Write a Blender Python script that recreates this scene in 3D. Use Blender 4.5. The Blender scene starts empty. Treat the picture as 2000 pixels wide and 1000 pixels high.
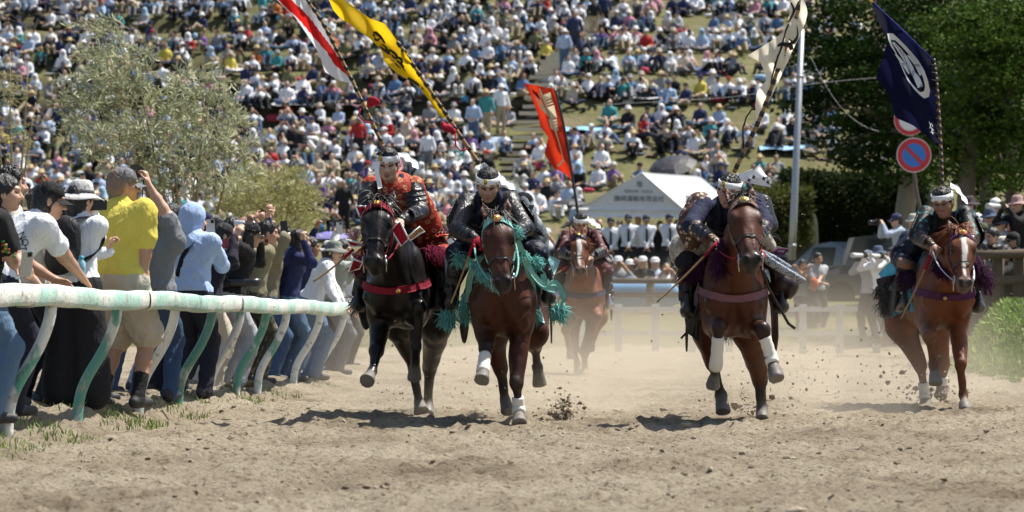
import bpy, bmesh, math, random
import numpy as np
from math import radians, sin, cos, pi
from mathutils import Vector, Matrix

SC = bpy.context.scene
COL = SC.collection
F, CH, HY = 8000.0, 0.93, 588.0          # lens in pixels of a 2000 px frame, eye height, horizon row

# ---------------------------------------------------------------- camera, sky, sun, exposure
cam_d = bpy.data.cameras.new('camera')
cam = bpy.data.objects.new('camera', cam_d)
COL.objects.link(cam)
cam.location = (0, 0, CH)
cam.rotation_euler = (radians(90), 0, 0)
cam_d.sensor_width = 36
cam_d.lens = 144
cam_d.shift_y = (HY - 500) / 2000
cam_d.clip_end = 2000
cam_d.dof.use_dof = True
cam_d.dof.focus_distance = 31.3
cam_d.dof.aperture_fstop = 5.6
SC.camera = cam

SUN_DIR = Vector((0.40, 0.20, 0.90)).normalized()      # towards the sun
elev = math.asin(SUN_DIR.z)
azim = math.atan2(SUN_DIR.x, SUN_DIR.y)
world = bpy.data.worlds.new('World')
SC.world = world
world.use_nodes = True
wn = world.node_tree
bgn = wn.nodes['Background']
sky = wn.nodes.new('ShaderNodeTexSky')
sky.sky_type = 'NISHITA'
sky.sun_disc = False
sky.sun_elevation = elev
sky.sun_rotation = azim
sky.dust_density = 1.5
wn.links.new(sky.outputs[0], bgn.inputs[0])
bgn.inputs[1].default_value = 0.085
sun_d = bpy.data.lights.new('sun', 'SUN')
sun_d.energy = 5.0
sun_d.angle = radians(0.53)
sun_d.color = (1.0, 0.95, 0.87)
sun = bpy.data.objects.new('sun', sun_d)
COL.objects.link(sun)
sun.rotation_euler = SUN_DIR.to_track_quat('Z', 'Y').to_euler()
SC.view_settings.view_transform = 'Standard'
SC.view_settings.look = 'None'
SC.view_settings.gamma = 1
SC.view_settings.exposure = 0.68
SC.cycles.max_bounces = 6
SC.cycles.diffuse_bounces = 3
SC.cycles.glossy_bounces = 2
SC.cycles.transparent_max_bounces = 12
SC.cycles.volume_bounces = 1
SC.cycles.use_denoising = True

# ---------------------------------------------------------------- helpers
rng = np.random.default_rng(7)
random.seed(7)

def A(*v): return np.array(v, float)
def J(px, py, Y): return A((px - 1000) * Y / F, Y, CH + (HY - py) * Y / F)
def un(v): return v / (np.linalg.norm(v) + 1e-12)

def hash3(i, j, k):
    n = (i * 374761393 + j * 668265263 + k * 2147483647 // 3 + 1013) & 0x7fffffff
    n = ((n ^ (n >> 13)) * 1274126177) & 0x7fffffff
    n = (n ^ (n >> 16)) & 0xffff
    return n / 65535.0

def vnoise(x, y, z=0.0):
    x, y, z = np.broadcast_arrays(np.asarray(x, float), y, z)
    i, j, k = np.floor(x).astype(np.int64), np.floor(y).astype(np.int64), np.floor(z).astype(np.int64)
    fx, fy, fz = x - i, y - j, z - k
    fx = fx * fx * (3 - 2 * fx); fy = fy * fy * (3 - 2 * fy); fz = fz * fz * (3 - 2 * fz)
    r = 0
    for a in (0, 1):
        for b in (0, 1):
            for c in (0, 1):
                r = r + hash3(i + a, j + b, k + c) * (fx if a else 1 - fx) * (fy if b else 1 - fy) * (fz if c else 1 - fz)
    return r - 0.5

# ---- materials
MATS = {}
def nodes(m): return m.node_tree.nodes, m.node_tree.links
def mat(name, col, rough=0.7, metal=0.0, var=0.15, vscale=8.0, bump=0.0, bscale=60.0, sheen=0.0, spec=0.5, col2=None, c2lo=0.5, c2hi=0.6, coat=0.0, stretch=None, trans=0.0):
    if name in MATS: return MATS[name]
    m = bpy.data.materials.new(name); m.use_nodes = True
    N, L = nodes(m); b = N['Principled BSDF']
    tc = N.new('ShaderNodeTexCoord'); mp = N.new('ShaderNodeMapping')
    L.new(tc.outputs['Object'], mp.inputs[0])
    if stretch: mp.inputs['Scale'].default_value = stretch
    nz = N.new('ShaderNodeTexNoise'); nz.inputs['Scale'].default_value = vscale; nz.inputs['Detail'].default_value = 5
    L.new(mp.outputs[0], nz.inputs['Vector'])
    mx = N.new('ShaderNodeMix'); mx.data_type = 'RGBA'
    c = col
    if col2 is None:
        mx.inputs[6].default_value = (c[0] * (1 - var), c[1] * (1 - var), c[2] * (1 - var), 1)
        mx.inputs[7].default_value = (min(1, c[0] * (1 + var)), min(1, c[1] * (1 + var)), min(1, c[2] * (1 + var)), 1)
        L.new(nz.outputs[0], mx.inputs[0])
    else:
        mr = N.new('ShaderNodeMapRange'); mr.inputs[1].default_value = c2lo; mr.inputs[2].default_value = c2hi
        L.new(nz.outputs[0], mr.inputs[0]); L.new(mr.outputs[0], mx.inputs[0])
        mx.inputs[6].default_value = (*c, 1); mx.inputs[7].default_value = (*col2, 1)
    L.new(mx.outputs[2], b.inputs['Base Color'])
    b.inputs['Roughness'].default_value = rough; b.inputs['Metallic'].default_value = metal
    b.inputs['Specular IOR Level'].default_value = spec
    if sheen: b.inputs['Sheen Weight'].default_value = sheen
    if coat: b.inputs['Coat Weight'].default_value = coat; b.inputs['Coat Roughness'].default_value = 0.15
    if bump:
        n2 = N.new('ShaderNodeTexNoise'); n2.inputs['Scale'].default_value = bscale; n2.inputs['Detail'].default_value = 3; n2.inputs['Distortion'].default_value = 1.2
        L.new(mp.outputs[0], n2.inputs['Vector'])
        bp = N.new('ShaderNodeBump'); bp.inputs['Strength'].default_value = bump; bp.inputs['Distance'].default_value = 0.03
        L.new(n2.outputs[0], bp.inputs['Height']); L.new(bp.outputs[0], b.inputs['Normal'])
    MATS[name] = m
    return m

def cloth(name, col, **k):
    k.setdefault('stretch', (1, 1, .5)); k.setdefault('rough', 0.85); k.setdefault('bump', 0.6); k.setdefault('bscale', 16); k.setdefault('var', 0.12); k.setdefault('spec', 0.25)
    return mat(name, col, **k)

def colmat(name, rough=0.6, spec=0.5, sheen=0.0, bump=0.0, bscale=80, var=0.2, vscale=14):
    if name in MATS: return MATS[name]
    m = bpy.data.materials.new(name); m.use_nodes = True
    N, L = nodes(m); b = N['Principled BSDF']
    at = N.new('ShaderNodeAttribute'); at.attribute_name = 'Col'
    tc = N.new('ShaderNodeTexCoord')
    nz = N.new('ShaderNodeTexNoise'); nz.inputs['Scale'].default_value = vscale; nz.inputs['Detail'].default_value = 6
    L.new(tc.outputs['Object'], nz.inputs['Vector'])
    mr = N.new('ShaderNodeMapRange'); mr.inputs[1].default_value = 0.3; mr.inputs[2].default_value = 0.7
    mr.inputs[3].default_value = 1 - var; mr.inputs[4].default_value = 1 + var
    L.new(nz.outputs[0], mr.inputs[0])
    mx = N.new('ShaderNodeVectorMath'); mx.operation = 'SCALE'
    L.new(at.outputs['Color'], mx.inputs[0]); L.new(mr.outputs[0], mx.inputs['Scale'])
    L.new(mx.outputs[0], b.inputs['Base Color'])
    b.inputs['Specular IOR Level'].default_value = spec
    rr = N.new('ShaderNodeMapRange'); rr.inputs[1].default_value = .3; rr.inputs[2].default_value = .7; rr.inputs[3].default_value = rough - .1; rr.inputs[4].default_value = min(1, rough + .2); L.new(nz.outputs[0], rr.inputs[0]); L.new(rr.outputs[0], b.inputs['Roughness'])
    if sheen: b.inputs['Sheen Weight'].default_value = sheen
    if bump:
        n2 = N.new('ShaderNodeTexNoise'); n2.inputs['Scale'].default_value = bscale
        L.new(tc.outputs['Object'], n2.inputs['Vector'])
        bp = N.new('ShaderNodeBump'); bp.inputs['Strength'].default_value = bump; bp.inputs['Distance'].default_value = 0.01
        L.new(n2.outputs[0], bp.inputs['Height']); L.new(bp.outputs[0], b.inputs['Normal'])
    MATS[name] = m
    return m

# ---- objects
def tag(o, label=None, cat=None, group=None, kind=None):
    if label: o['label'] = label
    if cat: o['category'] = cat
    if group: o['group'] = group
    if kind: o['kind'] = kind
    return o

def empty(name, loc, label=None, cat=None, group=None):
    o = bpy.data.objects.new(name, None); COL.objects.link(o)
    o.location = tuple(float(v) for v in loc); o.empty_display_size = 0.1
    return tag(o, label, cat, group)

def mk(name, V, Fc, mats, parent=None, midx=None, smooth=True, col=None, origin=None):
    """link one mesh object; V are world points, made local to the parent (or to origin)"""
    V = np.asarray(V, np.float32).reshape(-1, 3)
    me = bpy.data.meshes.new(name)
    off = np.zeros(3, np.float32)
    if parent is not None:
        p = parent
        while p is not None:
            off += np.array(p.location, np.float32); p = p.parent
    elif origin is not None:
        off = np.asarray(origin, np.float32)
    V = V - off
    if isinstance(Fc, np.ndarray) and Fc.ndim == 2:
        n = Fc.shape[1]; nf = len(Fc)
        me.vertices.add(len(V)); me.vertices.foreach_set('co', V.ravel())
        me.loops.add(nf * n); me.loops.foreach_set('vertex_index', Fc.ravel().astype(np.int32))
        me.polygons.add(nf)
        me.polygons.foreach_set('loop_start', np.arange(0, nf * n, n, dtype=np.int32))
        me.polygons.foreach_set('loop_total', np.full(nf, n, np.int32))
    else:
        me.from_pydata([tuple(map(float, v)) for v in V], [], [tuple(int(i) for i in f) for f in Fc])
        nf = len(me.polygons)
    if not isinstance(mats, (list, tuple)): mats = [mats]
    for m in mats: me.materials.append(m)
    if midx is not None: me.polygons.foreach_set('material_index', np.asarray(midx, np.int32))
    me.polygons.foreach_set('use_smooth', np.full(nf, bool(smooth)))
    if col is not None:
        at = me.color_attributes.new('Col', 'FLOAT_COLOR', 'POINT')
        c4 = np.ones((len(V), 4), np.float32); c4[:, :3] = col
        at.data.foreach_set('color', c4.ravel())
    me.update(calc_edges=True)
    me.validate()
    o = bpy.data.objects.new(name, me); COL.objects.link(o)
    if parent is not None: o.parent = parent
    elif origin is not None: o.location = tuple(float(v) for v in origin)
    return o

# ---- mesh pieces gathered into one list
class MB:
    def __init__(s): s.V = []; s.F = []; s.M = []; s.n = 0
    def add(s, V, Fc, m=0):
        V = np.asarray(V, float).reshape(-1, 3)
        s.V.append(V)
        for f in Fc: s.F.append(tuple(int(i) + s.n for i in f)); s.M.append(m)
        s.n += len(V); return s
    def box(s, c, size, ax=None, m=0):
        R = np.eye(3) if ax is None else np.asarray(ax)
        h = np.asarray(size, float) / 2
        V = [np.asarray(c) + R[0] * h[0] * sx + R[1] * h[1] * sy + R[2] * h[2] * sz for sx in (-1, 1) for sy in (-1, 1) for sz in (-1, 1)]
        return s.add(V, [(0, 1, 3, 2), (4, 6, 7, 5), (0, 4, 5, 1), (2, 3, 7, 6), (0, 2, 6, 4), (1, 5, 7, 3)], m)
    def tube(s, pts, r, n=8, m=0, cap=True, flat=None):
        pts = np.asarray(pts, float); k = len(pts)
        rs = np.full(k, r) if np.isscalar(r) else np.asarray(r)
        T = np.gradient(pts, axis=0); T /= np.linalg.norm(T, axis=1)[:, None] + 1e-9
        up = A(0, 0, 1) if abs(T[0][2]) < 0.9 else A(1, 0, 0)
        U = np.cross(T[0], up); U = un(U); V = []
        for i in range(k):
            U = un(U - T[i] * (U @ T[i])); B = np.cross(T[i], U)
            for q in range(n):
                a = 2 * pi * q / n
                V.append(pts[i] + (U * cos(a) + B * sin(a) * (flat or 1)) * rs[i])
        Fc = [(i * n + q, i * n + (q + 1) % n, (i + 1) * n + (q + 1) % n, (i + 1) * n + q) for i in range(k - 1) for q in range(n)]
        if cap: Fc += [tuple(range(n - 1, -1, -1)), tuple((k - 1) * n + q for q in range(n))]
        return s.add(V, Fc, m)
    def lathe(s, prof, c, ax=None, n=20, m=0, sq=(1, 1)):
        R = np.eye(3) if ax is None else np.asarray(ax)
        V = []
        for (r, z) in prof:
            for q in range(n):
                a = 2 * pi * q / n
                V.append(np.asarray(c) + R[0] * cos(a) * r * sq[0] + R[1] * sin(a) * r * sq[1] + R[2] * z)
        Fc = [(i * n + q, i * n + (q + 1) % n, (i + 1) * n + (q + 1) % n, (i + 1) * n + q) for i in range(len(prof) - 1) for q in range(n)]
        return s.add(V, Fc, m)
    def grid(s, P, m=0):
        P = np.asarray(P); a, b = P.shape[:2]
        Fc = [(i * b + j, i * b + j + 1, (i + 1) * b + j + 1, (i + 1) * b + j) for i in range(a - 1) for j in range(b - 1)]
        return s.add(P.reshape(-1, 3), Fc, m)
    def sheet(s, P, th, m=0):
        """a grid of points given thickness th along its normals"""
        P = np.asarray(P, float); a, b = P.shape[:2]
        du = np.gradient(P, axis=0); dv = np.gradient(P, axis=1)
        N = np.cross(du, dv); N /= np.linalg.norm(N, axis=2)[..., None] + 1e-9
        Q = P + N * th
        V = np.concatenate([P.reshape(-1, 3), Q.reshape(-1, 3)]); o = a * b
        Fc = []
        for i in range(a - 1):
            for j in range(b - 1):
                f = (i * b + j, i * b + j + 1, (i + 1) * b + j + 1, (i + 1) * b + j)
                Fc.append(f[::-1]); Fc.append(tuple(x + o for x in f))
        rim = [(i, 0) for i in range(a)] + [(a - 1, j) for j in range(1, b)] + [(i, b - 1) for i in range(a - 2, -1, -1)] + [(0, j) for j in range(b - 2, 0, -1)]
        R = [i * b + j for i, j in rim]
        for q in range(len(R)):
            x, y = R[q], R[(q + 1) % len(R)]
            Fc.append((x, y, y + o, x + o))
        return s.add(V, Fc, m)
    def build(s, name, mats, parent=None, smooth=True, origin=None):
        return mk(name, np.concatenate(s.V), s.F, mats, parent, s.M, smooth, origin=origin)

# ---- signed-distance modelling: smooth unions of cones and ellipsoids, meshed with surface nets
class Shape:
    def __init__(s): s.P = []
    def cone(s, a, b, r1, r2=None, m=0, k=0.03, flat=None, cut=None, op=1):
        a = np.asarray(a, float); b = np.asarray(b, float); r2 = r1 if r2 is None else r2
        lo = np.minimum(a - r1, b - r2); hi = np.maximum(a + r1, b + r2)
        s.P.append(('c', a, b, r1, r2, flat, cut, m, k, op, lo, hi)); return s
    def ell(s, c, r, R=None, m=0, k=0.03, op=1):
        c = np.asarray(c, float); r = np.asarray(r, float)
        R = np.eye(3) if R is None else np.asarray(R, float)
        e = np.sqrt(((R * r[:, None]) ** 2).sum(0))
        s.P.append(('e', c, r, R, None, None, None, m, k, op, c - e, c + e)); return s
    def plane(s, p, n, k=0.005):               # keep the side against n
        s.P.append(('p', np.asarray(p, float), un(np.asarray(n, float)), None, None, None, None, 0, k, -2, None, None)); return s

def pdist(p, x, y, z):
    if p[0] == 'c':
        a, b, r1, r2, flat, cut = p[1:7]
        dx, dy, dz = x - a[0], y - a[1], z - a[2]
        ba = b - a
        if flat is not None:
            n, q = flat
            t = (dx * n[0] + dy * n[1] + dz * n[2]) * (q - 1)
            dx, dy, dz = dx + t * n[0], dy + t * n[1], dz + t * n[2]
            ba = ba + (ba @ n) * (q - 1) * n
        L = ba @ ba + 1e-12
        h = np.clip((dx * ba[0] + dy * ba[1] + dz * ba[2]) / L, 0, 1)
        d = np.sqrt((dx - ba[0] * h) ** 2 + (dy - ba[1] * h) ** 2 + (dz - ba[2] * h) ** 2) - (r1 + (r2 - r1) * h)
        if cut is not None:
            cp, cn = cut
            d = np.maximum(d, (x - cp[0]) * cn[0] + (y - cp[1]) * cn[1] + (z - cp[2]) * cn[2])
        return d
    if p[0] == 'e':
        c, r, R = p[1:4]
        dx, dy, dz = x - c[0], y - c[1], z - c[2]
        u = dx * R[0][0] + dy * R[0][1] + dz * R[0][2]
        v = dx * R[1][0] + dy * R[1][1] + dz * R[1][2]
        w = dx * R[2][0] + dy * R[2][1] + dz * R[2][2]
        k0 = np.sqrt((u / r[0]) ** 2 + (v / r[1]) ** 2 + (w / r[2]) ** 2) + 1e-6
        k1 = np.sqrt((u / r[0] ** 2) ** 2 + (v / r[1] ** 2) ** 2 + (w / r[2] ** 2) ** 2) + 1e-6
        return k0 * (k0 - 1) / k1
    a, n = p[1], p[2]
    return (x - a[0]) * n[0] + (y - a[1]) * n[1] + (z - a[2]) * n[2]

def comb(D, d, k, op):
    if op == 1:
        h = np.maximum(k - np.abs(D - d), 0) / k
        return np.minimum(D, d) - h * h * k * 0.25
    if op == -1: d = -d
    h = np.maximum(k - np.abs(D - d), 0) / k
    return np.maximum(D, d) + h * h * k * 0.25

def seval(S, pts):
    x, y, z = pts[:, 0], pts[:, 1], pts[:, 2]
    D = np.full(len(pts), 9.0)
    for p in S.P: D = comb(D, pdist(p, x, y, z), p[8], p[9])
    return D

def sgrad(S, pts, e=0.004):
    g = np.stack([seval(S, pts + v) - seval(S, pts - v) for v in np.eye(3) * e], 1)
    return g / (np.linalg.norm(g, axis=1)[:, None] + 1e-9)

def near(S, pts, pad=.3):
    lo, hi = pts.min(0) - pad, pts.max(0) + pad; T = Shape()
    T.P = [p for p in S.P if p[10] is None or ((p[10] <= hi).all() and (p[11] >= lo).all())]
    return T

def project(S, pts, off=0.0, it=4):
    pts = np.array(pts, float); S = near(S, pts)
    for _ in range(it):
        d = seval(S, pts) - off
        pts = pts - sgrad(S, pts) * np.clip(d, -0.1, 0.1)[:, None]
    return pts

EDG = [(0, 1), (2, 3), (4, 5), (6, 7), (0, 2), (1, 3), (4, 6), (5, 7), (0, 4), (1, 5), (2, 6), (3, 7)]
CRN = np.array([(i, j, k) for i in (0, 1) for j in (0, 1) for k in (0, 1)])
def surface(S, h):
    adds = [p for p in S.P if p[9] == 1]
    lo = np.min([p[10] for p in adds], 0) - 3 * h; hi = np.max([p[11] for p in adds], 0) + 3 * h
    n = np.ceil((hi - lo) / h).astype(int) + 1
    gx = (lo[0] + h * np.arange(n[0]))[:, None, None].astype(np.float32)
    gy = (lo[1] + h * np.arange(n[1]))[None, :, None].astype(np.float32)
    gz = (lo[2] + h * np.arange(n[2]))[None, None, :].astype(np.float32)
    D = np.full(tuple(n), 1.0, np.float32)
    for p in S.P:
        if p[10] is None:
            D = comb(D, pdist(p, gx, gy, gz), p[8], p[9]).astype(np.float32); continue
        pad = p[8] * 1.2 + 3 * h
        i0 = np.maximum(np.floor((p[10] - pad - lo) / h).astype(int), 0)
        i1 = np.minimum(np.ceil((p[11] + pad - lo) / h).astype(int) + 1, n)
        if (i1 <= i0).any(): continue
        sl = tuple(slice(a, b) for a, b in zip(i0, i1))
        d = pdist(p, gx[sl[0]], gy[:, sl[1]], gz[:, :, sl[2]])
        D[sl] = comb(D[sl], d, p[8], p[9])
    ins = D < 0
    c = np.zeros(tuple(n - 1), np.int8)
    for (a, b, e) in CRN: c += ins[a:n[0] - 1 + a, b:n[1] - 1 + b, e:n[2] - 1 + e]
    act = (c > 0) & (c < 8)
    ijk = np.argwhere(act)
    cv = np.stack([D[ijk[:, 0] + a, ijk[:, 1] + b, ijk[:, 2] + e] for (a, b, e) in CRN], 1)
    acc = np.zeros((len(ijk), 3)); cnt = np.zeros(len(ijk))
    for (e0, e1) in EDG:
        v0, v1 = cv[:, e0], cv[:, e1]
        msk = (v0 < 0) != (v1 < 0)
        t = np.where(msk, v0 / np.where(msk, v0 - v1, 1), 0)
        pt = CRN[e0] + t[:, None] * (CRN[e1] - CRN[e0])
        acc += pt * msk[:, None]; cnt += msk
    V = (ijk + acc / np.maximum(cnt, 1)[:, None]) * h + lo
    idx = np.full(tuple(n - 1), -1, np.int64); idx[act] = np.arange(len(ijk))
    Q = []
    for ax in range(3):
        s0 = [slice(None)] * 3; s1 = [slice(None)] * 3
        s0[ax] = slice(0, n[ax] - 1); s1[ax] = slice(1, n[ax])
        ch = ins[tuple(s0)] != ins[tuple(s1)]
        e = np.argwhere(ch)
        b1, b2 = (ax + 1) % 3, (ax + 2) % 3
        e = e[(e[:, b1] > 0) & (e[:, b2] > 0) & (e[:, b1] < n[b1] - 1) & (e[:, b2] < n[b2] - 1)]
        def g(o1, o2):
            q = e.copy(); q[:, b1] -= o1; q[:, b2] -= o2
            return idx[q[:, 0], q[:, 1], q[:, 2]]
        q = np.stack([g(1, 1), g(0, 1), g(0, 0), g(1, 0)], 1)
        inn = ins[e[:, 0], e[:, 1], e[:, 2]]
        q[~inn] = q[~inn][:, ::-1]
        Q.append(q)
    Q = np.concatenate(Q)
    Q = Q[(Q >= 0).all(1)]
    return V, Q

def prim_ids(S, pts):
    best = np.full(len(pts), 99.0); mid = np.zeros(len(pts), np.int32)
    for p in S.P:
        if p[9] != 1: continue
        d = pdist(p, pts[:, 0], pts[:, 1], pts[:, 2])
        w = d < best; best[w] = d[w]; mid[w] = p[7]
    return mid

def vnormals(V, Q):
    n = np.cross(V[Q[:, 2]] - V[Q[:, 0]], V[Q[:, 3]] - V[Q[:, 1]])
    N = np.zeros_like(V)
    for c in range(4): np.add.at(N, Q[:, c], n)
    return N / (np.linalg.norm(N, axis=1)[:, None] + 1e-12)

def relax(V, Q, n=1, w=0.5):
    for _ in range(n):
        acc = np.zeros_like(V); cnt = np.zeros(len(V))
        for c in range(4):
            np.add.at(acc, Q[:, c], V[Q[:, (c + 1) % 4]]); np.add.at(cnt, Q[:, c], 1)
        V = V * (1 - w) + w * acc / np.maximum(cnt, 1)[:, None]
    return V

def folds(V, Q, amt, msk=None, sc=(9, 9, 5), seed=0.0):
    """long creases running in a few directions, as in hanging cloth"""
    N = vnormals(V, Q); d = np.zeros(len(V))
    for i, (dr, al, ac, w) in enumerate((((.35, .15, .92), .32, 1.25, 1.0), ((-.55, .2, .81), .36, 1.5, .8), ((.8, .3, .52), .4, 2.2, .45))):
        dr = un(A(*dr)); e1 = un(np.cross(dr, A(0, 1, .1))); e2 = np.cross(dr, e1)
        x, y, z = V @ dr * sc[2] * al + seed + i * 7.7, V @ e1 * sc[0] * ac, V @ e2 * sc[1] * ac
        wv = vnoise(x * 1.7 + 3, y * .5, z * .5) * .9
        r = 1 - 2 * np.abs(vnoise(x, y + wv, z + wv)); gate = np.clip(vnoise(x * .9 + 11, y * .35, z * .35) + .62, 0, 1)
        d += (np.maximum(r, 0) ** 2.2 - .38) * w * gate
    d *= amt
    if msk is not None: d = d * msk
    return V + N * d[:, None]

def sdf_obj(name, S, h, mats, parent=None, col=None, fold=0.0, fsc=(9, 9, 5), smooth=True, rel=1, origin=None, fold_ids=None):
    V, Q = surface(S, h)
    if rel: V = relax(V, Q, rel)
    fc = V[Q].mean(1)
    mid = prim_ids(S, fc)
    if fold:
        msk = None
        if fold_ids is not None: msk = np.isin(prim_ids(S, V), fold_ids).astype(float)
        V = folds(V, Q, fold, msk, fsc, seed=float(abs(V[0, 0] * 7)))
    C = col(V, S) if col else None
    return mk(name, V, Q, mats, parent, mid if len(mats if isinstance(mats, (list, tuple)) else [0]) > 1 else None, smooth, C, origin)

def strap(name, S, pts, width, mats, parent, off=0.006, th=0.006, n=28, closed=False, lift=0.0):
    """a flat band that hugs the surface of S along pts"""
    pts = np.asarray(pts, float)
    if S is not None: S = near(S, pts, .2)
    if closed: pts = np.concatenate([pts, pts[:1]])
    t = np.linspace(0, len(pts) - 1, n)
    i = np.clip(np.floor(t).astype(int), 0, len(pts) - 2); f = (t - i)[:, None]
    def g(q): return pts[np.clip(q, 0, len(pts) - 1)]
    p0, p1, p2, p3 = g(i - 1), g(i), g(i + 1), g(i + 2)
    c = 0.5 * ((2 * p1) + (-p0 + p2) * f + (2 * p0 - 5 * p1 + 4 * p2 - p3) * f ** 2 + (-p0 + 3 * p1 - 3 * p2 + p3) * f ** 3)
    c = project(S, c, off) if S is not None else c
    T = np.gradient(c, axis=0); T /= np.linalg.norm(T, axis=1)[:, None]
    N = sgrad(S, c) if S is not None else np.cross(T, np.cross(A(0, -1, 0), T))
    N /= np.linalg.norm(N, axis=1)[:, None] + 1e-9
    B = np.cross(T, N)
    rows = []
    for w in (-0.5, -0.25, 0, 0.25, 0.5):
        q = c + B * (w * width)
        if S is not None: q = project(S, q, off, 2)
        rows.append(q)
    P = np.stack(rows, 1)
    m = MB(); m.sheet(P, th)
    V = m.V[0]
    # make sure the thickness goes outwards
    mid = (P[n // 2, 2]); out = V[len(V) // 2 + (n // 2) * 5 + 2] - mid
    if out @ N[n // 2] < 0:
        m = MB(); m.sheet(P[:, ::-1], th)
    return m.build(name, mats, parent)

def strands(roots, dirs, length, r0, n=5, wav=0.15, grav=0.5, sides=3, seed=0):
    g = np.random.default_rng(seed); mb_V = []; mb_F = []; o = 0
    for R, d in zip(roots, dirs):
        L = length * g.uniform(.7, 1.15); p = np.array(R, float); v = un(np.array(d, float)); pts = [p]
        jit = g.normal(0, wav, 3)
        for q in range(n - 1):
            v = un(v + A(0, 0, -1) * grav / n + jit / n + g.normal(0, wav, 3) * .5)
            p = p + v * L / (n - 1); pts.append(p)
        pts = np.array(pts); U = un(np.cross(v, A(.3, .7, .2))); B = np.cross(v, U)
        rr = r0 * np.linspace(1, .25, n)
        for i in range(n):
            for q in range(sides):
                a = 2 * pi * q / sides
                mb_V.append(pts[i] + (U * cos(a) + B * sin(a)) * rr[i])
        for i in range(n - 1):
            for q in range(sides):
                mb_F.append((o + i * sides + q, o + i * sides + (q + 1) % sides, o + (i + 1) * sides + (q + 1) % sides, o + (i + 1) * sides + q))
        o += n * sides
    return np.array(mb_V), np.array(mb_F)

def text_mesh(body, size):
    cu = bpy.data.curves.new('txt', 'FONT'); cu.body = body; cu.size = size; cu.align_x = 'CENTER'; cu.align_y = 'CENTER'
    cu.resolution_u = 3
    ob = bpy.data.objects.new('txt', cu); COL.objects.link(ob)
    dg = bpy.context.evaluated_depsgraph_get()
    me = bpy.data.meshes.new_from_object(ob.evaluated_get(dg))
    V = np.array([v.co[:] for v in me.vertices]); Fc = [tuple(p.vertices) for p in me.polygons]
    bpy.data.objects.remove(ob); bpy.data.curves.remove(cu); bpy.data.meshes.remove(me)
    return V, Fc
# ================================================================ terrain
def sst(a, b, x):
    t = np.clip((x - a) / (b - a), 0, 1); return t * t * (3 - 2 * t)

HILL = np.array([(70, 0.0), (74, 0.0), (82, 0.75), (96, 1.35), (108, 2.0), (118, 2.67), (124, 3.84), (133, 4.89), (145, 8.87), (168, 12.86), (190, 16.3), (240, 24.0), (320, 30.0), (700, 34.0)])
STAIR = lambda Y: (1005 + (Y - 133) * 5.3 - 1000) * Y / F          # centre line of the hill steps
def railX(Y): return -4.36 + 0.0585 * Y
def ground_z(X, Y):
    X = np.asarray(X, float); Y = np.asarray(Y, float)
    base = np.interp(Y, HILL[:, 0], HILL[:, 1])
    # terraces left of the steps
    tl = sst(1.5, -1.5, X - STAIR(Y)) * sst(137, 141, Y)
    st = 1.15
    q = base / st; fr = q - np.floor(q)
    ter = (np.floor(q) + sst(0.68, 0.98, fr)) * st
    base = base * (1 - tl) + ter * tl
    base = base + vnoise(X * .25, Y * .25) * 0.25 * sst(80, 120, Y)
    # bank on the right of the track
    bank = sst(44.5, 54.0, Y) * 0.85 * sst(-.25, .6, X - (4.95 + (Y - 46) * .125)) * sst(76, 70, Y)
    # spectators' verge on the left
    verge = (0.20 - 0.08 * np.clip((Y - 24) / 16, 0, 1.2)) * sst(.30, -.25, X - (railX(Y) - 0.25)) * sst(75, 50, Y)
    return base + bank + verge

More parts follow.
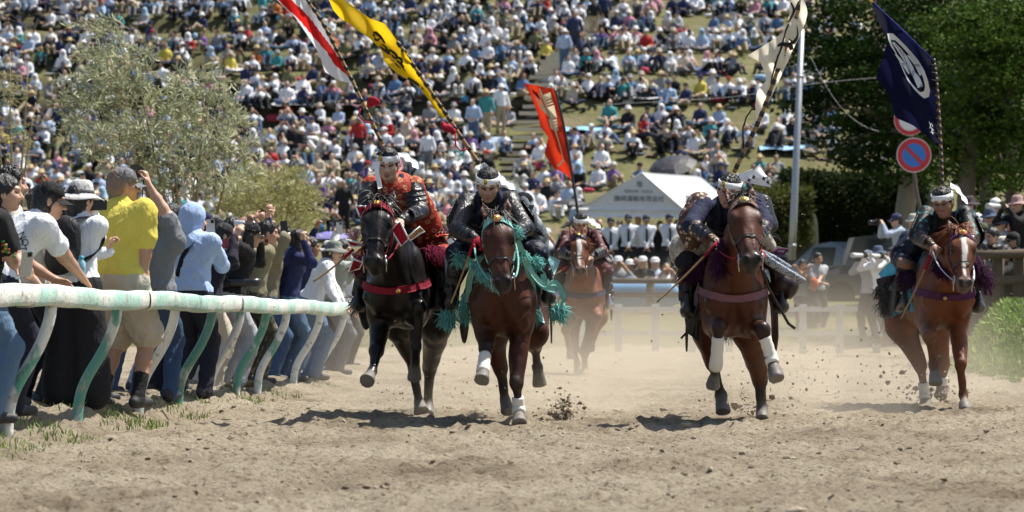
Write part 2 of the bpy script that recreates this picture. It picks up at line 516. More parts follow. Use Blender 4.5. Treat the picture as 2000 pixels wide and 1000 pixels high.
dirt_col = (0.50, 0.425, 0.325)
def make_ground_mats():
    # dirt
    m = bpy.data.materials.new('dirt'); m.use_nodes = True; N, L = nodes(m); b = N['Principled BSDF']
    tc = N.new('ShaderNodeTexCoord')
    def noise(sc, det=6, rough=.6, vec=None):
        n = N.new('ShaderNodeTexNoise'); n.inputs['Scale'].default_value = sc; n.inputs['Detail'].default_value = det; n.inputs['Roughness'].default_value = rough
        L.new(tc.outputs['Object'] if vec is None else vec, n.inputs['Vector']); return n
    def ramp(src, stops):
        r = N.new('ShaderNodeValToRGB'); L.new(src, r.inputs[0])
        while len(r.color_ramp.elements) < len(stops): r.color_ramp.elements.new(0.5)
        for e, (p, c) in zip(r.color_ramp.elements, stops): e.position = p; e.color = (*c, 1)
        return r
    mp = N.new('ShaderNodeMapping'); mp.inputs['Scale'].default_value = (1, .55, 1); L.new(tc.outputs['Object'], mp.inputs[0])
    n1 = noise(.7, 8, .68, mp.outputs[0])
    r1 = ramp(n1.outputs[0], [(.33, (.225, .178, .122)), (.44, (.365, .305, .222)), (.54, (.445, .38, .282)), (.68, (.495, .43, .327))])
    n2 = noise(28, 5, .7)
    r2 = ramp(n2.outputs[0], [(.36, (.42, .38, .33)), (.47, (.92, .91, .9)), (.6, (1.05, 1.05, 1.03)), (.75, (1.25, 1.24, 1.2))])  # sand grain tone; the dark end also paints small shadows between grains
    mx = N.new('ShaderNodeMix'); mx.data_type = 'RGBA'; mx.blend_type = 'MULTIPLY'; mx.inputs[0].default_value = 1
    L.new(r1.outputs[0], mx.inputs[6]); L.new(r2.outputs[0], mx.inputs[7])
    L.new(mx.outputs[2], b.inputs['Base Color']); b.inputs['Roughness'].default_value = .95; b.inputs['Specular IOR Level'].default_value = .1
    n3 = noise(55, 6, .7); bp = N.new('ShaderNodeBump'); bp.inputs['Strength'].default_value = 1.0; bp.inputs['Distance'].default_value = .05
    L.new(n3.outputs[0], bp.inputs['Height']); L.new(bp.outputs[0], b.inputs['Normal'])
    MATS['dirt'] = m
    # hillside turf: dry and green grass over soil
    m = bpy.data.materials.new('turf'); m.use_nodes = True; N, L = nodes(m); b = N['Principled BSDF']
    tc = N.new('ShaderNodeTexCoord')
    n1 = noise(.35, 8, .6); n2 = noise(4.0, 6, .7)
    r1 = ramp(n1.outputs[0], [(.32, (.21, .17, .11)), (.46, (.135, .13, .06)), (.58, (.155, .152, .07)), (.70, (.235, .195, .12))])
    r2 = ramp(n2.outputs[0], [(.3, (.6, .6, .55)), (.55, (1, 1, 1)), (.75, (1.25, 1.2, 1.1))])
    mx = N.new('ShaderNodeMix'); mx.data_type = 'RGBA'; mx.blend_type = 'MULTIPLY'; mx.inputs[0].default_value = 1
    L.new(r1.outputs[0], mx.inputs[6]); L.new(r2.outputs[0], mx.inputs[7])
    # steep risers of the terraces are bare dark soil and timber
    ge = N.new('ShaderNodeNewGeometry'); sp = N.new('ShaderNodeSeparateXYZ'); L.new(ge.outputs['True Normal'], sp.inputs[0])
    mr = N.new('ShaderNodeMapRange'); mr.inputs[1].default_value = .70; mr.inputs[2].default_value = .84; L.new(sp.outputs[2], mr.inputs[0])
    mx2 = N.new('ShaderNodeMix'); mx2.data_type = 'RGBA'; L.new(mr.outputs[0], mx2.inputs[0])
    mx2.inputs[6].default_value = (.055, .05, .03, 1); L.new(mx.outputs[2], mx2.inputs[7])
    L.new(mx2.outputs[2], b.inputs['Base Color']); b.inputs['Roughness'].default_value = .95; b.inputs['Specular IOR Level'].default_value = .1
    n3 = noise(9, 6, .7); bp = N.new('ShaderNodeBump'); bp.inputs['Strength'].default_value = .6; bp.inputs['Distance'].default_value = .15
    L.new(n3.outputs[0], bp.inputs['Height']); L.new(bp.outputs[0], b.inputs['Normal'])
    MATS['turf'] = m
make_ground_mats()

def sheet_grid(name, xs, ys, zf, m, kind='structure', label=None, cat=None):
    Xg, Yg = np.meshgrid(xs, ys, indexing='ij'); Z = zf(Xg, Yg)
    V = np.stack([Xg, Yg, Z], -1).reshape(-1, 3)
    a, b = Xg.shape; i, j = np.meshgrid(np.arange(a - 1), np.arange(b - 1), indexing='ij'); i = i.ravel(); j = j.ravel()
    Q = np.stack([i * b + j, (i + 1) * b + j, (i + 1) * b + j + 1, i * b + j + 1], 1)
    o = mk(name, V, Q, m); tag(o, label, cat, None, kind); return o

ys = np.concatenate([np.linspace(-40, 60, 60), np.arange(60.5, 116, 1.0), np.arange(116, 190, .3), np.linspace(191, 700, 40)])
xs = np.concatenate([np.linspace(-300, -32, 30), np.arange(-31, 31, .7), np.linspace(32, 300, 30)])
sheet_grid('ground', xs, ys, lambda x, y: ground_z(x, y) - 0.045 - .25 * (y < 59), MATS['turf'], label='grassy terraced hillside and infield beyond the racetrack', cat='ground')

def track_z(X, Y):
    z = ground_z(X, Y)
    z = z + vnoise(X * .9, Y * .6, 3) * .07 + vnoise(X * 3.1, Y * 2.2, 9) * .055 + vnoise(X * 8.0, Y * 6, 1) * .03
    r = vnoise(X * 17, Y * 13, 5); z = z + np.maximum(r, 0) * .045 + vnoise(X * 13, Y * 11, 8) * .03 + np.maximum(vnoise(X * 10, Y * 8, 12) - .15, 0) * .10
    r = vnoise(X * 5 + 40, Y * 4, 7); z = z - np.maximum(r - .16, 0) * .22          # hoof prints
    return z
sheet_grid('dirt_track', np.arange(-4.6, 6.8, .035), np.concatenate([np.arange(16.5, 24, .03), np.arange(24, 40, .045)]), track_z, MATS['dirt'], label='churned pale brown sand of the racetrack under the horses', cat='track')
sheet_grid('dirt_track_far', np.arange(-9, 10, .16), np.arange(39.9, 75.2, .2), lambda x, y: track_z(x, y) + .004 * (y > 40.2) - .004, MATS['dirt'], label='far stretch of sandy racetrack fading into the dust', cat='track')
sheet_grid('dirt_verge', np.concatenate([np.arange(-20, -4.57, .3), [-4.56]]), np.arange(16.5, 41, .3), lambda x, y: ground_z(x, y), MATS['turf'], label='worn grass strip where spectators stand behind the rail', cat='ground')
# ================================================================ horses
hoof_m = mat('hoof_horn', (.13, .12, .11), rough=.55, var=.3, vscale=30, bump=.2)
eye_m = mat('eye_dark', (.006, .005, .004), rough=.08, var=0)
wrap_m = cloth('leg_wrap_white', (.74, .70, .62), bump=.2)
hair_black = mat('mane_black', (.012, .010, .010), rough=.5, var=.3)
hair_ginger = mat('mane_ginger', (.22, .075, .028), rough=.55, var=.3)
leather_m = mat('black_leather', (.018, .016, .016), rough=.38, var=.3, bump=.15)
iron_m = mat('bit_steel', (.45, .45, .46), rough=.3, metal=1, var=.1)
gold_m = mat('gold_emblem', (.62, .40, .08), rough=.35, metal=.7, var=.25, vscale=60)

def coat_mat(name, rough):
    return colmat(name, rough=rough, spec=.30, sheen=.0, bump=.22, bscale=50, var=.34, vscale=6)

def horse(h):
    Y0, yaw, dz, sc = h['Y0'], radians(h['yaw']), h.get('dz', 0), h.get('sc', 1.0)
    X0 = (h['x'] - 1000) * (Y0 + .3) / F
    bk = A(sin(yaw), cos(yaw), 0); rt = A(cos(yaw), -sin(yaw), 0); up = A(0, 0, 1)
    O = A(X0, Y0, 0) - bk * 0.0 + A(0, 0, 0)
    O = A(X0, Y0 + .3, 0) - bk * .3
    def W(s, b, u): return O + rt * s * sc + bk * b * sc + up * (u * sc + dz)
    def K(px, py, dy): return J(px, py, Y0 + dy)
    Rb = np.array([rt, bk, up])
    S = Shape(); body = 0
    # trunk
    S.ell(W(0, .30, 1.07), A(.205, .34, .33) * sc, Rb, 0, .05)
    S.ell(W(0, .82, 1.05), A(.24, .62, .325) * sc, Rb, 0, .10)
    S.ell(W(0, 1.40, 1.14), A(.235, .40, .28) * sc, Rb, 0, .10)
    S.ell(W(0, .48, 1.36), A(.085, .32, .15) * sc, Rb, 0, .10)
    for s in (-1, 1):
        S.ell(W(s * .098, .06, 1.00), A(.098, .11, .17) * sc, Rb, 0, .05)
        S.ell(W(s * .158, .22, 1.10), A(.070, .15, .27) * sc, Rb, 0, .035)
        S.cone(W(s * .185, .06, .98), W(s * .11, .30, 1.32), .045 * sc, .03 * sc, 0, .04)
        S.cone(W(s * .19, .42, .90), W(s * .215, .44, 1.2), .02, .02, 0, .05, op=-1)
        S.ell(W(s * .13, 1.48, .98), A(.115, .23, .33) * sc, Rb, 0, .08)
        S.ell(W(s * .136, .16, .88), A(.085, .10, .12) * sc, Rb, 0, .03)
    S.cone(W(0, -.07, 1.12), W(0, .02, .80), .022, .03, 0, .05, op=-1)
    # neck
    poll = K(*h['poll']); nose = K(*h['nose'])
    a = un(nose - poll)
    hs = h.get('hs', np.linalg.norm(nose - poll) / .53)
    tw = radians(h.get('tilt', 0))
    r = rt * cos(tw) + up * sin(tw); r = un(r - a * (r @ a)); u = np.cross(r, a)
    if u[1] > 0: u = -u
    u = un(u); r = np.cross(a, u)
    if r @ rt < 0: r = -r
    Rh = np.array([r, a, u])
    def Hd(al, fu, s): return poll + (a * al + u * fu + r * s * 1.1) * hs
    nb = W(0, .42, 1.34); thr = Hd(.10, -.14, 0)
    S.cone(W(0, .36, 1.22), Hd(.05, -.10, 0), .205 * sc, .10 * hs, 0, .09, flat=(un(rt), 1.28))
    S.cone(nb, Hd(.02, -.04, 0), .12 * sc, .075 * hs, 0, .07, flat=(un(rt), 1.5))
    S.cone(W(0, .16, 1.08), thr, .185 * sc, .09 * hs, 0, .09, flat=(un(rt), 1.2))
    nb_neck = len(S.P)
    # head
    def E(al, fu, s, ra, ru, rs, m=0, k=.03, op=1): S.ell(Hd(al, fu, s), A(rs * 1.1, ra, ru) * hs, Rh, m, k * hs, op)
    E(.07, -.015, 0, .135, .095, .09)
    E(.18, -.005, 0, .15, .092, .098)
    E(.20, -.10, .045, .15, .095, .052); E(.20, -.10, -.045, .15, .095, .052)
    S.cone(Hd(.16, .01, 0), Hd(.47, -.005, 0), .082 * hs, .056 * hs, 0, .05)
    S.cone(Hd(.22, -.08, 0), Hd(.50, -.06, 0), .075 * hs, .05 * hs, 0, .05)
    E(.515, -.03, 0, .075, .07, .064, 2)
    E(.535, -.085, 0, .05, .035, .045, 2)
    for s in (-1, 1): S.cone(Hd(.24, .0, s * .098), Hd(.40, -.02, s * .066), .014 * hs, .008 * hs, 0, .015); S.cone(Hd(.30, .062, s * .03), Hd(.46, .045, s * .028), .012 * hs, .009 * hs, 0, .02); S.cone(Hd(.33, -.05, s * .085), Hd(.44, -.07, s * .07), .012 * hs, .01 * hs, 0, .03, op=-1)
    for s in (-1, 1):
        E(.17, .055, s * .075, .05, .028, .028, 0, .03)
        E(.535, .02, s * .038, .035, .03, .024, 2, .02)
        E(.55, .03, s * .04, .022, .018, .012, 3, .01, -1)
        E(.205, .035, s * .092, .024, .02, .014, 4, .008)
        ear0, ear1 = Hd(-.01, -.02, s * .06), Hd(-.195, h.get('ear', -.03), s * .088)
        S.cone(ear0, ear0 * .5 + ear1 * .5, .032 * hs, .036 * hs, 0, .02, flat=(u, 1.5))
        S.cone(ear0 * .5 + ear1 * .5, ear1, .036 * hs, .007 * hs, 0, .02, flat=(u, 1.5))
        S.cone(ear0 * .7 + ear1 * .3 + u * .022 * hs, ear0 * .2 + ear1 * .8 + u * .02 * hs, .018 * hs, .008 * hs, 3, .01, op=-1)
    # legs
    legs = {}
    def leg(key, top, mid, kn, fe, ho, hind):
        kn, fe, ho = K(*kn), K(*fe), K(*ho)
        if hind:
            S.cone(top, mid, .17 * sc, .125 * sc, 0, .10); S.cone(mid, kn, .115 * sc, .062 * sc, 0, .06)
            bkd = un(kn - fe); S.ell(kn + bk * .015 + up * .03, (.043, .06, .07), None, 1, .03)
            S.cone(kn, fe, .043, .036, 1, .03)
        else:
            S.cone(top, mid, .13 * sc, .105 * sc, 0, .07); S.cone(mid, kn, .095 * sc, .052 * sc, 0, .05)
            fq = un(kn - mid); S.ell(mid * .6 + kn * .4 - bk * .02, A(.062, .066, .13) * sc, None, 0, .03); S.ell(mid * .72 + kn * .28 + bk * .02 + (mid - W(0, .3, .84)) * .16, A(.05, .06, .12) * sc, None, 0, .03)
            S.ell(kn - bk * .008, (.05, .052, .062), None, 1, .02)
            S.cone(kn, fe, .038, .034, 1, .03)
        pd = un(ho - fe); S.ell(fe, (.042, .046, .045), None, 1, .025)
        hl = .085
        top_h = ho - pd * hl
        S.cone(fe, top_h, .037, .04, 1, .02)
        # horn capsule: flares to a flat sole
        cp = ho; S.cone(top_h + pd * .006, ho + pd * .03, .050, .068, 5, .012, cut=(cp, pd))
        legs[key] = (kn, fe, ho, pd)
    leg('FL', W(-.128, .26, 1.0), W(-.132, .30, .84), *h['FL'], False)
    leg('FR', W(.128, .26, 1.0), W(.132, .30, .84), *h['FR'], False)
    leg('HL', W(-.13, 1.45, 1.0), W(-.16, 1.22, .76), *h['HL'], True)
    leg('HR', W(.13, 1.45, 1.0), W(.16, 1.22, .76), *h['HR'], True)
    c_body, c_dark, c_muz = A(*h['coat']), A(*h['points']), A(*h['muzzle'])
    def col(V, S):
        nv = len(V); acc = np.zeros((nv, 3)); wt = np.zeros(nv)
        for p in S.P:
            if p[9] != 1: continue
            d = pdist(p, V[:, 0], V[:, 1], V[:, 2]); w = np.exp(-np.maximum(d + .01, 0) / .016)
            cc = {0: c_body, 1: c_dark, 2: c_muz, 4: A(.006, .005, .004), 5: A(.17, .155, .14)}.get(p[7], c_body)
            if p[7] in (4, 5): w = w * 2.5
            acc += w[:, None] * cc; wt += w
        C = acc / wt[:, None]
        rel = V - poll; al = rel @ a / hs; fu = rel @ u / hs; sd = rel @ r / hs
        if h.get('blaze'):
            bw = h['blaze'] * (1 - .5 * np.abs(al - .2) / .3)
            w = sst(0, .008, bw - np.abs(sd + .006 * np.sin(al * 20))) * sst(.0, .03, al - .03) * sst(.51, .47, al) * (fu > .01)
            C = C * (1 - w[:, None]) + w[:, None] * A(.72, .68, .62)
        nos = ((al > .525) & (fu > .0) & (np.abs(np.abs(sd) - .04) < .02))
        C[nos] *= .35
        # sand-dusted shanks
        du = sst(.55, .05, V[:, 2]) * h.get('dusty', .06) * (1 + 1.2 * vnoise(V[:, 0] * 20, V[:, 1] * 20, V[:, 2] * 20))
        C = C * (1 - du[:, None]) + du[:, None] * A(.36, .30, .22)
        return C
    root = empty('horse', W(0, .8, 0) * A(1, 1, 0), h['label'], 'horse', 'galloping horses')
    V, Q = surface(S, .0125); V = relax(V, Q, 2)
    # veins and muscle unevenness
    N = vnormals(V, Q); V = V + N * (vnoise(V[:, 0] * 7, V[:, 1] * 7, V[:, 2] * 6) * .016 + vnoise(V[:, 0] * 17, V[:, 1] * 17, V[:, 2] * 12, ) * .007)[:, None]
    fc = V[Q].mean(1); pid = prim_ids(S, fc)
    mi = np.where(pid == 4, 1, np.where(pid == 5, 2, 0))
    mk('body', V, Q, [h['mat'], eye_m, colmat('hoof_coat', rough=.6, bump=.15, bscale=50)], root, mi, True, col(V, S))
    # mane, forelock and tail
    g = np.random.default_rng(h['seed'])
    t = g.uniform(.12, 1, 330)[:, None]
    crest = Hd(-.02, -.10, 0) * t + W(0, .45, 1.50) * (1 - t)
    roots = project(S, crest + up * .06, -.004); roots = roots + g.normal(0, .008, roots.shape)
    dirs = bk * .7 + up * .25 + rt * h.get('mane_dir', .5) + g.normal(0, .18, roots.shape)
    Vm, Fm = strands(roots, dirs, .20, .009, 6, .12, 1.6, 3, h['seed'])
    mk('mane', Vm, Fm, h['hair'], root)
    roots = np.array([Hd(-.04 + g.uniform(-.04, .05), g.uniform(-.05, .03), g.uniform(-.045, .045)) for _ in range(150)])
    dirs = u * .35 + up * .35 + a * .25 + g.normal(0, .28, roots.shape)
    Vm, Fm = strands(roots, dirs, h.get('fore', .15), .0075, 6, .12, 2.2, 3, h['seed'] + 1)
    mk('forelock', Vm, Fm, h['hair'], root)
    tb = W(0, 1.78, 1.22)
    roots = tb + g.normal(0, .03, (200, 3)); dirs = bk * .9 - up * .5 + rt * h.get('tail_dir', 0) + g.normal(0, .12, roots.shape)
    Vm, Fm = strands(roots, dirs, .55, .009, 6, .12, 1.8, 3, h['seed'] + 2)
    mk('tail', Vm, Fm, h['hair'], root)
    # leg wraps
    for key, f0, f1 in h.get('wraps', []):
        kn, fe, ho, pd = legs[key]
        m = MB(); tt = np.linspace(f0, min(f1, 1), 7); pts = [kn * (1 - q) + fe * q for q in tt]
        rs = [.045 + .004 * (i % 2) for i in range(7)]
        if f1 > 1: pts += [fe + pd * .035, fe + pd * .06]; rs[-1] = .052; rs += [.053, .048]
        m.tube(pts, rs, 14); m.build('leg_wrap', wrap_m, root)
    h.update(S=S, W=W, Hd=Hd, root=root, O=O, rt=rt, bk=bk, hs=hs, r=r, a=a, u=u, K=K, legs=legs, Rh=Rh, Rb=Rb)
    return h

def emblem(parent, c, n, upv, w, ring_m, gold=gold_m):
    n = un(n); upv = un(upv - n * (upv @ n)); s = np.cross(upv, n)
    m = MB(); ax = np.array([s, upv, n])
    m.lathe([(0, .012), (w * .45, .012), (w * .62, .008), (w * .66, 0)], c, ax, 16, 0, (1.1, .85))
    m.lathe([(0, .022), (w * .2, .02), (w * .40, .013)], c, ax, 10, 1, (1, 1))
    for q in range(5):
        an = q * 2 * pi / 5
        m.lathe([(0, .021), (w * .1, .018), (w * .15, .013)], c + s * cos(an) * w * .3 + upv * sin(an) * w * .24, ax, 8, 1)
    return m.build('emblem', [ring_m, gold], parent)

def tack(h, band, band2=None, collar=None, emb=True, bw=.065):
    S, Hd, W, root, hs, u, a = h['S'], h['Hd'], h['W'], h['root'], h['hs'], h['u'], h['a']
    band2 = band2 or band
    br = strap('bridle', S, [Hd(.17, -.07, -.115), Hd(.10, .02, -.11), Hd(.05, .085, -.06), Hd(.045, .10, 0), Hd(.05, .085, .06), Hd(.10, .02, .11), Hd(.17, -.07, .115)], bw * hs, band, root, .008, .006, 34)
    for s in (-1, 1):
        strap('cheek_strap', S, [Hd(.08, .03, s * .112), Hd(.2, -.03, s * .12), Hd(.33, -.05, s * .09), Hd(.45, -.05, s * .075)], .038 * hs, band2, root, .008, .005, 20)
        m = MB(); c = Hd(.475, -.045, s * .076); R = np.array([h['a'], h['u'], h['r'] * s])
        th = np.linspace(0, 2 * pi, 15); m.tube([c + R[0] * cos(q) * .035 + R[1] * sin(q) * .035 for q in th], .006, 6)
        m.tube([c, c + a * .07 - u * .06], .006, 6); m.tube([c, c - h['r'] * s * .06], .007, 6)
        m.build('bit_ring', iron_m, root)
    strap('noseband', S, [Hd(.38, -.1, -.05), Hd(.37, -.03, -.085), Hd(.36, .06, -.04), Hd(.36, .07, .04), Hd(.37, -.03, .085), Hd(.38, -.1, .05)], .018 * hs, leather_m, root, .006, .004, 26)
    if emb:
        c = project(S, Hd(.045, .10, 0)[None], .015)[0]
        emblem(root, c, sgrad(S, c[None])[0], -a, .055 * hs, h.get('emb_ring', band))
    if collar:
        m, zc = collar
        b = strap('breast_collar', S, [W(-.30, .42, zc + .10), W(-.24, .16, zc + .04), W(-.12, -.06, zc), W(0, -.1, zc - .02), W(.12, -.06, zc), W(.24, .16, zc + .04), W(.30, .42, zc + .10)], .058, m, root, .012, .008, 44)
        if h.get('collar_emb'):
            c = project(S, W(h['collar_emb'], -.05, zc)[None], .02)[0]
            emblem(root, c, sgrad(S, c[None])[0], A(0, 0, 1), .042, m)

def seat(h, cloth_m, flap_m=None, flap_z=.62, cloth_z=.78):
    """saddle, saddle cloth, hanging flaps"""
    W, S, root = h['W'], h['S'], h['root']
    flap_m = flap_m or leather_m
    sd = Shape()
    sd.ell(W(0, .80, 1.44), (.2, .26, .055), h['Rb'], 0, .04); sd.ell(W(0, .56, 1.50), (.12, .05, .1), h['Rb'], 0, .05); sd.ell(W(0, 1.02, 1.5), (.17, .045, .11), h['Rb'], 0, .05)
    sdf_obj('saddle', sd, .018, [leather_m], root)
    th = np.linspace(-1, 1, 15)
    P = []
    for b in np.linspace(.50, 1.12, 7):
        row = []
        for t in th:
            an = t * 2.05
            row.append(W(.36 * sin(an) * (1 + .06 * sin(b * 9)), b, 1.05 + .42 * cos(an)))
        P.append(row)
    m = MB(); m.sheet(project(S, np.array(P).reshape(-1, 3), .016, 5).reshape(7, 15, 3), .01); m.build('saddle_cloth', cloth_m, root)
    for s in (-1, 1):
        P = []
        for i, b in enumerate(np.linspace(.52, .98, 7)):
            row = []
            for q in np.linspace(0, 1, 9):
                zz = 1.32 - q * (1.32 - flap_z - .12 * abs(i - 3) / 3 * (abs(i - 3) / 3))
                row.append(W(s * (.19 + .135 * sin(min(q * 2.2, pi / 2)) + .02 * q - .05 * (b - .52)), b + .04 * q, zz))
            P.append(row)
        m = MB(); m.sheet(P if s < 0 else P[::-1], .012); m.build('saddle_flap', flap_m, root)

def reins(h, m, hands):
    for s, hd in zip((-1, 1), hands):
        p0 = h['Hd'](.47, -.05, s * .085); p3 = hd
        t = np.linspace(0, 1, 12)[:, None]; sag = A(0, 0, -.02) * (4 * t * (1 - t)) + h['rt'] * s * .03 * (4 * t * (1 - t))
        mb = MB(); mb.tube(p0 * (1 - t) + p3 * t + sag, .008, 6, flat=.5); mb.build('rein', m, h['root'])

def stirrup(h, c, s, m, slip=None):
    """cup stirrup that curls round the toe, with its hanging strap"""
    Sx = Shape(); f = -h['bk']; R = h['Rb']
    Sx.ell(c + f * .06, (.062, .10, .055), R, 0, .03); Sx.ell(c - f * .09 - A(0, 0, .035), (.052, .12, .02), R, 0, .03)
    Sx.cone(c + f * .13 + A(0, 0, .03), c + f * .11 + A(0, 0, .13), .03, .015, 0, .03)
    Sx.ell(c - f * .07 + A(0, 0, .045), (.047, .13, .05), R, 0, .02, -1)
    o = sdf_obj('stirrup', Sx, .011, [m], h['root'])
    mb = MB(); mb.tube([c + f * .11 + A(0, 0, .13), (c + h['W'](s * .3, .65, 1.2)) / 2 + h['rt'] * s * .03, h['W'](s * .25, .68, 1.36)], .016, 6, flat=.4); mb.build('stirrup_leather', leather_m, h['root'])

def tassel(h, c, m, L=.14, n=150, r=.05, spread=.8, d=None, seed=0, name='tassel', r0=.0045, parent=None):
    g = np.random.default_rng(seed); d = A(0, -.25, -1) if d is None else d
    roots = c + g.normal(0, r * .5, (n, 3)); dirs = d + g.normal(0, spread, (n, 3))
    Vm, Fm = strands(roots, dirs, L, r0, 5, .35, .7, 3, seed)
    return mk(name, Vm, Fm, m, parent or h['root'])

def fringe(h, pts, m, L=.14, n=260, seed=0, r0=.0045, d=None, name='fringe', spread=.35):
    g = np.random.default_rng(seed); pts = np.asarray(pts, float)
    t = g.uniform(0, len(pts) - 1.001, n); i = t.astype(int); f = (t - i)[:, None]
    roots = pts[i] * (1 - f) + pts[i + 1] * f + g.normal(0, .012, (n, 3))
    dirs = (A(0, -.3, -1) if d is None else d) + g.normal(0, spread, (n, 3))
    Vm, Fm = strands(roots, dirs, L, r0, 5, .35, .6, 3, seed)
    return mk(name, Vm, Fm, m, h['root'])

BAY = dict(coat=(.052, .0145, .0055), points=(.012, .010, .010), muzzle=(.022, .017, .016), hair=hair_black)
H1 = horse(dict(Y0=31.6, x=777, yaw=8, dz=-.02, seed=1, poll=(741, 404, -.42), nose=(729, 512, -.76), tilt=2,
    FL=((736, 684, -.02), (727, 726, -.20), (716, 745, -.33)), FR=((820, 600, -.10), (813, 679, -.04), (809, 741, .10)),
    HL=((800, 694, 1.42), (819, 786, 1.50), (824, 806, 1.42)), HR=((840, 718, 1.72), (836, 790, 1.72), (834, 812, 1.64)),
    coat=(.0085, .0062, .0055), points=(.0075, .0065, .0065), muzzle=(.016, .013, .013), hair=hair_black, mat=coat_mat('coat_black', .34), mane_dir=.3,
    label='glossy black horse with crimson bridle and collar, nearest the rail', collar_emb=.06, fore=.19, dusty=.05))
H2 = horse(dict(Y0=31.0, x=983, yaw=4, dz=-.08, seed=2, poll=(970, 428, -.40), nose=(982, 552, -.66), tilt=-1,
    FL=((949, 680, -.05), (944, 718, -.22), (940, 744, -.33)), FR=((1009, 748, .10), (1013, 798, .16), (1015, 829, .02)),
    HL=((977, 719, 1.35), (988, 782, 1.45), (993, 806, 1.38)), HR=((1044, 676, 1.50), (1050, 717, 1.68), (1055, 754, 1.72)),
    **BAY, mat=coat_mat('coat_bay', .46), wraps=[('FL', .35, 1.2), ('FR', .55, 1.5)], mane_dir=-.3,
    label='dark bay horse with turquoise bridle and turquoise tassels', fore=.16))
H3 = horse(dict(Y0=30.7, x=1432, yaw=1, dz=-.08, seed=3, poll=(1450, 398, -.42), nose=(1468, 508, -.78), tilt=-3,
    FL=((1404, 640, -.15), (1399, 708, -.05), (1392, 757, .08)), FR=((1489, 644, -.15), (1506, 698, -.12), (1517, 741, -.22)),
    HL=((1393, 711, 1.30), (1408, 772, 1.45), (1412, 806, 1.36)), HR=((1484, 742, 1.50), (1488, 800, 1.52), (1488, 821, 1.44)),
    **{**BAY, 'coat': (.072, .0185, .0062)}, mat=coat_mat('coat_red_bay', .46), wraps=[('FL', .25, 1.25), ('FR', .2, 1.3)], mane_dir=.5,
    label='red bay horse with brown bridle and dusty pink breast band', fore=.13))
H5 = horse(dict(Y0=34.5, x=1840, yaw=-7, dz=-.05, seed=5, poll=(1876, 458, -.38), nose=(1884, 552, -.66), tilt=0,
    FL=((1814, 656, -.10), (1823, 712, 0), (1828, 752, -.06)), FR=((1876, 711, -.05), (1882, 770, .02), (1886, 804, -.10)),
    HL=((1798, 714, 1.20), (1806, 770, 1.25), (1809, 797, 1.18)), HR=((1841, 711, 1.35), (1840, 757, 1.45), (1837, 776, 1.40)),
    coat=(.135, .038, .0115), points=(.12, .036, .013), muzzle=(.10, .072, .058), hair=hair_ginger, blaze=.03, mat=coat_mat('coat_chestnut', .5),
    wraps=[('HL', .6, 1.4), ('HR', .5, 1.2)], mane_dir=-.4, label='chestnut horse with white blaze and purple bridle, at the far right', fore=.13, collar_emb=-.06))
H4 = horse(dict(Y0=50.6, x=1140, yaw=2, dz=-.02, seed=4, poll=(1130, 462, -.42), nose=(1133, 528, -.72), tilt=0,
    FL=((1104, 645, -.05), (1112, 675, .15), (1116, 700, .2)), FR=((1168, 618, -.2), (1159, 658, -.12), (1153, 684, 0)),
    HL=((1120, 680, 1.3), (1128, 712, 1.5), (1130, 730, 1.45)), HR=((1142, 689, 1.3), (1143, 722, 1.4), (1143, 737, 1.3)),
    coat=(.165, .055, .019), points=(.22, .085, .035), muzzle=(.10, .07, .055), hair=hair_ginger, blaze=.034, mat=MATS['coat_chestnut'],
    label='light chestnut horse with white blaze galloping behind the others in the dust', fore=.1))
# ================================================================ people
SKIN = [mat('skin_light', (.56, .34, .235), rough=.5, var=.1, vscale=20, bump=.05), mat('skin_tan', (.43, .24, .155), rough=.5, var=.12, vscale=20, bump=.05), mat('skin_deep', (.29, .145, .09), rough=.5, var=.12, vscale=20, bump=.05)]
HAIR = mat('hair_black', (.012, .010, .009), rough=.42, var=.3, bump=.5, bscale=45, stretch=(1, 1, .2))
HAIRB = mat('hair_brown', (.045, .026, .016), rough=.45, var=.3, bump=.5, bscale=45, stretch=(1, 1, .2))
LIP = mat('lip', (.33, .17, .13), rough=.45, var=.05)
BROW = mat('brow', (.05, .034, .027), rough=.6, var=.1)
SHOE = mat('shoe_dark', (.03, .03, .033), rough=.6)

def ik(a, b, l1, l2, hint):
    d = b - a; L = np.linalg.norm(d); L2 = max(min(L, (l1 + l2) * .995), .24); b = a + d / (L + 1e-9) * L2; d = un(d)
    x = (l1 * l1 - l2 * l2 + L2 * L2) / (2 * L2); h2 = max(l1 * l1 - x * x, 0)
    n = un(hint - d * (hint @ d)); return a + d * x + n * math.sqrt(h2), b

def frame(yaw, pitch=0, roll=0):
    """f points where the face looks: yaw 0 = towards +X (right), 90 = away (+Y); pitch down positive"""
    y, p, r = radians(yaw), radians(pitch), radians(roll)
    f = A(cos(y) * cos(p), sin(y) * cos(p), -sin(p)); rt = A(sin(y), -cos(y), 0); u = np.cross(rt, f)
    rt2 = rt * cos(r) - u * sin(r); u2 = u * cos(r) + rt * sin(r)
    return f, rt2, u2

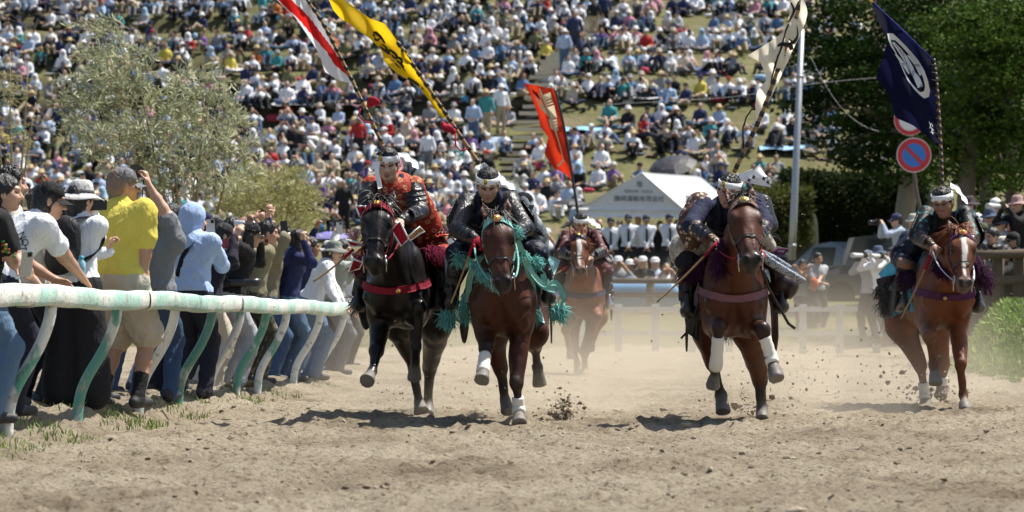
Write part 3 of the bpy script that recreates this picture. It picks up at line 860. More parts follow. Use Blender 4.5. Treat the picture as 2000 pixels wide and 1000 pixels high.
def head_prims(S, c, fr, g=1.0, ids=(0, 4, 5), neck=None, eyes=True):
    f, r, u = fr; R = np.array([r, f, u]); sk, dk, lp = ids
    def E(x, y, z, a, b, cc, m=sk, k=.02, op=1): S.ell(c + (r * x + f * y + u * z) * g, A(a, b, cc) * g, R, m, k * g, op)
    E(0, -.012, .025, .075, .094, .092, k=.03)
    E(0, .03, -.045, .058, .062, .068, k=.04)
    E(0, .066, -.093, .026, .022, .02, k=.03)
    E(.035, .055, -.02, .028, .03, .03, k=.03); E(-.035, .055, -.02, .028, .03, .03, k=.03)
    E(0, .083, .034, .052, .014, .014, k=.02)
    S.cone(c + (f * .09 + u * .012) * g, c + (f * .112 - u * .026) * g, .008 * g, .014 * g, sk, .012 * g)
    E(.012, .1, -.03, .009, .01, .008, k=.01); E(-.012, .1, -.03, .009, .01, .008, k=.01)
    for s in (-1, 1):
        E(s * .078, -.005, -.008, .011, .02, .032, k=.008)
        E(s * .032, .09, .008, .022, .016, .012, k=.012, op=-1)
        if eyes:
            E(s * .031, .081, .006, .0115, .012, .004, dk, .004)
            S.cone(c + (f * .097 + r * s * .018 + u * .033) * g, c + (f * .084 + r * s * .046 + u * .034) * g, .0035 * g, .003 * g, dk, .003 * g)
    E(0, .092, -.059, .024, .009, .0065, lp, .006); E(0, .09, -.068, .019, .009, .0065, lp, .006)
    if neck is not None: S.cone(neck, c - u * .05 * g - f * .012 * g, .056 * g, .054 * g, sk, .04)

def hand_prims(S, w, d, n, s, curl=.5, g=1.0, m=0, thumb=1.0, spread=.0):
    """w wrist, d direction of the fingers, n palm side, s thumb side"""
    d, n, s = un(d), un(n), un(s)
    S.cone(w, w + d * .03 * g, .027 * g, .03 * g, m, .02, flat=(n, 1.3))
    S.cone(w + d * .03 * g, w + d * .078 * g, .034 * g, .038 * g, m, .02, flat=(n, 2.1))
    for i, (off, L) in enumerate(((.03, .07), (.011, .08), (-.009, .075), (-.028, .058))):
        p = w + (d * .082 + s * off) * g; v = un(d + s * off * spread * 8); nr = un(n - v * (n @ v))
        for ph, fr_ in enumerate((.45, .32, .26)):
            c_ = curl * (.8 if ph == 0 else 1.) * (1 + .12 * i)
            v, nr = v * cos(c_) + nr * sin(c_), nr * cos(c_) - v * sin(c_)
            q = p + v * L * fr_ * g
            S.cone(p, q, (.0098 - .001 * ph) * g, (.0092 - .001 * ph) * g, m, .007)
            p = q
    p = w + (d * .025 + s * .028) * g; v = un(d * .65 + s * .75 * thumb + n * .35); q = p + v * .045 * g
    S.cone(p, q, .0135 * g, .011 * g, m, .015); v2 = un(d * .9 + s * .25 * thumb + n * .45 * (curl + .3)); S.cone(q, q + v2 * .038 * g, .0108 * g, .0085 * g, m, .006)

def hair_shape(c, fr, g=1.0, style='short'):
    f, r, u = fr; R = np.array([r, f, u]); S = Shape()
    def E(x, y, z, a, b, cc, k=.02, op=1): S.ell(c + (r * x + f * y + u * z) * g, A(a, b, cc) * g, R, 0, k * g, op)
    E(0, -.016, .034, .084, .101, .096)
    E(0, -.05, -.02, .078, .062, .075, .03)
    if style == 'long':
        S.cone(c + (-f * .045 + u * .0) * g, c + (-f * .07 - u * .25) * g, .08 * g, .06 * g, 0, .04)
    if style == 'bun': E(0, -.115, .03, .035, .035, .035)
    if style == 'bob': E(0, -.03, -.06, .092, .075, .085, .03)
    E(0, .10, -.055, .078, .085, .098, .012, -1)
    E(0, .075, -.01, .064, .05, .06, .015, -1)
    return S

def tufts(hc, fr, k, m, root, n=150, L=.035, seed=0):
    f, r, u = fr; g = np.random.default_rng(seed); v = g.normal(0, 1, (n * 3, 3)); v /= np.linalg.norm(v, axis=1)[:, None]; v = v[(v[:, 2] > .05) & (v[:, 1] < .75)][:n]
    n_ = v[:, :1] * r + v[:, 1:2] * f + v[:, 2:] * u; roots = hc + (r * v[:, :1] * .083 + f * (v[:, 1:2] * .10 - .016) + u * (v[:, 2:] * .094 + .034)) * k
    Vm, Fm = strands(roots, n_ * .35 + f * .5 + r * .2 + g.normal(0, .25, n_.shape), L * k, .0045, 4, .12, .9, 3, seed); mk('hair_strands', Vm, Fm, m, root)

def human(name, label, h, feet, H=1.7, face=60, lean=0.0, head=None, hpitch=5, hroll=0, hips=None, hl=None, hr=None, top=None, bottom=None, shoe=None,
          skin=0, sleeve='long', pants='long', hair='short', hair_m=None, girth=1.0, curl=.6, stance=.22, group=None, vox=.0115, fold=.02, hood=None, sock=None,
          lean_side=0.0, eyes=True, hint_l=None, hint_r=None, palm=None, cat='person', bare_hand_l=True, vh=.0065, skirt=False, collar=True):
    """a standing person; feet = ground point between the feet, face/head = yaw of body/head"""
    k = H / 1.72; feet = A(*feet)
    f, r, u = frame(face); hy = face if head is None else head
    fr = frame(hy, hpitch, hroll); U = A(0, 0, 1)
    sk = SKIN[skin]
    pel = feet + U * .92 * k + (A(*hips) if hips is not None else 0)
    tl = .50 * k
    td = un(U * cos(radians(lean)) + f * sin(radians(lean)) + r * lean_side); neck = pel + td * tl
    tf = un(f - td * (f @ td)); tr = np.cross(tf, td)
    chest = pel + td * .33 * k
    hc = neck + td * .05 * k + U * .075 * k + f * .03 * k * (1 + sin(radians(lean)))
    S = Shape(); gw = girth
    R = np.array([tr, tf, td])
    # torso (1 = top, 2 = trousers)
    S.ell(pel - td * .02 * k, A(.165 * gw, .125 * gw, .13) * k, R, 2, .05)
    S.ell(pel + td * .13 * k, A(.155 * gw, .12 * gw, .15) * k, R, 1, .06)
    S.ell(chest, A(.175 * gw, .125 * gw, .19) * k, R, 1, .06)
    S.ell(pel + td * .03 * k, A(.172 * gw, .132 * gw, .085) * k, R, 1, .03)
    S.cone(chest + td * .12 * k, neck - td * .005 * k, .10 * k, .062 * k, 1, .05)
    if collar: S.cone(neck - td * .02, neck + td * .006, .066 * k, .061 * k, 1, .02)
    arms = {}
    SH = Shape()                                         # finer grid for head and hands
    for s, tgt, hint in ((-1, hl, hint_l), (1, hr, hint_r)):
        sh = neck - td * .07 * k + tr * s * .175 * k * (1 + (gw - 1) * .6)
        S.ell(sh - td * .005, A(.062, .06, .06) * k * (1 + (gw - 1) * .5), R, 1, .09)
        if tgt is None: tgt = sh - U * .52 * k + tr * s * .08 + tf * .06
        hn = A(*hint) if hint is not None else (-U * .8 + tr * s * .6 - tf * .3)
        el, wr = ik(sh, A(*tgt), .285 * k, .245 * k, hn)
        am = 1 if sleeve != 'none' else 0
        S.cone(sh, el, .052 * k, .044 * k, am if sleeve != 'short' else 0, .03)
        if sleeve == 'short':
            S.cone(sh - (el - sh) * .1, sh + (el - sh) * .62, .058 * k * gw, .062 * k * gw, 1, .07); S.cone(sh + (el - sh) * .5, el, .045 * k, .041 * k, 0, .02)
        elif am: S.cone(sh, el, .062 * k, .055 * k, 1, .03)
        lo = 1 if sleeve == 'long' else 0
        S.cone(el, wr, (.05 if lo else .042) * k, (.037 if lo else .028) * k, lo, .025)
        if not lo: S.cone(el, el * .55 + wr * .45, .042 * k, .040 * k, 0, .02)
        arms[s] = (sh, el, wr)
        d = un(wr - el)
        if palm is not None and s in palm: n_, d2 = palm[s]; n_ = A(*n_); d = un(A(*d2)) if d2 is not None else d
        else: n_ = -U * .6 - tr * s * .5 + tf * .3
        n_ = un(n_ - d * (n_ @ d)); sd = np.cross(n_, d) * (1 if s < 0 else -1)
        SH.cone(wr - un(wr - el) * .03, wr, .027 * k, .026 * k, 0, .02)
        hand_prims(SH, wr, d, n_, sd, curl, k * .98, 0)
    # legs
    for s in (-1, 1):
        hp = pel + r * s * .09 * k - U * .05 * k; an = feet + r * s * stance * .5 + U * .085 * k + f * s * .03
        kn, an = ik(hp, an, .42 * k, .44 * k, f + U * .1)
        if pants == 'long':
            S.cone(hp, kn, .095 * k * gw, .073 * k, 2, .04); S.cone(kn, an - U * .03, .074 * k, .062 * k, 2, .03)
        elif pants == 'shorts':
            S.cone(hp, kn, .085 * k, .055 * k, 0, .03); S.cone(hp, kn + (hp - kn) * .08, .105 * k * gw, .10 * k * gw, 2, .03)
            S.cone(kn, kn * .6 + an * .4, .055 * k, .058 * k, 0, .03); S.cone(kn * .6 + an * .4, an, .056 * k, .038 * k, 0, .03)
            S.cone(an + (kn - an) * .34, an, .052 * k, .045 * k, 6, .015)
        elif pants == 'wide':
            S.cone(hp, an + U * .03, .12 * k * gw, .15 * k, 2, .05)
        S.cone(an - U * .045 - f * .05, an - U * .05 + f * .14, .042 * k, .036 * k, 3, .025)
        S.cone(an, an - U * .03, .044 * k, .046 * k, 3 if pants != 'long' else 2, .03)
    if skirt: S.cone(pel, feet + U * .28, .17 * k, .26 * k, 2, .06)
    head_prims(SH, hc, fr, k, neck=neck - td * .02, eyes=eyes)
    mats = [sk, top, bottom, shoe or SHOE, BROW, LIP, sock or SHOE]
    V1, Q1 = surface(S, vox); V1 = relax(V1, Q1, 1)
    m1 = prim_ids(S, V1[Q1].mean(1))
    if fold:
        V1 = folds(V1, Q1, fold, np.isin(prim_ids(S, V1), (1, 2)).astype(float), (7, 7, 6), seed=float(abs(feet[0] * 5) % 17))
    V2, Q2 = surface(SH, vh); m2 = prim_ids(SH, V2[Q2].mean(1))
    root = empty('person', feet, label, cat, group)
    mk('body', np.concatenate([V1, V2]), np.concatenate([Q1, Q2 + len(V1)]), mats, root, np.concatenate([m1, m2]))
    if hair: sdf_obj('hair', hair_shape(hc, fr, k, hair), .0075, [hair_m or HAIR], root, fold=.012, fsc=(34, 34, 12))
    if hair == 'short' and vox < .016: tufts(hc, fr, k, hair_m or HAIR, root, seed=h)
    if hood:
        Sx = Shape(); ff, rr, uu = fr; Rh = np.array([rr, ff, uu])
        Sx.ell(hc + uu * .025 - ff * .02, A(.105, .125, .13) * k, Rh, 0, .03); Sx.ell(hc - uu * .09 - ff * .05, A(.10, .095, .08) * k, Rh, 0, .05)
        Sx.ell(hc + ff * .12 - uu * .01, A(.075, .09, .10) * k, Rh, 0, .015, -1)
        sdf_obj('hood', Sx, .010, [hood], root, fold=.006)
    return dict(root=root, S=S, hc=hc, fr=fr, k=k, arms=arms, neck=neck, td=td, tf=tf, tr=tr, chest=chest, pel=pel, H=SH)

# ---- hats, in the head's frame
def cap(p, m, visor=True, back=False, name='cap', parent=None, vm=None):
    f, r, u = p['fr']; k = p['k']; c = p['hc'] + u * .035 * k - f * .008 * k; ax = np.array([r, f, u])
    mb = MB(); mb.lathe([(.001, .100 * k), (.03 * k, .097 * k), (.058 * k, .083 * k), (.078 * k, .058 * k), (.088 * k, .028 * k), (.09 * k, -.005 * k), (.087 * k, -.006 * k)], c, ax, 24, 0, (1.0, 1.14))
    mb.lathe([(.001, .105 * k), (.008 * k, .103 * k), (.009 * k, .098 * k)], c, ax, 8, 0)
    o = mb.build(name, [m], p['root'])
    if visor:
        d = -f if back else f; P = []
        for i in range(7):
            t = i / 6; row = []
            for q in np.linspace(-1, 1, 11):
                x = q * .078 * k; edge = .10 * k * math.sqrt(max(0, 1 - (q * .75) ** 2)); y = edge + t * .072 * k * math.sqrt(max(0.02, 1 - q * q * .9))
                row.append(c + r * x + d * y + u * (-.004 - t * .022 - .018 * q * q) * k)
            P.append(row)
        m2 = MB(); m2.sheet(P, .005); m2.build('visor', [vm or m], o)
    return o

def bucket_hat(p, m, band=None, brim=.07, droop=.03, tall=.1, name='bucket_hat'):
    f, r, u = p['fr']; k = p['k']; c = p['hc'] + u * .045 * k - f * .008 * k; ax = np.array([r, f, u]); n = 28
    mb = MB(); mb.lathe([(.001, tall * k), (.05 * k, (tall - .003) * k), (.072 * k, (tall - .018) * k), (.083 * k, .04 * k), (.09 * k, .0), (.09 * k + brim * .5 * k, -droop * .45 * k), (.092 * k + brim * k, -droop * k), (.091 * k + brim * k, -droop * k - .005), (.088 * k, -.008 * k)], c, ax, n, 0, (1.0, 1.12))
    V = mb.V[0]; d = V - c; an = np.arctan2(d @ f, d @ r); rad = np.sqrt((d @ f) ** 2 + (d @ r) ** 2)
    mb.V[0] = V + u * (np.sin(an * 3 + 1) * .010 * np.clip((rad - .09) / .06, 0, 1))[:, None]
    o = mb.build(name, [m], p['root'])
    if band:
        b = MB(); b.lathe([(.0895 * k, .002 * k), (.0925 * k, .004 * k), (.0885 * k, .026 * k), (.085 * k, .027 * k)], c, ax, n, 0, (1.0, 1.12)); b.build('hat_band', [band], o)
    return o

WHITE_C = cloth('white_cotton', (.85, .85, .86), bump=.3)
def headband(p, m=None, gold=True, tails=None, name='headband', w=.05):
    m = m or WHITE_C
    f, r, u = p['fr']; k = p['k']; c = p['hc'] + u * .052 * k - f * .01 * k; ax = np.array([r, f, u - f * .12])
    mb = MB(); mb.lathe([(.083 * k, -w * .55), (.092 * k, -w * .5), (.092 * k, w * .5), (.083 * k, w * .55)], c, ax, 26, 0, (1.0, 1.16)); o = mb.build(name, [m], p['root'])
    if gold:
        q = MB(); q.box(c + f * .105 * k + r * gold * .03 * k + u * .014 * k, (.026, .004, .042), np.array([r, f, u])); q.build('gold_badge', gold_m, o)
    return o

def ribbon(name, pts, w, m, parent, side=None, th=.004, n=16, wave=.0):
    pts = np.asarray(pts, float); t = np.linspace(0, len(pts) - 1, n); i = np.clip(t.astype(int), 0, len(pts) - 2); fq = (t - i)[:, None]
    def g(q): return pts[np.clip(q, 0, len(pts) - 1)]
    p0, p1, p2, p3 = g(i - 1), g(i), g(i + 1), g(i + 2)
    c = 0.5 * ((2 * p1) + (-p0 + p2) * fq + (2 * p0 - 5 * p1 + 4 * p2 - p3) * fq ** 2 + (-p0 + 3 * p1 - 3 * p2 + p3) * fq ** 3)
    T = np.gradient(c, axis=0); T /= np.linalg.norm(T, axis=1)[:, None] + 1e-9
    sd = A(1, 0, 0) if side is None else A(*side)
    B = sd - T * (T @ sd)[:, None]; B /= np.linalg.norm(B, axis=1)[:, None] + 1e-9
    N = np.cross(T, B); ws = np.full(n, w) if np.isscalar(w) else np.interp(np.linspace(0, 1, n), np.linspace(0, 1, len(w)), w)
    P = np.stack([c + B * (q * ws)[:, None] + N * (wave * np.sin(np.arange(n) * 1.1 + q * 3))[:, None] for q in (-.5, -.25, 0, .25, .5)], 1)
    mb = MB(); mb.sheet(P, th); return mb.build(name, [m] if not isinstance(m, list) else m, parent)

# ---- hand-held things
phone_body = mat('phone_black', (.012, .012, .014), rough=.25, var=.1)
phone_glass = mat('phone_glass', (.008, .009, .012), rough=.06, var=0)
phone_rim = mat('phone_rim', (.55, .52, .52), rough=.3, metal=.6, var=.05)
def phone(c, ax, label, landscape=False, rim=None, lens=False):
    ax = np.array([un(A(*v)) for v in ax]); w, hh, t = .075, .155, .009
    if landscape: w, hh = hh, w
    root = empty('phone', c, label, 'phone', 'phones held up along the rail'); c = A(*c)
    m = MB(); b = .008
    prof = [(-w / 2 + b, -hh / 2), (w / 2 - b, -hh / 2), (w / 2, -hh / 2 + b), (w / 2, hh / 2 - b), (w / 2 - b, hh / 2), (-w / 2 + b, hh / 2), (-w / 2, hh / 2 - b), (-w / 2, -hh / 2 + b)]
    V = [c + ax[0] * x + ax[2] * y + ax[1] * z for z in (-t / 2, t / 2) for x, y in prof]
    m.add(V, [tuple(range(7, -1, -1)), tuple(range(8, 16))] + [(i, (i + 1) % 8, 8 + (i + 1) % 8, 8 + i) for i in range(8)])
    m.build('case', rim or phone_body, root, smooth=False)
    s = MB(); s.box(c - ax[1] * (t / 2 + .0015), (w - .007, .001, hh - .007), ax); s.build('screen', phone_glass, root, smooth=False)
    s = MB(); s.box(c + ax[1] * (t / 2 + .002) + ax[0] * (w / 2 - .02) + ax[2] * (hh / 2 - .02), (.028, .003, .028), ax); s.build('camera_bump', phone_body, root, smooth=False)
    return root
def camera(c, f, label, lens=.06, up=(0, 0, 1), g=1.0, lm=None):
    f = un(A(*f)); u = A(*up); r = un(np.cross(f, u)); u = np.cross(r, f); ax = np.array([r, f, u]); c = A(*c)
    root = empty('photo_camera', c, label, 'camera', None)
    m = MB(); m.box(c, A(.13, .055, .085) * g, ax); m.box(c + u * .052 * g, A(.05, .05, .025) * g, ax); m.box(c + r * .05 * g + f * .02 * g, A(.03, .045, .08) * g, ax); m.build('housing', phone_body, root, smooth=False)
    m = MB(); L = lens * g
    m.lathe([(.03 * g, .02), (.034 * g, .03), (.034 * g, L * .4), (.038 * g, L * .45), (.038 * g, L * .8), (.041 * g, L * .82), (.041 * g, L + .03), (.035 * g, L + .03), (.03 * g, L + .02), (.001, L + .018)], c, np.array([r, u, f]), 18)
    m.build('lens', lm or phone_body, root)
    return root
# ================================================================ riders, tack and banners
def brocade(name, base, motif, scale, ring=True, rough=.65, dark=None):
    if name in MATS: return MATS[name]
    m = bpy.data.materials.new(name); m.use_nodes = True; N, L = nodes(m); b = N['Principled BSDF']
    tc = N.new('ShaderNodeTexCoord'); v = N.new('ShaderNodeTexVoronoi'); v.inputs['Scale'].default_value = scale; v.inputs['Randomness'].default_value = .55
    L.new(tc.outputs['Object'], v.inputs['Vector'])
    r = N.new('ShaderNodeValToRGB'); L.new(v.outputs['Distance'], r.inputs[0]); el = r.color_ramp.elements
    stops = [(0, motif), (.10, motif), (.13, base), (.19, base), (.22, motif), (.36, motif), (.42, base), (1, base)] if ring else [(0, motif), (.2, motif), (.3, base), (.45, dark or base), (.7, base), (1, dark or base)]
    while len(el) < len(stops): el.new(.5)
    for e, (p, c) in zip(el, stops): e.position = p; e.color = (*c, 1)
    nz = N.new('ShaderNodeTexNoise'); nz.inputs['Scale'].default_value = scale * 2.5; nz.inputs['Detail'].default_value = 5; L.new(tc.outputs['Object'], nz.inputs['Vector'])
    mr = N.new('ShaderNodeMapRange'); mr.inputs[1].default_value = .3; mr.inputs[2].default_value = .7; mr.inputs[3].default_value = .55; mr.inputs[4].default_value = 1.2; L.new(nz.outputs[0], mr.inputs[0])
    mx = N.new('ShaderNodeVectorMath'); mx.operation = 'SCALE'; L.new(r.outputs[0], mx.inputs[0]); L.new(mr.outputs[0], mx.inputs['Scale'])
    L.new(mx.outputs[0], b.inputs['Base Color']); b.inputs['Roughness'].default_value = rough; b.inputs['Specular IOR Level'].default_value = .3
    bp = N.new('ShaderNodeBump'); bp.inputs['Strength'].default_value = .4; bp.inputs['Distance'].default_value = .02; L.new(nz.outputs[0], bp.inputs['Height']); L.new(bp.outputs[0], b.inputs['Normal'])
    MATS[name] = m; return m

lacq = mat('black_lacquer', (.016, .015, .018), rough=.38, var=.5, vscale=30, bump=.5, bscale=24)
lacq_brown = mat('brown_lacquer', (.05, .028, .022), rough=.3, var=.4, bump=.3, bscale=30)
cord_navy = cloth('navy_lacing', (.018, .022, .055)); cord_red = cloth('crimson_cord', (.33, .012, .03)); cord_dk = cloth('dark_cloth', (.02, .02, .028))
navy_cl = brocade('navy_patterned_silk', (.014, .018, .042), (.10, .12, .17), 16, False, .5, (.006, .008, .02))
red_br = brocade('red_gold_brocade', (.36, .028, .012), (.62, .30, .12), 19)
gray_br = brocade('silver_grey_silk', (.20, .22, .235), (.42, .45, .46), 7, False, .45, (.10, .115, .125))
brown_br = brocade('brown_cream_brocade', (.11, .05, .035), (.55, .48, .38), 22, True, .6)
cream_br = brocade('cream_brocade', (.46, .41, .33), (.25, .17, .11), 14, False, .6, (.55, .5, .42))
teal_br = brocade('teal_black_brocade', (.012, .018, .02), (.03, .20, .20), 15, False, .5, (.008, .01, .012))
maroon_br = brocade('maroon_silk', (.10, .016, .022), (.42, .28, .26), 12, False, .6, (.05, .01, .014))
turq = cloth('turquoise_braid', (.22, .52, .46)); turq_d = cloth('turquoise_fringe', (.17, .47, .43), var=.35, vscale=25); turq_l = cloth('pale_turquoise_cloth', (.36, .66, .70))
crimson = cloth('crimson_braid', (.22, .012, .028)); mauve = cloth('mauve_braid', (.20, .095, .105)); tan_br = cloth('brown_braid', (.17, .105, .085)); purple = cloth('purple_braid', (.075, .018, .062)); purple_d = cloth('purple_fringe', (.045, .010, .042), var=.3)
sky_cl = cloth('sky_blue_cloth', (.10, .45, .58)); wine_f = cloth('wine_fringe', (.19, .012, .05), var=.3)
bamboo = mat('bamboo', (.30, .175, .06), rough=.4, var=.25, vscale=9); bamboo_k = mat('bamboo_node', (.03, .022, .016), rough=.5)
paper = cloth('white_paper', (.80, .80, .82), bump=.15)
ink = mat('ink_black', (.012, .012, .012), rough=.8)

def plates(name, c, ax, w, hgt, rows, m, parent, curve=.5, th=.008, lace=None):
    """laced armour: overlapping curved lames; ax = (across, down, out)"""
    ax = np.array([un(v) for v in ax]); mb = MB(); lh = hgt / rows
    for i in range(rows):
        P = []
        for t in (0, .5, 1.12):
            row = []
            for q in np.linspace(-1, 1, 9):
                an = q * curve; rad = w / (2 * max(sin(curve), .1))
                row.append(c + ax[0] * sin(an) * rad + ax[2] * ((cos(an) - cos(curve)) * rad + .006 * t + .004 * i) + ax[1] * (i + t - rows / 2) * lh)
            P.append(row)
        mb.sheet(P, th, 0)
        if lace:
            for q in np.linspace(-.8, .8, 7):
                an = q * curve; rad = w / (2 * max(sin(curve), .1))
                p = c + ax[0] * sin(an) * rad + ax[2] * ((cos(an) - cos(curve)) * rad + .012 + .004 * i) + ax[1] * (i + .35 - rows / 2) * lh
                mb.box(p, (.009, lh * .6, .008), ax, 1)
    return mb.build(name, [m, lace or m], parent)

def rider(h, sp):
    K = h['K']; P = {k: K(*v) for k, v in sp['j'].items()}
    pel, neck, hc = P['pel'], P['neck'], P['head']
    td = un(neck - pel); tr = un(P['shR'] - P['shL']); tr = un(tr - td * (tr @ td)); tf = np.cross(td, tr)
    if tf[1] > 0: tf = -tf
    R = np.array([tr, tf, td]); fr = frame(*sp['look']); g = sp.get('g', 1.0)
    S = Shape(); SH = Shape()
    tm, bm = 1, 2
    L = np.linalg.norm(neck - pel)
    S.ell(pel, (.18, .15, .14), R, bm, .05); S.ell(pel + td * L * .3, (.165, .14, .17), R, tm, .06); S.ell(pel + td * L * .64, (.18, .145, .2), R, tm, .07)
    S.cone(pel + td * L * .8, neck, .12, .07, tm, .05)
    for s, k in ((-1, 'L'), (1, 'R')):
        sh, el, wr = P['sh' + k], P['el' + k], P['wr' + k]
        S.ell(sh, (.075, .072, .072), R, sp.get('shid', 7), .06)
        S.cone(sh, el, sp.get('ua', .066), sp.get('ua', .066) * .9, 7, .04); S.cone(el, wr, .056, .043, 8, .03)
        S.cone(el * .75 + wr * .25, el * .35 + wr * .65, .06, .052, 8, .03)
        d = un(wr - el); n_ = un(-h['bk'] * 0 + A(0, .5, -.8)); n_ = un(n_ - d * (n_ @ d)); sd = np.cross(n_, d) * (1 if s < 0 else -1)
        d2 = un(d * .6 + A(-s * .5, -.3, -.2)); n2 = un(n_ - d2 * (n_ @ d2)); SH.cone(wr - d * .03, wr + d2 * .01, .032, .03, 9, .02)
        hand_prims(SH, wr, d2, n2, np.cross(n2, d2) * (1 if s < 0 else -1), 1.15, 1.05, 9 if sp.get('glove') else 0)
        hip = pel + tr * s * .11 - A(0, 0, .05); kn, an = P['kn' + k], P['an' + k]
        S.cone(hip, kn, sp.get('th', .115), .085, bm, .05); S.cone(kn, an, .072, .052, 10, .03)
        S.ell(kn, (.075, .08, .075), None, bm, .04)
        S.cone(an - A(0, 0, .03), an + A(0, -.16, -.05), .046, .04, 3, .03)
    head_prims(SH, hc, fr, g, neck=neck - td * .02)
    M = sp['m']
    mats = [SKIN[sp.get('skin', 1)], M['top'], M['bottom'], M.get('boot', leather_m), BROW, LIP, SHOE, M['arm'], M.get('fore', M['arm']), M.get('glove', leather_m), M.get('shin', M['bottom'])]
    V1, Q1 = surface(S, .0125); V1 = relax(V1, Q1, 1); m1 = prim_ids(S, V1[Q1].mean(1))
    V1 = folds(V1, Q1, .013, np.isin(prim_ids(S, V1), (1, 2)).astype(float), (10, 10, 7), seed=h['seed'] * 3.1)
    V2, Q2 = surface(SH, .0065); m2 = prim_ids(SH, V2[Q2].mean(1))
    root = empty('person', pel - A(0, 0, .1), sp['label'], 'person', 'armoured riders')
    mk('body', np.concatenate([V1, V2]), np.concatenate([Q1, Q2 + len(V1)]), mats, root, np.concatenate([m1, m2]))
    hs = hair_shape(hc, fr, g); sdf_obj('hair', hs, .0075, [HAIR], root, fold=.012, fsc=(34, 34, 12))
    tufts(hc, fr, g, HAIR, root, 190, .028, h['seed'])
    p = dict(root=root, hc=hc, fr=fr, k=g)
    headband(p, gold=sp.get('badge', 1))
    # armour
    am = M.get('plate', lacq)
    if sp.get('cuirass', True):
        plates('chest_armor', pel + td * L * .55 + tf * .125, (tr, -td, tf), .33, L * .62, 6, am, root, .75, lace=M.get('lace', cord_navy))
    for s, k in ((-1, 'L'), (1, 'R')):
        sh, el, wr = P['sh' + k], P['el' + k], P['wr' + k]
        dn = un(el - sh); out = un(tr * s * .8 + tf * .5); ac = np.cross(dn, out)
        if sp.get('guards', True): plates('shoulder_guard', sh + dn * .12 + out * .065, (ac, dn, out), .17, .22, 5, M.get('sode', am), root, .7, lace=M.get('lace', cord_navy))
        d2 = un(wr - el); o2 = un(A(s * .5, -.7, .5)); o2 = un(o2 - d2 * (o2 @ d2))
        plates('arm_guard', el * .5 + wr * .5 + o2 * .047, (np.cross(d2, o2), d2, o2), .085, .17, 3, M.get('kote', am), root, .8)
        dl = un(P['an' + k] - P['kn' + k]); o3 = A(s * .25, -1, 0.1); o3 = un(o3 - dl * (o3 @ dl))
        plates('shin_guard', P['kn' + k] * .5 + P['an' + k] * .5 + o3 * .058, (np.cross(dl, o3), dl, o3), .10, .26, 3, M.get('sune', am), root, .9)
        hip = pel + tr * s * .11; dt = un(P['kn' + k] - hip); o4 = un(A(s * .35, -.25, .9)); o4 = un(o4 - dt * (o4 @ dt))
        plates('thigh_guard', hip * .45 + P['kn' + k] * .55 + o4 * .095, (np.cross(dt, o4), dt, o4), .17, .24, 5, M.get('hai', am), root, .8, lace=M.get('lace', cord_navy))
    # shoulder cords
    for s in (-1, 1):
        t = np.linspace(0, 1, 8)[:, None]; a0 = neck + tr * s * .075 - tf * .03 + td * .02; a1 = pel + td * L * .62 + tr * s * .11 + tf * .15
        mb = MB(); mb.tube(a0 * (1 - t) + a1 * t + tf * .07 * np.sin(t * pi) + td * .03 * np.sin(t * pi), .022, 7); mb.build('shoulder_strap', M.get('lace', cord_navy), root)
    sp.update(root=root, P=P, S=S, fr=fr, hc=hc, td=td, tf=tf, tr=tr, L=L)
    for s, k in ((-1, 'L'), (1, 'R')): stirrup(h, P['an' + k] + A(0, -.06, -.075), s, sp.get('stir_m', leather_m))
    return sp

def whip(a, b, label, m=None, grip=None):
    a, b = A(*a), A(*b); root = empty('riding_crop', a, label, 'riding crop', 'riding crops')
    t = np.linspace(0, 1, 14)[:, None]; pts = a * (1 - t) + b * t + A(0, 0, -.012) * np.sin(t * pi)
    mb = MB(); mb.tube(pts, [.0085 + (.0015 if i % 2 else 0) - i * .0002 for i in range(14)], 7); mb.build('stick', m or bamboo, root)
    mb = MB(); mb.tube(pts[:4], .0125, 7); mb.build('grip', grip or cord_red, root)
    return root

def cloth_piece(name, pts2d, K, dy, parent, m, th=.004, wave=.03):
    """four-cornered hanging cloth given by corner points"""
    c = [K(x, y, d) for (x, y), d in zip(pts2d, dy)]; n = 9
    P = [[c[0] * (1 - a) * (1 - b) + c[1] * a * (1 - b) + c[2] * a * b + c[3] * (1 - a) * b + A(0, 1, 0) * wave * sin(a * 7 + b * 3) for a in np.linspace(0, 1, n)] for b in np.linspace(0, 1, n)]
    mb = MB(); mb.sheet(P, th); return mb.build(name, m, parent)

# ---------------------------------------------------------------- rider and horse 1
tack(H1, crimson, collar=(crimson, 1.04)); H1['emb_ring'] = crimson
seat(H1, cloth('wine_saddle_cloth', (.10, .01, .03)), flap_z=.72)
R1 = rider(H1, dict(look=(-92, 12), g=1.03, skin=0, badge=1.6, label='rider in red gold-patterned robe on the black horse', stir_m=lacq, shid=1, guards=False,
    j=dict(pel=(806, 455, .86), neck=(766, 352, .30), head=(757, 322, .17), shL=(727, 362, .33), elL=(712, 412, .12), wrL=(724, 440, -.16), shR=(808, 364, .36), elR=(822, 412, .16), wrR=(784, 430, -.16),
           knL=(716, 505, .42), anL=(704, 578, .62), knR=(866, 500, .50), anR=(858, 576, .70)),
    m=dict(top=red_br, bottom=red_br, arm=lacq, fore=lacq, shin=lacq, lace=cord_navy, hai=red_br, boot=lacq), cuirass=False))
Sx = Shape(); RR = R1
for a, b, r1, r2 in (((770, 380, .40), (800, 440, .72), .19, .21), ((800, 440, .72), (838, 468, .82), .20, .14), ((800, 400, .5), (846, 466, .74), .12, .10), ((740, 372, .4), (735, 425, .5), .10, .09), ((815, 372, .4), (842, 450, .62), .07, .09)):
    Sx.cone(H1['K'](*a), H1['K'](*b), r1, r2, 0, .06)
sdf_obj('robe', Sx, .015, [red_br], R1['root'], fold=.016)
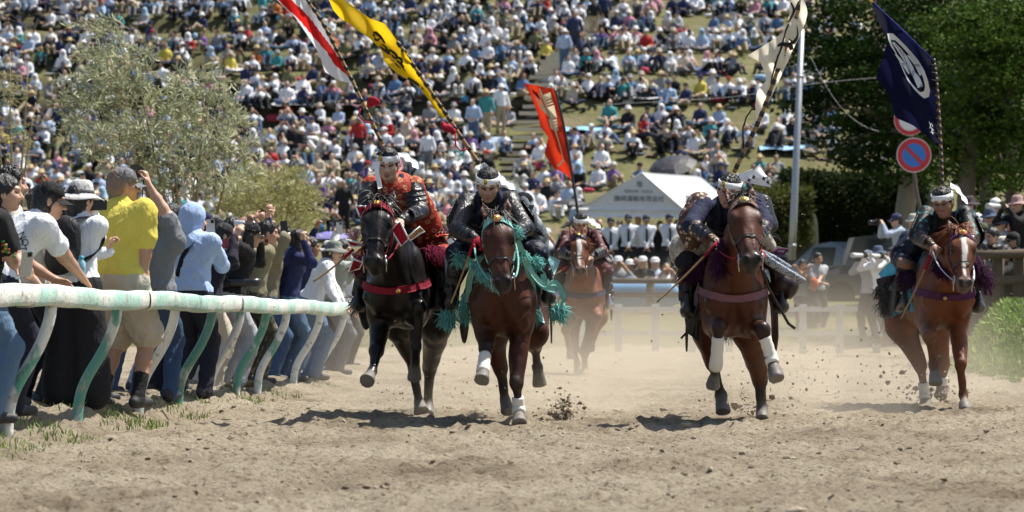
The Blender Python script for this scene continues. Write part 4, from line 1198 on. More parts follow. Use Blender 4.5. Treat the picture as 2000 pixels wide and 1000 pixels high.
plates('elbow_guard', H1['K'](812, 392, .18), (A(1, .2, .2), A(.15, -.1, -1), A(.3, -1, .1)), .15, .15, 4, lacq, R1['root'], .9)
plates('elbow_guard', H1['K'](717, 392, .16), (A(1, -.2, -.2), A(-.1, -.1, -1), A(-.3, -1, .1)), .13, .14, 4, lacq, R1['root'], .9)
ribbon('headband_tail', [H1['K'](740, 316, .10), H1['K'](736, 333, .05), H1['K'](739, 350, .03), H1['K'](743, 368, .0)], .034, WHITE_C, R1['root'], side=(1, -.3, 0))
ribbon('cloth_bow', [H1['K'](772, 302, .34), H1['K'](790, 305, .42), H1['K'](806, 316, .46), H1['K'](817, 330, .48)], [.03, .075, .085, .06], WHITE_C, R1['root'], side=(.1, .68, .52), wave=.012)
ribbon('cloth_bow', [H1['K'](745, 310, .34), H1['K'](733, 322, .40), H1['K'](722, 332, .44)], [.03, .05, .05], WHITE_C, R1['root'], side=(-.13, .4, .36), wave=.01)
# cloth ornaments on the bridle: crimson squares edged in white, one gold
red_sq = cloth('bright_crimson_cloth', (.38, .008, .022)); gold_cl = brocade('gold_brocade', (.55, .28, .06), (.7, .5, .2), 30, False, .6, (.45, .2, .05))
def edged(h, pts, dys, m, name='bridle_ornament'):
    o = cloth_piece(name, pts, h['K'], dys, h['root'], m, wave=.008)
    c = [h['K'](x, y, d - .004) for (x, y), d in zip(pts, dys)]
    b = MB(); b.tube(c + [c[0]], .0075, 5); b.build('white_edging', WHITE_C, o)
edged(H1, [(764, 449), (781, 432), (798, 467), (783, 480)], (-.55, -.58, -.5, -.52), red_sq)
edged(H1, [(797, 462), (820, 443), (829, 451), (800, 470)], (-.52, -.5, -.48, -.5), gold_cl)
edged(H1, [(694, 402), (714, 403), (711, 412), (703, 423)], (-.5, -.48, -.46, -.48), red_sq)
edged(H1, [(675, 468), (703, 475), (714, 479), (684, 481)], (-.6, -.55, -.5, -.58), red_sq)
edged(H1, [(690, 506), (708, 512), (702, 525), (681, 530)], (-.5, -.45, -.4, -.45), crimson)
tassel(H1, H1['K'](693, 460, -.5), cloth('pale_pink_fringe', (.5, .3, .34)), .07, 90, .03, 1.0, A(-.5, -.3, .3), 21)
fringe(H1, [H1['K'](832, 486, .25), H1['K'](848, 484, .4), H1['K'](866, 490, .5)], wine_f, .15, 230, 22, d=A(.9, -.4, -.7))
fringe(H1, [H1['K'](708, 500, .3), H1['K'](700, 520, .4)], wine_f, .12, 110, 23, d=A(-.6, -.3, -.8))
reins(H1, crimson, [R1['P']['wrL'], R1['P']['wrR']])
for x0, y0, d0 in ((865, 600, .62), (700, 596, .55)): tassel(H1, H1['K'](x0, y0 - 6, d0), cloth('dark_fur', (.03, .028, .03)), .10, 160, .06, 1.0, A(0, -.2, -.8), 24 + x0)
whip(H1['K'](690, 487, -.1), H1['K'](612, 550, -.2), 'reddish stick crop held low beside the black horse')

# ---------------------------------------------------------------- rider and horse 2
H2['emb_ring'] = mat('coral_ring', (.62, .22, .13), rough=.6)
tack(H2, turq, bw=.055)
seat(H2, turq_l, flap_z=.68)
R2 = rider(H2, dict(look=(-90, 24), g=1.02, skin=1, badge=.6, glove=True, label='rider in black armour with grey silk on the turquoise-decked bay', ua=.072,
    j=dict(pel=(962, 455, .82), neck=(955, 382, .18), head=(953, 362, .04), shL=(914, 393, .22), elL=(893, 448, -.05), wrL=(926, 466, -.18), shR=(996, 393, .24), elR=(1026, 444, -.02), wrR=(1002, 462, -.18),
           knL=(894, 497, .36), anL=(884, 572, .55), knR=(1048, 494, .40), anR=(1072, 562, .60)),
    m=dict(top=lacq, bottom=navy_cl, arm=lacq, fore=lacq, shin=navy_cl, lace=cord_navy, glove=cord_red)))
Sx = Shape()
for a, b, r1, r2 in (((985, 385, .45), (1035, 465, .72), .13, .13), ((1005, 400, .5), (1046, 480, .75), .10, .10), ((1028, 470, .65), (1040, 500, .7), .10, .07)): Sx.cone(H2['K'](*a), H2['K'](*b), r1, r2, 0, .06)
sdf_obj('grey_silk_cape', Sx, .014, [gray_br], R2['root'], fold=.018, fsc=(6, 6, 5))
mb = MB(); th = np.linspace(.1, 1.9 * pi, 16); mb.tube([H2['K'](1022 + 17 * cos(q), 398 + 20 * sin(q), .42 + .1 * sin(q)) for q in th], .02, 6, flat=.3); mb.build('cape_hoop', gray_br, R2['root'])
ribbon('cloth_bow', [H2['K'](962, 342, .2), H2['K'](978, 350, .28), H2['K'](992, 360, .32), H2['K'](1006, 370, .34)], [.04, .085, .08, .04], WHITE_C, R2['root'], side=(.1, .68, .52), wave=.01)
ribbon('cloth_bow', [H2['K'](936, 345, .2), H2['K'](934, 330, .24), H2['K'](942, 322, .26), H2['K'](954, 331, .24)], [.03, .05, .05, .03], WHITE_C, R2['root'], side=(1, -.3, 0), wave=.01)
cloth_piece('saddle_blanket_corner', [(1050, 490), (1094, 508), (1078, 548), (1052, 548)], H2['K'], (.8, 1.0, .95, .7), H2['root'], turq_l)
cloth_piece('saddle_blanket_corner', [(868, 500), (900, 490), (900, 560), (872, 545)], H2['K'], (.9, .7, .7, .9), H2['root'], turq_l)
fringe(H2, [H2['K'](918, 505, -.02), H2['K'](930, 520, -.14), H2['K'](945, 536, -.22), H2['K'](965, 548, -.26), H2['K'](978, 552, -.25)], turq_d, .075, 380, 31, r0=.004)
fringe(H2, [H2['K'](1008, 500, -.14), H2['K'](1022, 492, -.05), H2['K'](1030, 500, .1)], turq_d, .06, 150, 32, d=A(.2, -.4, -.6), r0=.0055)
fringe(H2, [H2['K'](905, 575, .35), H2['K'](902, 605, .5), H2['K'](918, 612, .5)], turq_d, .11, 190, 33, r0=.004)
fringe(H2, [H2['K'](1034, 595, .35), H2['K'](1046, 605, .45)], turq_d, .12, 180, 34, r0=.004)
tassel(H2, H2['K'](878, 618, .5), turq_d, .10, 330, .045, .7, A(-.5, -.3, -.8), 35, r0=.006)
tassel(H2, H2['K'](1090, 606, .5), turq_d, .09, 330, .045, .8, A(.4, -.3, -.7), 36, r0=.006)
tassel(H2, H2['K'](1010, 452, -.35), turq_d, .06, 120, .03, 1., A(.3, -.4, -.3), 37)
tassel(H2, H2['K'](1046, 512, .2), turq_d, .07, 200, .035, 1., A(.4, -.3, -.5), 38, r0=.0055)
tassel(H2, H2['K'](898, 505, .2), turq_d, .07, 160, .035, 1., A(-.2, -.3, -.7), 39, r0=.0055)
for pts in ([(1020, 490, .0), (1035, 525, -.02), (1052, 548, .1), (1066, 555, .2), (1060, 535, .2)], [(1068, 560, .3), (1085, 552, .4), (1101, 580, .45), (1096, 606, .45)], [(1048, 545, .25), (1062, 560, .22), (1085, 566, .3)]):
    ribbon('braid_cord', [H2['K'](*q) for q in pts], .045, turq, H2['root'], side=(0.2, 0, 1))
ribbon('side_band', [H2['K'](1010, 470, -.2), H2['K'](1030, 520, -.02), H2['K'](1040, 560, .2), H2['K'](1042, 590, .3)], .05, turq, H2['root'], side=(1, 0, .3))
ribbon('side_band', [H2['K'](940, 500, -.1), H2['K'](918, 540, .1), H2['K'](914, 590, .3)], .05, turq, H2['root'], side=(1, 0, .3))
reins(H2, turq, [R2['P']['wrL'], R2['P']['wrR']])
whip(H2['K'](926, 470, -.16), H2['K'](881, 592, -.2), 'knotted bamboo crop hanging beside the turquoise-decked bay')

# ---------------------------------------------------------------- rider and horse 3
H3['emb_ring'] = mat('brass_ring', (.34, .28, .16), rough=.45, metal=.5)
tack(H3, tan_br, collar=(mauve, 1.04), bw=.055)
seat(H3, cloth('grey_saddle_cloth', (.12, .12, .13)), flap_z=.62)
R3 = rider(H3, dict(look=(-98, 12, -10), g=1.02, skin=1, badge=1.5, glove=True, label='rider in navy with brown brocade sleeves leaning over the red bay horse', ua=.072, guards=False,
    j=dict(pel=(1420, 470, .85), neck=(1425, 392, .25), head=(1424, 374, .10), shL=(1372, 402, .30), elL=(1350, 440, .08), wrL=(1398, 474, -.10), shR=(1474, 396, .30), elR=(1496, 438, .1), wrR=(1472, 470, -.1),
           knL=(1340, 505, .40), anL=(1342, 588, .55), knR=(1516, 505, .42), anR=(1524, 580, .60)),
    m=dict(top=cord_navy, bottom=cord_dk, arm=cord_navy, fore=brown_br, shin=lacq, lace=cord_dk, sode=lacq, hai=lacq)))
for nm, prs, mm in (('brocade_sleeve', (((1366, 398, .32), (1344, 445, .25), .09, .085), ((1352, 425, .28), (1350, 470, .25), .08, .07)), brown_br), ('brocade_trousers', (((1375, 470, .5), (1335, 488, .42), .12, .10), ((1335, 480, .42), (1330, 500, .45), .09, .08)), cream_br),
                    ('brocade_sleeve', (((1490, 400, .4), (1502, 440, .35), .075, .07),), lacq), ('sash', (((1486, 455, .3), (1500, 480, .35), .07, .06),), cream_br)):
    Sx = Shape()
    for a, b, r1, r2 in prs: Sx.cone(H3['K'](*a), H3['K'](*b), r1, r2, 0, .05)
    sdf_obj(nm, Sx, .012, [mm], R3['root'], fold=.014)
def paper_bow(h, root, quads):
    for q, dy in quads: cloth_piece('white_paper_bow', q, h['K'], dy, root, paper, wave=.006)
paper_bow(H3, R3['root'], [([(1436, 342), (1470, 330), (1478, 348), (1444, 358)], (.25, .3, .32, .26)), ([(1458, 345), (1484, 320), (1497, 345), (1508, 352)], (.3, .36, .36, .34)), ([(1452, 350), (1500, 344), (1506, 366), (1462, 357)], (.27, .33, .34, .3))])
for x, y in ((1463, 352), (1472, 346), (1492, 349), (1500, 356)):
    mb = MB(); mb.tube([H3['K'](x - 3, y + 1, .24), H3['K'](x + 3, y - 2, .24)], .006, 4); mb.tube([H3['K'](x - 1, y - 4, .24), H3['K'](x + 1, y + 4, .24)], .005, 4); mb.build('brush_mark', ink, R3['root'])
for xs_ in ((1466, 360), (1470, 385)): pass
check_m = brocade('checked_rope', (.04, .05, .09), (.42, .48, .56), 34, False, .8, (.5, .55, .62))
mb = MB(); mb.tube([H3['K'](1482, 490, -.1), H3['K'](1505, 512, .0), H3['K'](1535, 530, .15), H3['K'](1567, 548, .3)], [.03, .045, .042, .035], 10, flat=.7); mb.build('checked_sash', check_m, R3['root'])
mb = MB(); mb.tube([H3['K'](1486, 492, .0), H3['K'](1512, 505, .1), H3['K'](1540, 522, .25)], [.03, .035, .03], 10, flat=.7); mb.build('checked_sash', check_m, R3['root'])
mb = MB(); mb.tube([H3['K'](1500, 500, .15), H3['K'](1520, 486, .2), H3['K'](1538, 487, .25), H3['K'](1530, 496, .25), H3['K'](1514, 494, .2)], .012, 6); mb.build('purple_cord', purple, R3['root'])
mb = MB(); mb.lathe([(.001, -.10), (.06, -.095), (.095, -.05), (.10, 0), (.095, .05), (.10, .055), (.085, .10), (.03, .12), (.001, .12)], H3['K'](1530, 555, .5), np.array([A(0, 1, 0), A(.4, 0, .9), A(.9, 0, -.4)]), 20); mb.build('saddle_bag', mat('brown_leather', (.03, .017, .015), rough=.35), H3['root'])
fringe(H3, [H3['K'](1410, 470, -.3), H3['K'](1400, 500, -.15), H3['K'](1408, 520, -.12)], purple_d, .13, 330, 41, r0=.006)
fringe(H3, [H3['K'](1372, 505, .3), H3['K'](1350, 515, .4), H3['K'](1335, 520, .45)], purple_d, .16, 330, 42, r0=.006)
cloth_piece('leather_apron', [(1334, 590), (1366, 600), (1366, 668), (1342, 650)], H3['K'], (.5, .45, .5, .55), H3['root'], leather_m)
mb = MB(); mb.tube([H3['K'](1486, 520, -.05), H3['K'](1500, 560, .1), H3['K'](1522, 600, .3), H3['K'](1540, 632, .3), H3['K'](1553, 642, .3)], .013, 6, flat=.5); mb.build('loose_strap', leather_m, H3['root'])
mb = MB(); mb.tube([H3['K'](1373, 560, .2), H3['K'](1350, 640, .45), H3['K'](1330, 661, .45)], .010, 6, flat=.5); mb.build('loose_strap', leather_m, H3['root'])
reins(H3, cord_red, [R3['P']['wrL'], R3['P']['wrR']])
whip(H3['K'](1402, 472, -.14), H3['K'](1283, 590, -.24), 'long bamboo crop with red grip held by the navy-clad rider')

# ---------------------------------------------------------------- rider and horse 5 (far right)
H5['emb_ring'] = mat('orange_ring', (.62, .2, .06), rough=.6)
tack(H5, purple, collar=(purple, 1.02), bw=.06)
seat(H5, sky_cl, flap_z=.84)
R5 = rider(H5, dict(look=(-108, 16, 4), g=1.03, skin=2, badge=0, label='rider in teal and black armour on the chestnut at far right', ua=.075,
    j=dict(pel=(1806, 488, .88), neck=(1845, 420, .28), head=(1841, 396, .15), shL=(1808, 420, .32), elL=(1794, 463, .10), wrL=(1820, 481, -.10), shR=(1884, 420, .34), elR=(1900, 464, .15), wrR=(1886, 484, -.05),
           knL=(1768, 515, .50), anL=(1756, 580, .72), knR=(1898, 520, .45), anR=(1906, 584, .60)),
    m=dict(top=lacq, bottom=navy_cl, arm=teal_br, fore=lacq_brown, shin=cloth('dark_legging', (.035, .03, .04)), lace=cord_dk, sode=lacq, hai=navy_cl, plate=lacq, kote=lacq_brown), stir_m=mat('steel_stirrup', (.12, .12, .125), rough=.3, metal=.7)))
ribbon('headband_tail', [H5['K'](1856, 362, .22), H5['K'](1868, 368, .26), H5['K'](1880, 384, .28), H5['K'](1888, 398, .26)], [.06, .075, .07, .05], paper, R5['root'], side=(.2, .68, .45), wave=.006)
Sx = Shape()
for a, b, r1, r2 in (((1800, 470, .6), (1764, 500, .6), .12, .11), ((1775, 470, .75), (1762, 510, .7), .09, .09)): Sx.cone(H5['K'](*a), H5['K'](*b), r1, r2, 0, .05)
sdf_obj('navy_hakama', Sx, .013, [navy_cl], R5['root'], fold=.016)
mb = MB(); mb.tube([H5['K'](1757, 512, .45), H5['K'](1770, 516, .40), H5['K'](1783, 519, .45)], .045, 10); mb.build('knee_band', mat('tan_leather', (.22, .12, .07), rough=.6), R5['root'])
cloth_piece('saddle_blanket', [(1745, 505), (1782, 490), (1750, 590), (1716, 535)], H5['K'], (.95, .75, .9, 1.1), H5['root'], sky_cl)
cloth_piece('saddle_blanket_edge', [(1711, 545), (1752, 535), (1756, 548), (1716, 560)], H5['K'], (1.0, .85, .85, 1.0), H5['root'], cord_dk)
tassel(H5, H5['K'](1731, 585, .9), cord_dk, .15, 220, .03, .35, A(0, -.1, -1), 51, r0=.006); tassel(H5, H5['K'](1722, 560, .92), cord_dk, .12, 140, .03, .35, A(.1, -.1, -1), 52, r0=.006)
fringe(H5, [H5['K'](1836, 525, -.2), H5['K'](1828, 510, -.05), H5['K'](1850, 530, -.25)], purple_d, .10, 260, 53, r0=.006)
fringe(H5, [H5['K'](1900, 500, -.1), H5['K'](1915, 520, .1), H5['K'](1922, 540, .2)], purple_d, .16, 320, 54, r0=.006, d=A(.3, -.3, -.9))
fringe(H5, [H5['K'](1760, 530, .5), H5['K'](1790, 540, .4)], purple_d, .14, 220, 55, r0=.006)
mb = MB(); mb.tube([H5['K'](1905, 500, -.05), H5['K'](1925, 545, .1), H5['K'](1938, 578, .2), H5['K'](1925, 575, .15), H5['K'](1915, 545, .1)], .012, 6); mb.build('purple_cord', purple, H5['root'])
reins(H5, cloth('white_rope', (.55, .56, .56)), [R5['P']['wrL'], R5['P']['wrR']])
whip(H5['K'](1820, 496, -.12), H5['K'](1760, 622, -.2), 'yellow bamboo crop hanging beside the chestnut at far right')

# ---------------------------------------------------------------- rider and horse 4 (behind, in the dust)
tack(H4, navy_cl, collar=(cord_navy, 1.02), emb=True)
seat(H4, maroon_br, flap_z=.7)
R4 = rider(H4, dict(look=(-88, 20), g=1.03, skin=1, badge=0, label='rider in maroon on the far chestnut horse in the dust',
    j=dict(pel=(1140, 492, .85), neck=(1136, 450, .25), head=(1135, 437, .1), shL=(1108, 460, .3), elL=(1097, 492, .05), wrL=(1116, 502, -.15), shR=(1164, 460, .3), elR=(1178, 490, .05), wrR=(1156, 502, -.15),
           knL=(1096, 520, .4), anL=(1092, 568, .6), knR=(1184, 530, .4), anR=(1190, 585, .5)),
    m=dict(top=maroon_br, bottom=maroon_br, arm=maroon_br, fore=lacq, shin=lacq_brown, lace=cord_dk), stir_m=iron_m))
ribbon('cloth_bow', [H4['K'](1142, 430, .3), H4['K'](1155, 432, .35), H4['K'](1166, 440, .38), H4['K'](1172, 446, .38)], [.06, .11, .10, .05], paper, R4['root'], side=(.1, .68, .52), wave=.01)
reins(H4, cord_navy, [R4['P']['wrL'], R4['P']['wrR']])
for h, rr, lab in ((H4, R4, 'slim crop held low by the maroon rider in the dust'),): whip(h['K'](1108, 520, -.2), h['K'](1060, 548, -.3), lab)

# ---------------------------------------------------------------- banners
def banner(label, rows, Yb, wave, mats, mfun, pole, pole_r=.016, knots=0, knot_m=None, pole_m=None, nu=26, nv=60, slope=0.0):
    """cloth between two edge polylines at real depth; returns a function that lays marks on the cloth"""
    rows = np.array(rows, float); root = empty('banner', J(pole[-1][0], pole[-1][1], Yb + .35), label, 'banner', 'riders\' back banners')
    x_ref = pole[0][0]
    def depth(x, y): return Yb + .25 + wave[0] * np.sin(x * wave[1] + y * wave[2] + wave[3]) + .5 * wave[0] * np.sin(x * wave[1] * 2.3 - y * wave[2] * 1.7) + slope * (x - x_ref)
    v = np.linspace(0, len(rows) - 1, nv); i = np.clip(v.astype(int), 0, len(rows) - 2); f = (v - i)[:, None]
    rr = rows[i] * (1 - f) + rows[i + 1] * f
    uu = np.linspace(0, 1, nu)
    X = rr[:, 0:1] * (1 - uu) + rr[:, 2:3] * uu; Y = rr[:, 1:2] * (1 - uu) + rr[:, 3:4] * uu
    D = depth(X, Y); P = np.stack([(X - 1000) * D / F, D, CH + (HY - Y) * D / F], -1)
    Vn = P.reshape(-1, 3); a, b = nv, nu
    Fc = []; M = []
    for p in range(a - 1):
        for q in range(b - 1):
            Fc.append((p * b + q, p * b + q + 1, (p + 1) * b + q + 1, (p + 1) * b + q)); M.append(mfun((q + .5) / (b - 1), (p + .5) / (a - 1), X[p, q], Y[p, q]))
    o = mk('flag_cloth', Vn, np.array(Fc), mats, root, M)
    # bamboo pole with black nodes
    pp = np.array([J(x, y, Yb + .3 + slope * (x - x_ref) * 0 + .0) for x, y in pole]); t = np.linspace(0, len(pp) - 1, 30); i = np.clip(t.astype(int), 0, len(pp) - 2); f = (t - i)[:, None]
    pp2 = pp[i] * (1 - f) + pp[i + 1] * f
    pp2 = relax_line(pp2)
    dd = np.array([Yb + .25 - .03] * 30)
    mb = MB(); mb.tube(pp2 + A(0, -.09, 0), np.linspace(pole_r * .75, pole_r, 30), 8); po = mb.build('pole', pole_m or bamboo, root)
    for q in range(knots):
        s = (q + .5) / knots * 28.9; i0 = int(s); c = pp2[i0] * (1 - s + i0) + pp2[i0 + 1] * (s - i0) + A(0, -.09, 0); d = un(pp2[i0 + 1] - pp2[i0])
        kb = MB(); kb.tube([c - d * .02, c + d * .02], pole_r * 1.12, 8); kb.build('pole_node', knot_m or bamboo_k, po)
    def mark(name, polys, m, off=.008, parent=None):
        Vs, Fs = [], []; o_ = 0
        for poly in polys:
            poly = np.array(poly, float); d = depth(poly[:, 0], poly[:, 1]) - off
            Vs.append(np.stack([(poly[:, 0] - 1000) * d / F, d, CH + (HY - poly[:, 1]) * d / F], -1)); Fs.append(tuple(range(o_, o_ + len(poly)))); o_ += len(poly)
        return mk(name, np.concatenate(Vs), Fs, m, parent or o, smooth=False)
    return root, mark, depth

def relax_line(p):
    p = p.copy()
    for _ in range(8): p[1:-1] = (p[:-2] + 2 * p[1:-1] + p[2:]) / 4
    return p

def stroke(pts, w):
    """brush stroke as quads along a smooth line, tapering; returns polygons"""
    pts = np.array(pts, float); n = max(8, 5 * len(pts)); t = np.linspace(0, len(pts) - 1, n); i = np.clip(t.astype(int), 0, len(pts) - 2); f = (t - i)[:, None]
    g = lambda q: pts[np.clip(q, 0, len(pts) - 1)]
    p0, p1, p2, p3 = g(i - 1), g(i), g(i + 1), g(i + 2)
    c = 0.5 * ((2 * p1) + (-p0 + p2) * f + (2 * p0 - 5 * p1 + 4 * p2 - p3) * f ** 2 + (-p0 + 3 * p1 - 3 * p2 + p3) * f ** 3)
    T = np.gradient(c, axis=0); T /= np.linalg.norm(T, axis=1)[:, None] + 1e-9; Nn = np.stack([-T[:, 1], T[:, 0]], 1)
    u = np.linspace(0, 1, n); ww = np.interp(u, np.linspace(0, 1, len(w)), w) / 2
    a, b = c + Nn * ww[:, None], c - Nn * ww[:, None]
    return [[a[k], a[k + 1], b[k + 1], b[k]] for k in range(n - 1)]

fl_white = cloth('banner_white', (.74, .74, .76), bump=.1); fl_red = cloth('banner_red', (.62, .018, .016), bump=.1); fl_yel = cloth('banner_yellow', (.72, .47, .012), bump=.1)
fl_org = cloth('banner_scarlet', (.55, .035, .012), bump=.1); fl_cream = cloth('banner_cream', (.82, .76, .62), bump=.1); fl_navy = cloth('banner_navy', (.006, .0065, .03), bump=.1)
em_cream = cloth('emblem_cream', (.62, .52, .33), bump=.05); em_white = cloth('emblem_white', (.70, .70, .68), bump=.05)
for m_ in (fl_white, fl_red, fl_yel, fl_org, fl_cream, fl_navy):      # thin cloth lets some sun through
    N, L = nodes(m_); b_ = N['Principled BSDF']; tr_ = N.new('ShaderNodeBsdfTranslucent'); ms = N.new('ShaderNodeMixShader'); ms.inputs[0].default_value = .6
    src = b_.inputs['Base Color'].links[0].from_socket; L.new(src, tr_.inputs[0]); L.new(b_.outputs[0], ms.inputs[1]); L.new(tr_.outputs[0], ms.inputs[2]); L.new(ms.outputs[0], N['Material Output'].inputs[0])

# white and red
def f1(u, v, x, y):
    lo = np.interp(y, [-20, 0, 35, 70, 100, 125, 148, 160], [.45, .48, .42, .30, .16, .06, .0, 0]); hi = np.interp(y, [-20, 0, 35, 70, 100, 125, 148, 160], [.95, .97, .92, .78, .58, .42, .18, 0]); return 1 if lo < u < hi else 0
b1, mark1, _ = banner('white banner with a red stripe above the rider in red brocade', [(585, -18, 522, -18), (596, 0, 541, 0), (627, 35, 578, 36), (643, 68, 604, 74), (658, 96, 624, 106), (672, 124, 634, 140), (683, 147, 660, 156), (694, 172, 685, 163), (706, 196, 696, 184), (719, 222, 709, 207)], 32.2, (.05, .05, .03, 0), [fl_white, fl_red], f1, [(585, -18), (627, 36), (652, 85), (683, 147), (719, 222), (748, 283)], .015, 17)
# yellow with brush writing
b2, mark2, _ = banner('yellow banner with black brush writing above the black-armoured rider', [(655, -12, 640, -6), (690, 12, 651, 20), (722, 36, 664, 35), (752, 46, 699, 59), (770, 72, 728, 80), (788, 98, 746, 99), (800, 116, 750, 120), (817, 140, 774, 142), (836, 166, 797, 156), (848, 186, 820, 172), (860, 206, 838, 196), (876, 231, 862, 229)], 31.6, (.06, .045, .05, 1), [fl_yel], lambda u, v, x, y: 0, [(776, 82), (797, 112), (818, 144), (859, 205), (876, 231), (901, 269), (942, 330)], .016, 14)
Z2 = lambda x, y: (700 + x / 4.76, 40 + y / 4.76)
for pts, w in (([(140, 105), (175, 130), (225, 175), (250, 215)], (4, 5, 3, 2)), ([(160, 100), (205, 150), (245, 210)], (2, 5, 3)), ([(150, 165), (175, 185), (205, 165), (235, 195)], (5, 4, 3, 2)), ([(135, 125), (155, 150)], (3, 4)), ([(195, 235), (235, 270), (285, 310)], (2, 5, 4)), ([(215, 220), (255, 250), (300, 320)], (2, 4, 2)), ([(235, 275), (265, 270), (290, 295)], (3, 4, 3)), ([(285, 270), (330, 300), (360, 340), (340, 350), (310, 320)], (3, 5, 5, 4, 3)), ([(345, 345), (385, 350), (405, 385), (385, 395), (360, 370)], (3, 5, 5, 4, 3)), ([(375, 380), (405, 425), (438, 475)], (4, 3, 1.2)), ([(340, 395), (370, 425), (395, 445)], (2, 2.5, 1)), ([(300, 360), (330, 378)], (2, 1)), ([(400, 400), (425, 435)], (3, 2)), ([(460, 535), (500, 560), (545, 590), (565, 610)], (5, 6, 5, 3)), ([(585, 620), (605, 645)], (3, 2))):
    mark2('brush_stroke', stroke([Z2(*p) for p in pts], w), ink)
# scarlet with a feathered arrow
b3, mark3, _ = banner('scarlet banner with a cream feathered arrow over the far rider', [(1022, 162, 1083, 174), (1032, 178, 1086, 186), (1040, 195, 1090, 202), (1050, 222, 1097, 228), (1056, 248, 1102, 252), (1071, 268, 1106, 270), (1063, 300, 1111, 302), (1079, 326, 1114, 330), (1105, 340, 1117, 342), (1116, 352, 1119, 354)], 51.0, (.07, .06, .03, 0), [fl_org], lambda u, v, x, y: 0, [(1083, 172), (1097, 226), (1107, 275), (1118, 350), (1126, 398), (1131, 440)], .018, 0, pole_m=lacq)
Z3 = lambda x, y: (1010 + x / 4.762, 150 + y / 4.762)
polys = [[(125, 105), (205, 155), (235, 235), (165, 180)], [(160, 190), (240, 240), (245, 255), (170, 205)], [(175, 215), (250, 262), (255, 278), (185, 232)], [(190, 245), (260, 285), (300, 380), (225, 305)], [(243, 170), (310, 142), (325, 200), (258, 225)], [(262, 235), (327, 208), (332, 224), (266, 250)], [(270, 260), (336, 234), (340, 250), (274, 275)], [(278, 285), (344, 262), (370, 385), (322, 390)], [(290, 390), (318, 400), (340, 500), (315, 480)], [(330, 400), (370, 395), (372, 412), (336, 420)], [(338, 428), (374, 420), (376, 436), (342, 445)], [(345, 452), (378, 445), (380, 500), (362, 512)]]
mark3('arrow_emblem', [[Z3(*p) for p in q] for q in polys] + stroke([Z3(*p) for p in [(208, 110), (235, 180), (285, 300), (345, 470), (395, 630), (430, 770)]], (2.4, 3.6, 3.6, 3, 1.6, 1.2)) + [[Z3(*p) for p in q] for q in ([(425, 765), (438, 775), (395, 835), (368, 830)],)] + stroke([Z3(428, 762), Z3(440, 795)], (1.2, .6)), em_cream)
# cream
b4, mark4, _ = banner('cream banner with black brush strokes streaming above the navy-clad rider', [(1542, -14, 1566, -14), (1543, 10, 1576, 16), (1542, 26, 1577, 26), (1536, 50, 1573, 44), (1529, 64, 1566, 62), (1500, 84, 1557, 82), (1459, 109, 1546, 102), (1484, 120, 1541, 116), (1493, 140, 1532, 134), (1497, 156, 1524, 152), (1478, 180, 1514, 174), (1475, 205, 1503, 196), (1475, 224, 1494, 216), (1479, 240, 1486, 238)], 31.4, (.10, .05, .035, .6), [fl_cream], lambda u, v, x, y: 0, [(1568, -18), (1552, 44), (1528, 108), (1504, 176), (1486, 228), (1460, 280), (1432, 338)], .017, 16)
Z4 = lambda x, y: (1440 + x / 4, y / 4)
for pts, w in (([(420, 20), (440, 75), (425, 130), (395, 175)], (4, 6, 6, 4)), ([(480, 10), (455, 70), (425, 140)], (4, 5, 3)), ([(400, 190), (375, 250), (365, 300)], (5, 4, 3)), ([(365, 290), (345, 370), (315, 450)], (4, 6, 4)), ([(320, 430), (300, 500), (275, 590), (262, 645)], (5, 5, 4, 2)), ([(300, 480), (285, 540)], (4, 3)), ([(315, 360), (345, 345), (385, 350)], (5, 10, 12)), ([(390, 345), (415, 360), (425, 390)], (12, 14, 9)), ([(405, 350), (450, 320), (472, 270), (465, 195)], (10, 9, 5, 1.5)), ([(400, 300), (430, 330)], (2, 6))):
    mark4('brush_stroke', stroke([Z4(*p) for p in pts], [q * .72 for q in w]), ink)
mb = MB(); mb.tube([J(1452, 290, 31.6), J(1451, 250, 31.6), J(1458, 228, 31.6), J(1468, 214, 31.6), J(1476, 213, 31.6)], .006, 5); mb.build('tie_cord', ink, b4)
# navy with a white ring of crossed feathers
b5, mark5, dep5 = banner('navy banner with white ringed feather crest at the far right', [(1702, 2, 1705, 5), (1707, 22, 1724, 22), (1716, 44, 1744, 42), (1726, 62, 1766, 64), (1733, 80, 1788, 86), (1724, 112, 1808, 106), (1716, 134, 1821, 120), (1711, 152, 1826, 146), (1722, 166, 1828, 170), (1733, 180, 1830, 190), (1741, 205, 1832, 215), (1749, 230, 1834, 240), (1782, 244, 1835, 258), (1806, 262, 1835, 272), (1831, 287, 1834, 288)], 35.1, (.06, .045, .03, .4), [fl_navy], lambda u, v, x, y: 0, [(1821, 116), (1827, 160), (1832, 230), (1836, 300), (1838, 362)], .016, 20, slope=.0015)
mb = MB(); mb.tube([J(1822, 118, 35.25), J(1765, 62, 35.25), J(1704, 5, 35.25), J(1700, 0, 35.25)], .012, 6); mb.build('top_spar', cloth('blue_spar', (.02, .025, .16)), b5)
mb = MB(); mb.tube([J(1704, 5, 35.22), J(1698, -2, 35.22)], .014, 6); mb.build('spar_tip', gold_m, b5)
def Z5(x, y): return (1690 + x / 3.333, y / 3.333)
outer = [(143, 217), (180, 218), (215, 250), (265, 300), (310, 350), (350, 400), (385, 460), (408, 525), (422, 590), (415, 630), (385, 642), (350, 615), (310, 570), (275, 520), (250, 470), (225, 410), (200, 350), (165, 300), (150, 255)]
inner = [(168, 258), (195, 262), (235, 300), (280, 350), (320, 400), (355, 455), (378, 510), (390, 560), (385, 592), (360, 602), (335, 580), (300, 540), (268, 490), (245, 440), (218, 375), (190, 320), (172, 285)]
n5 = 60
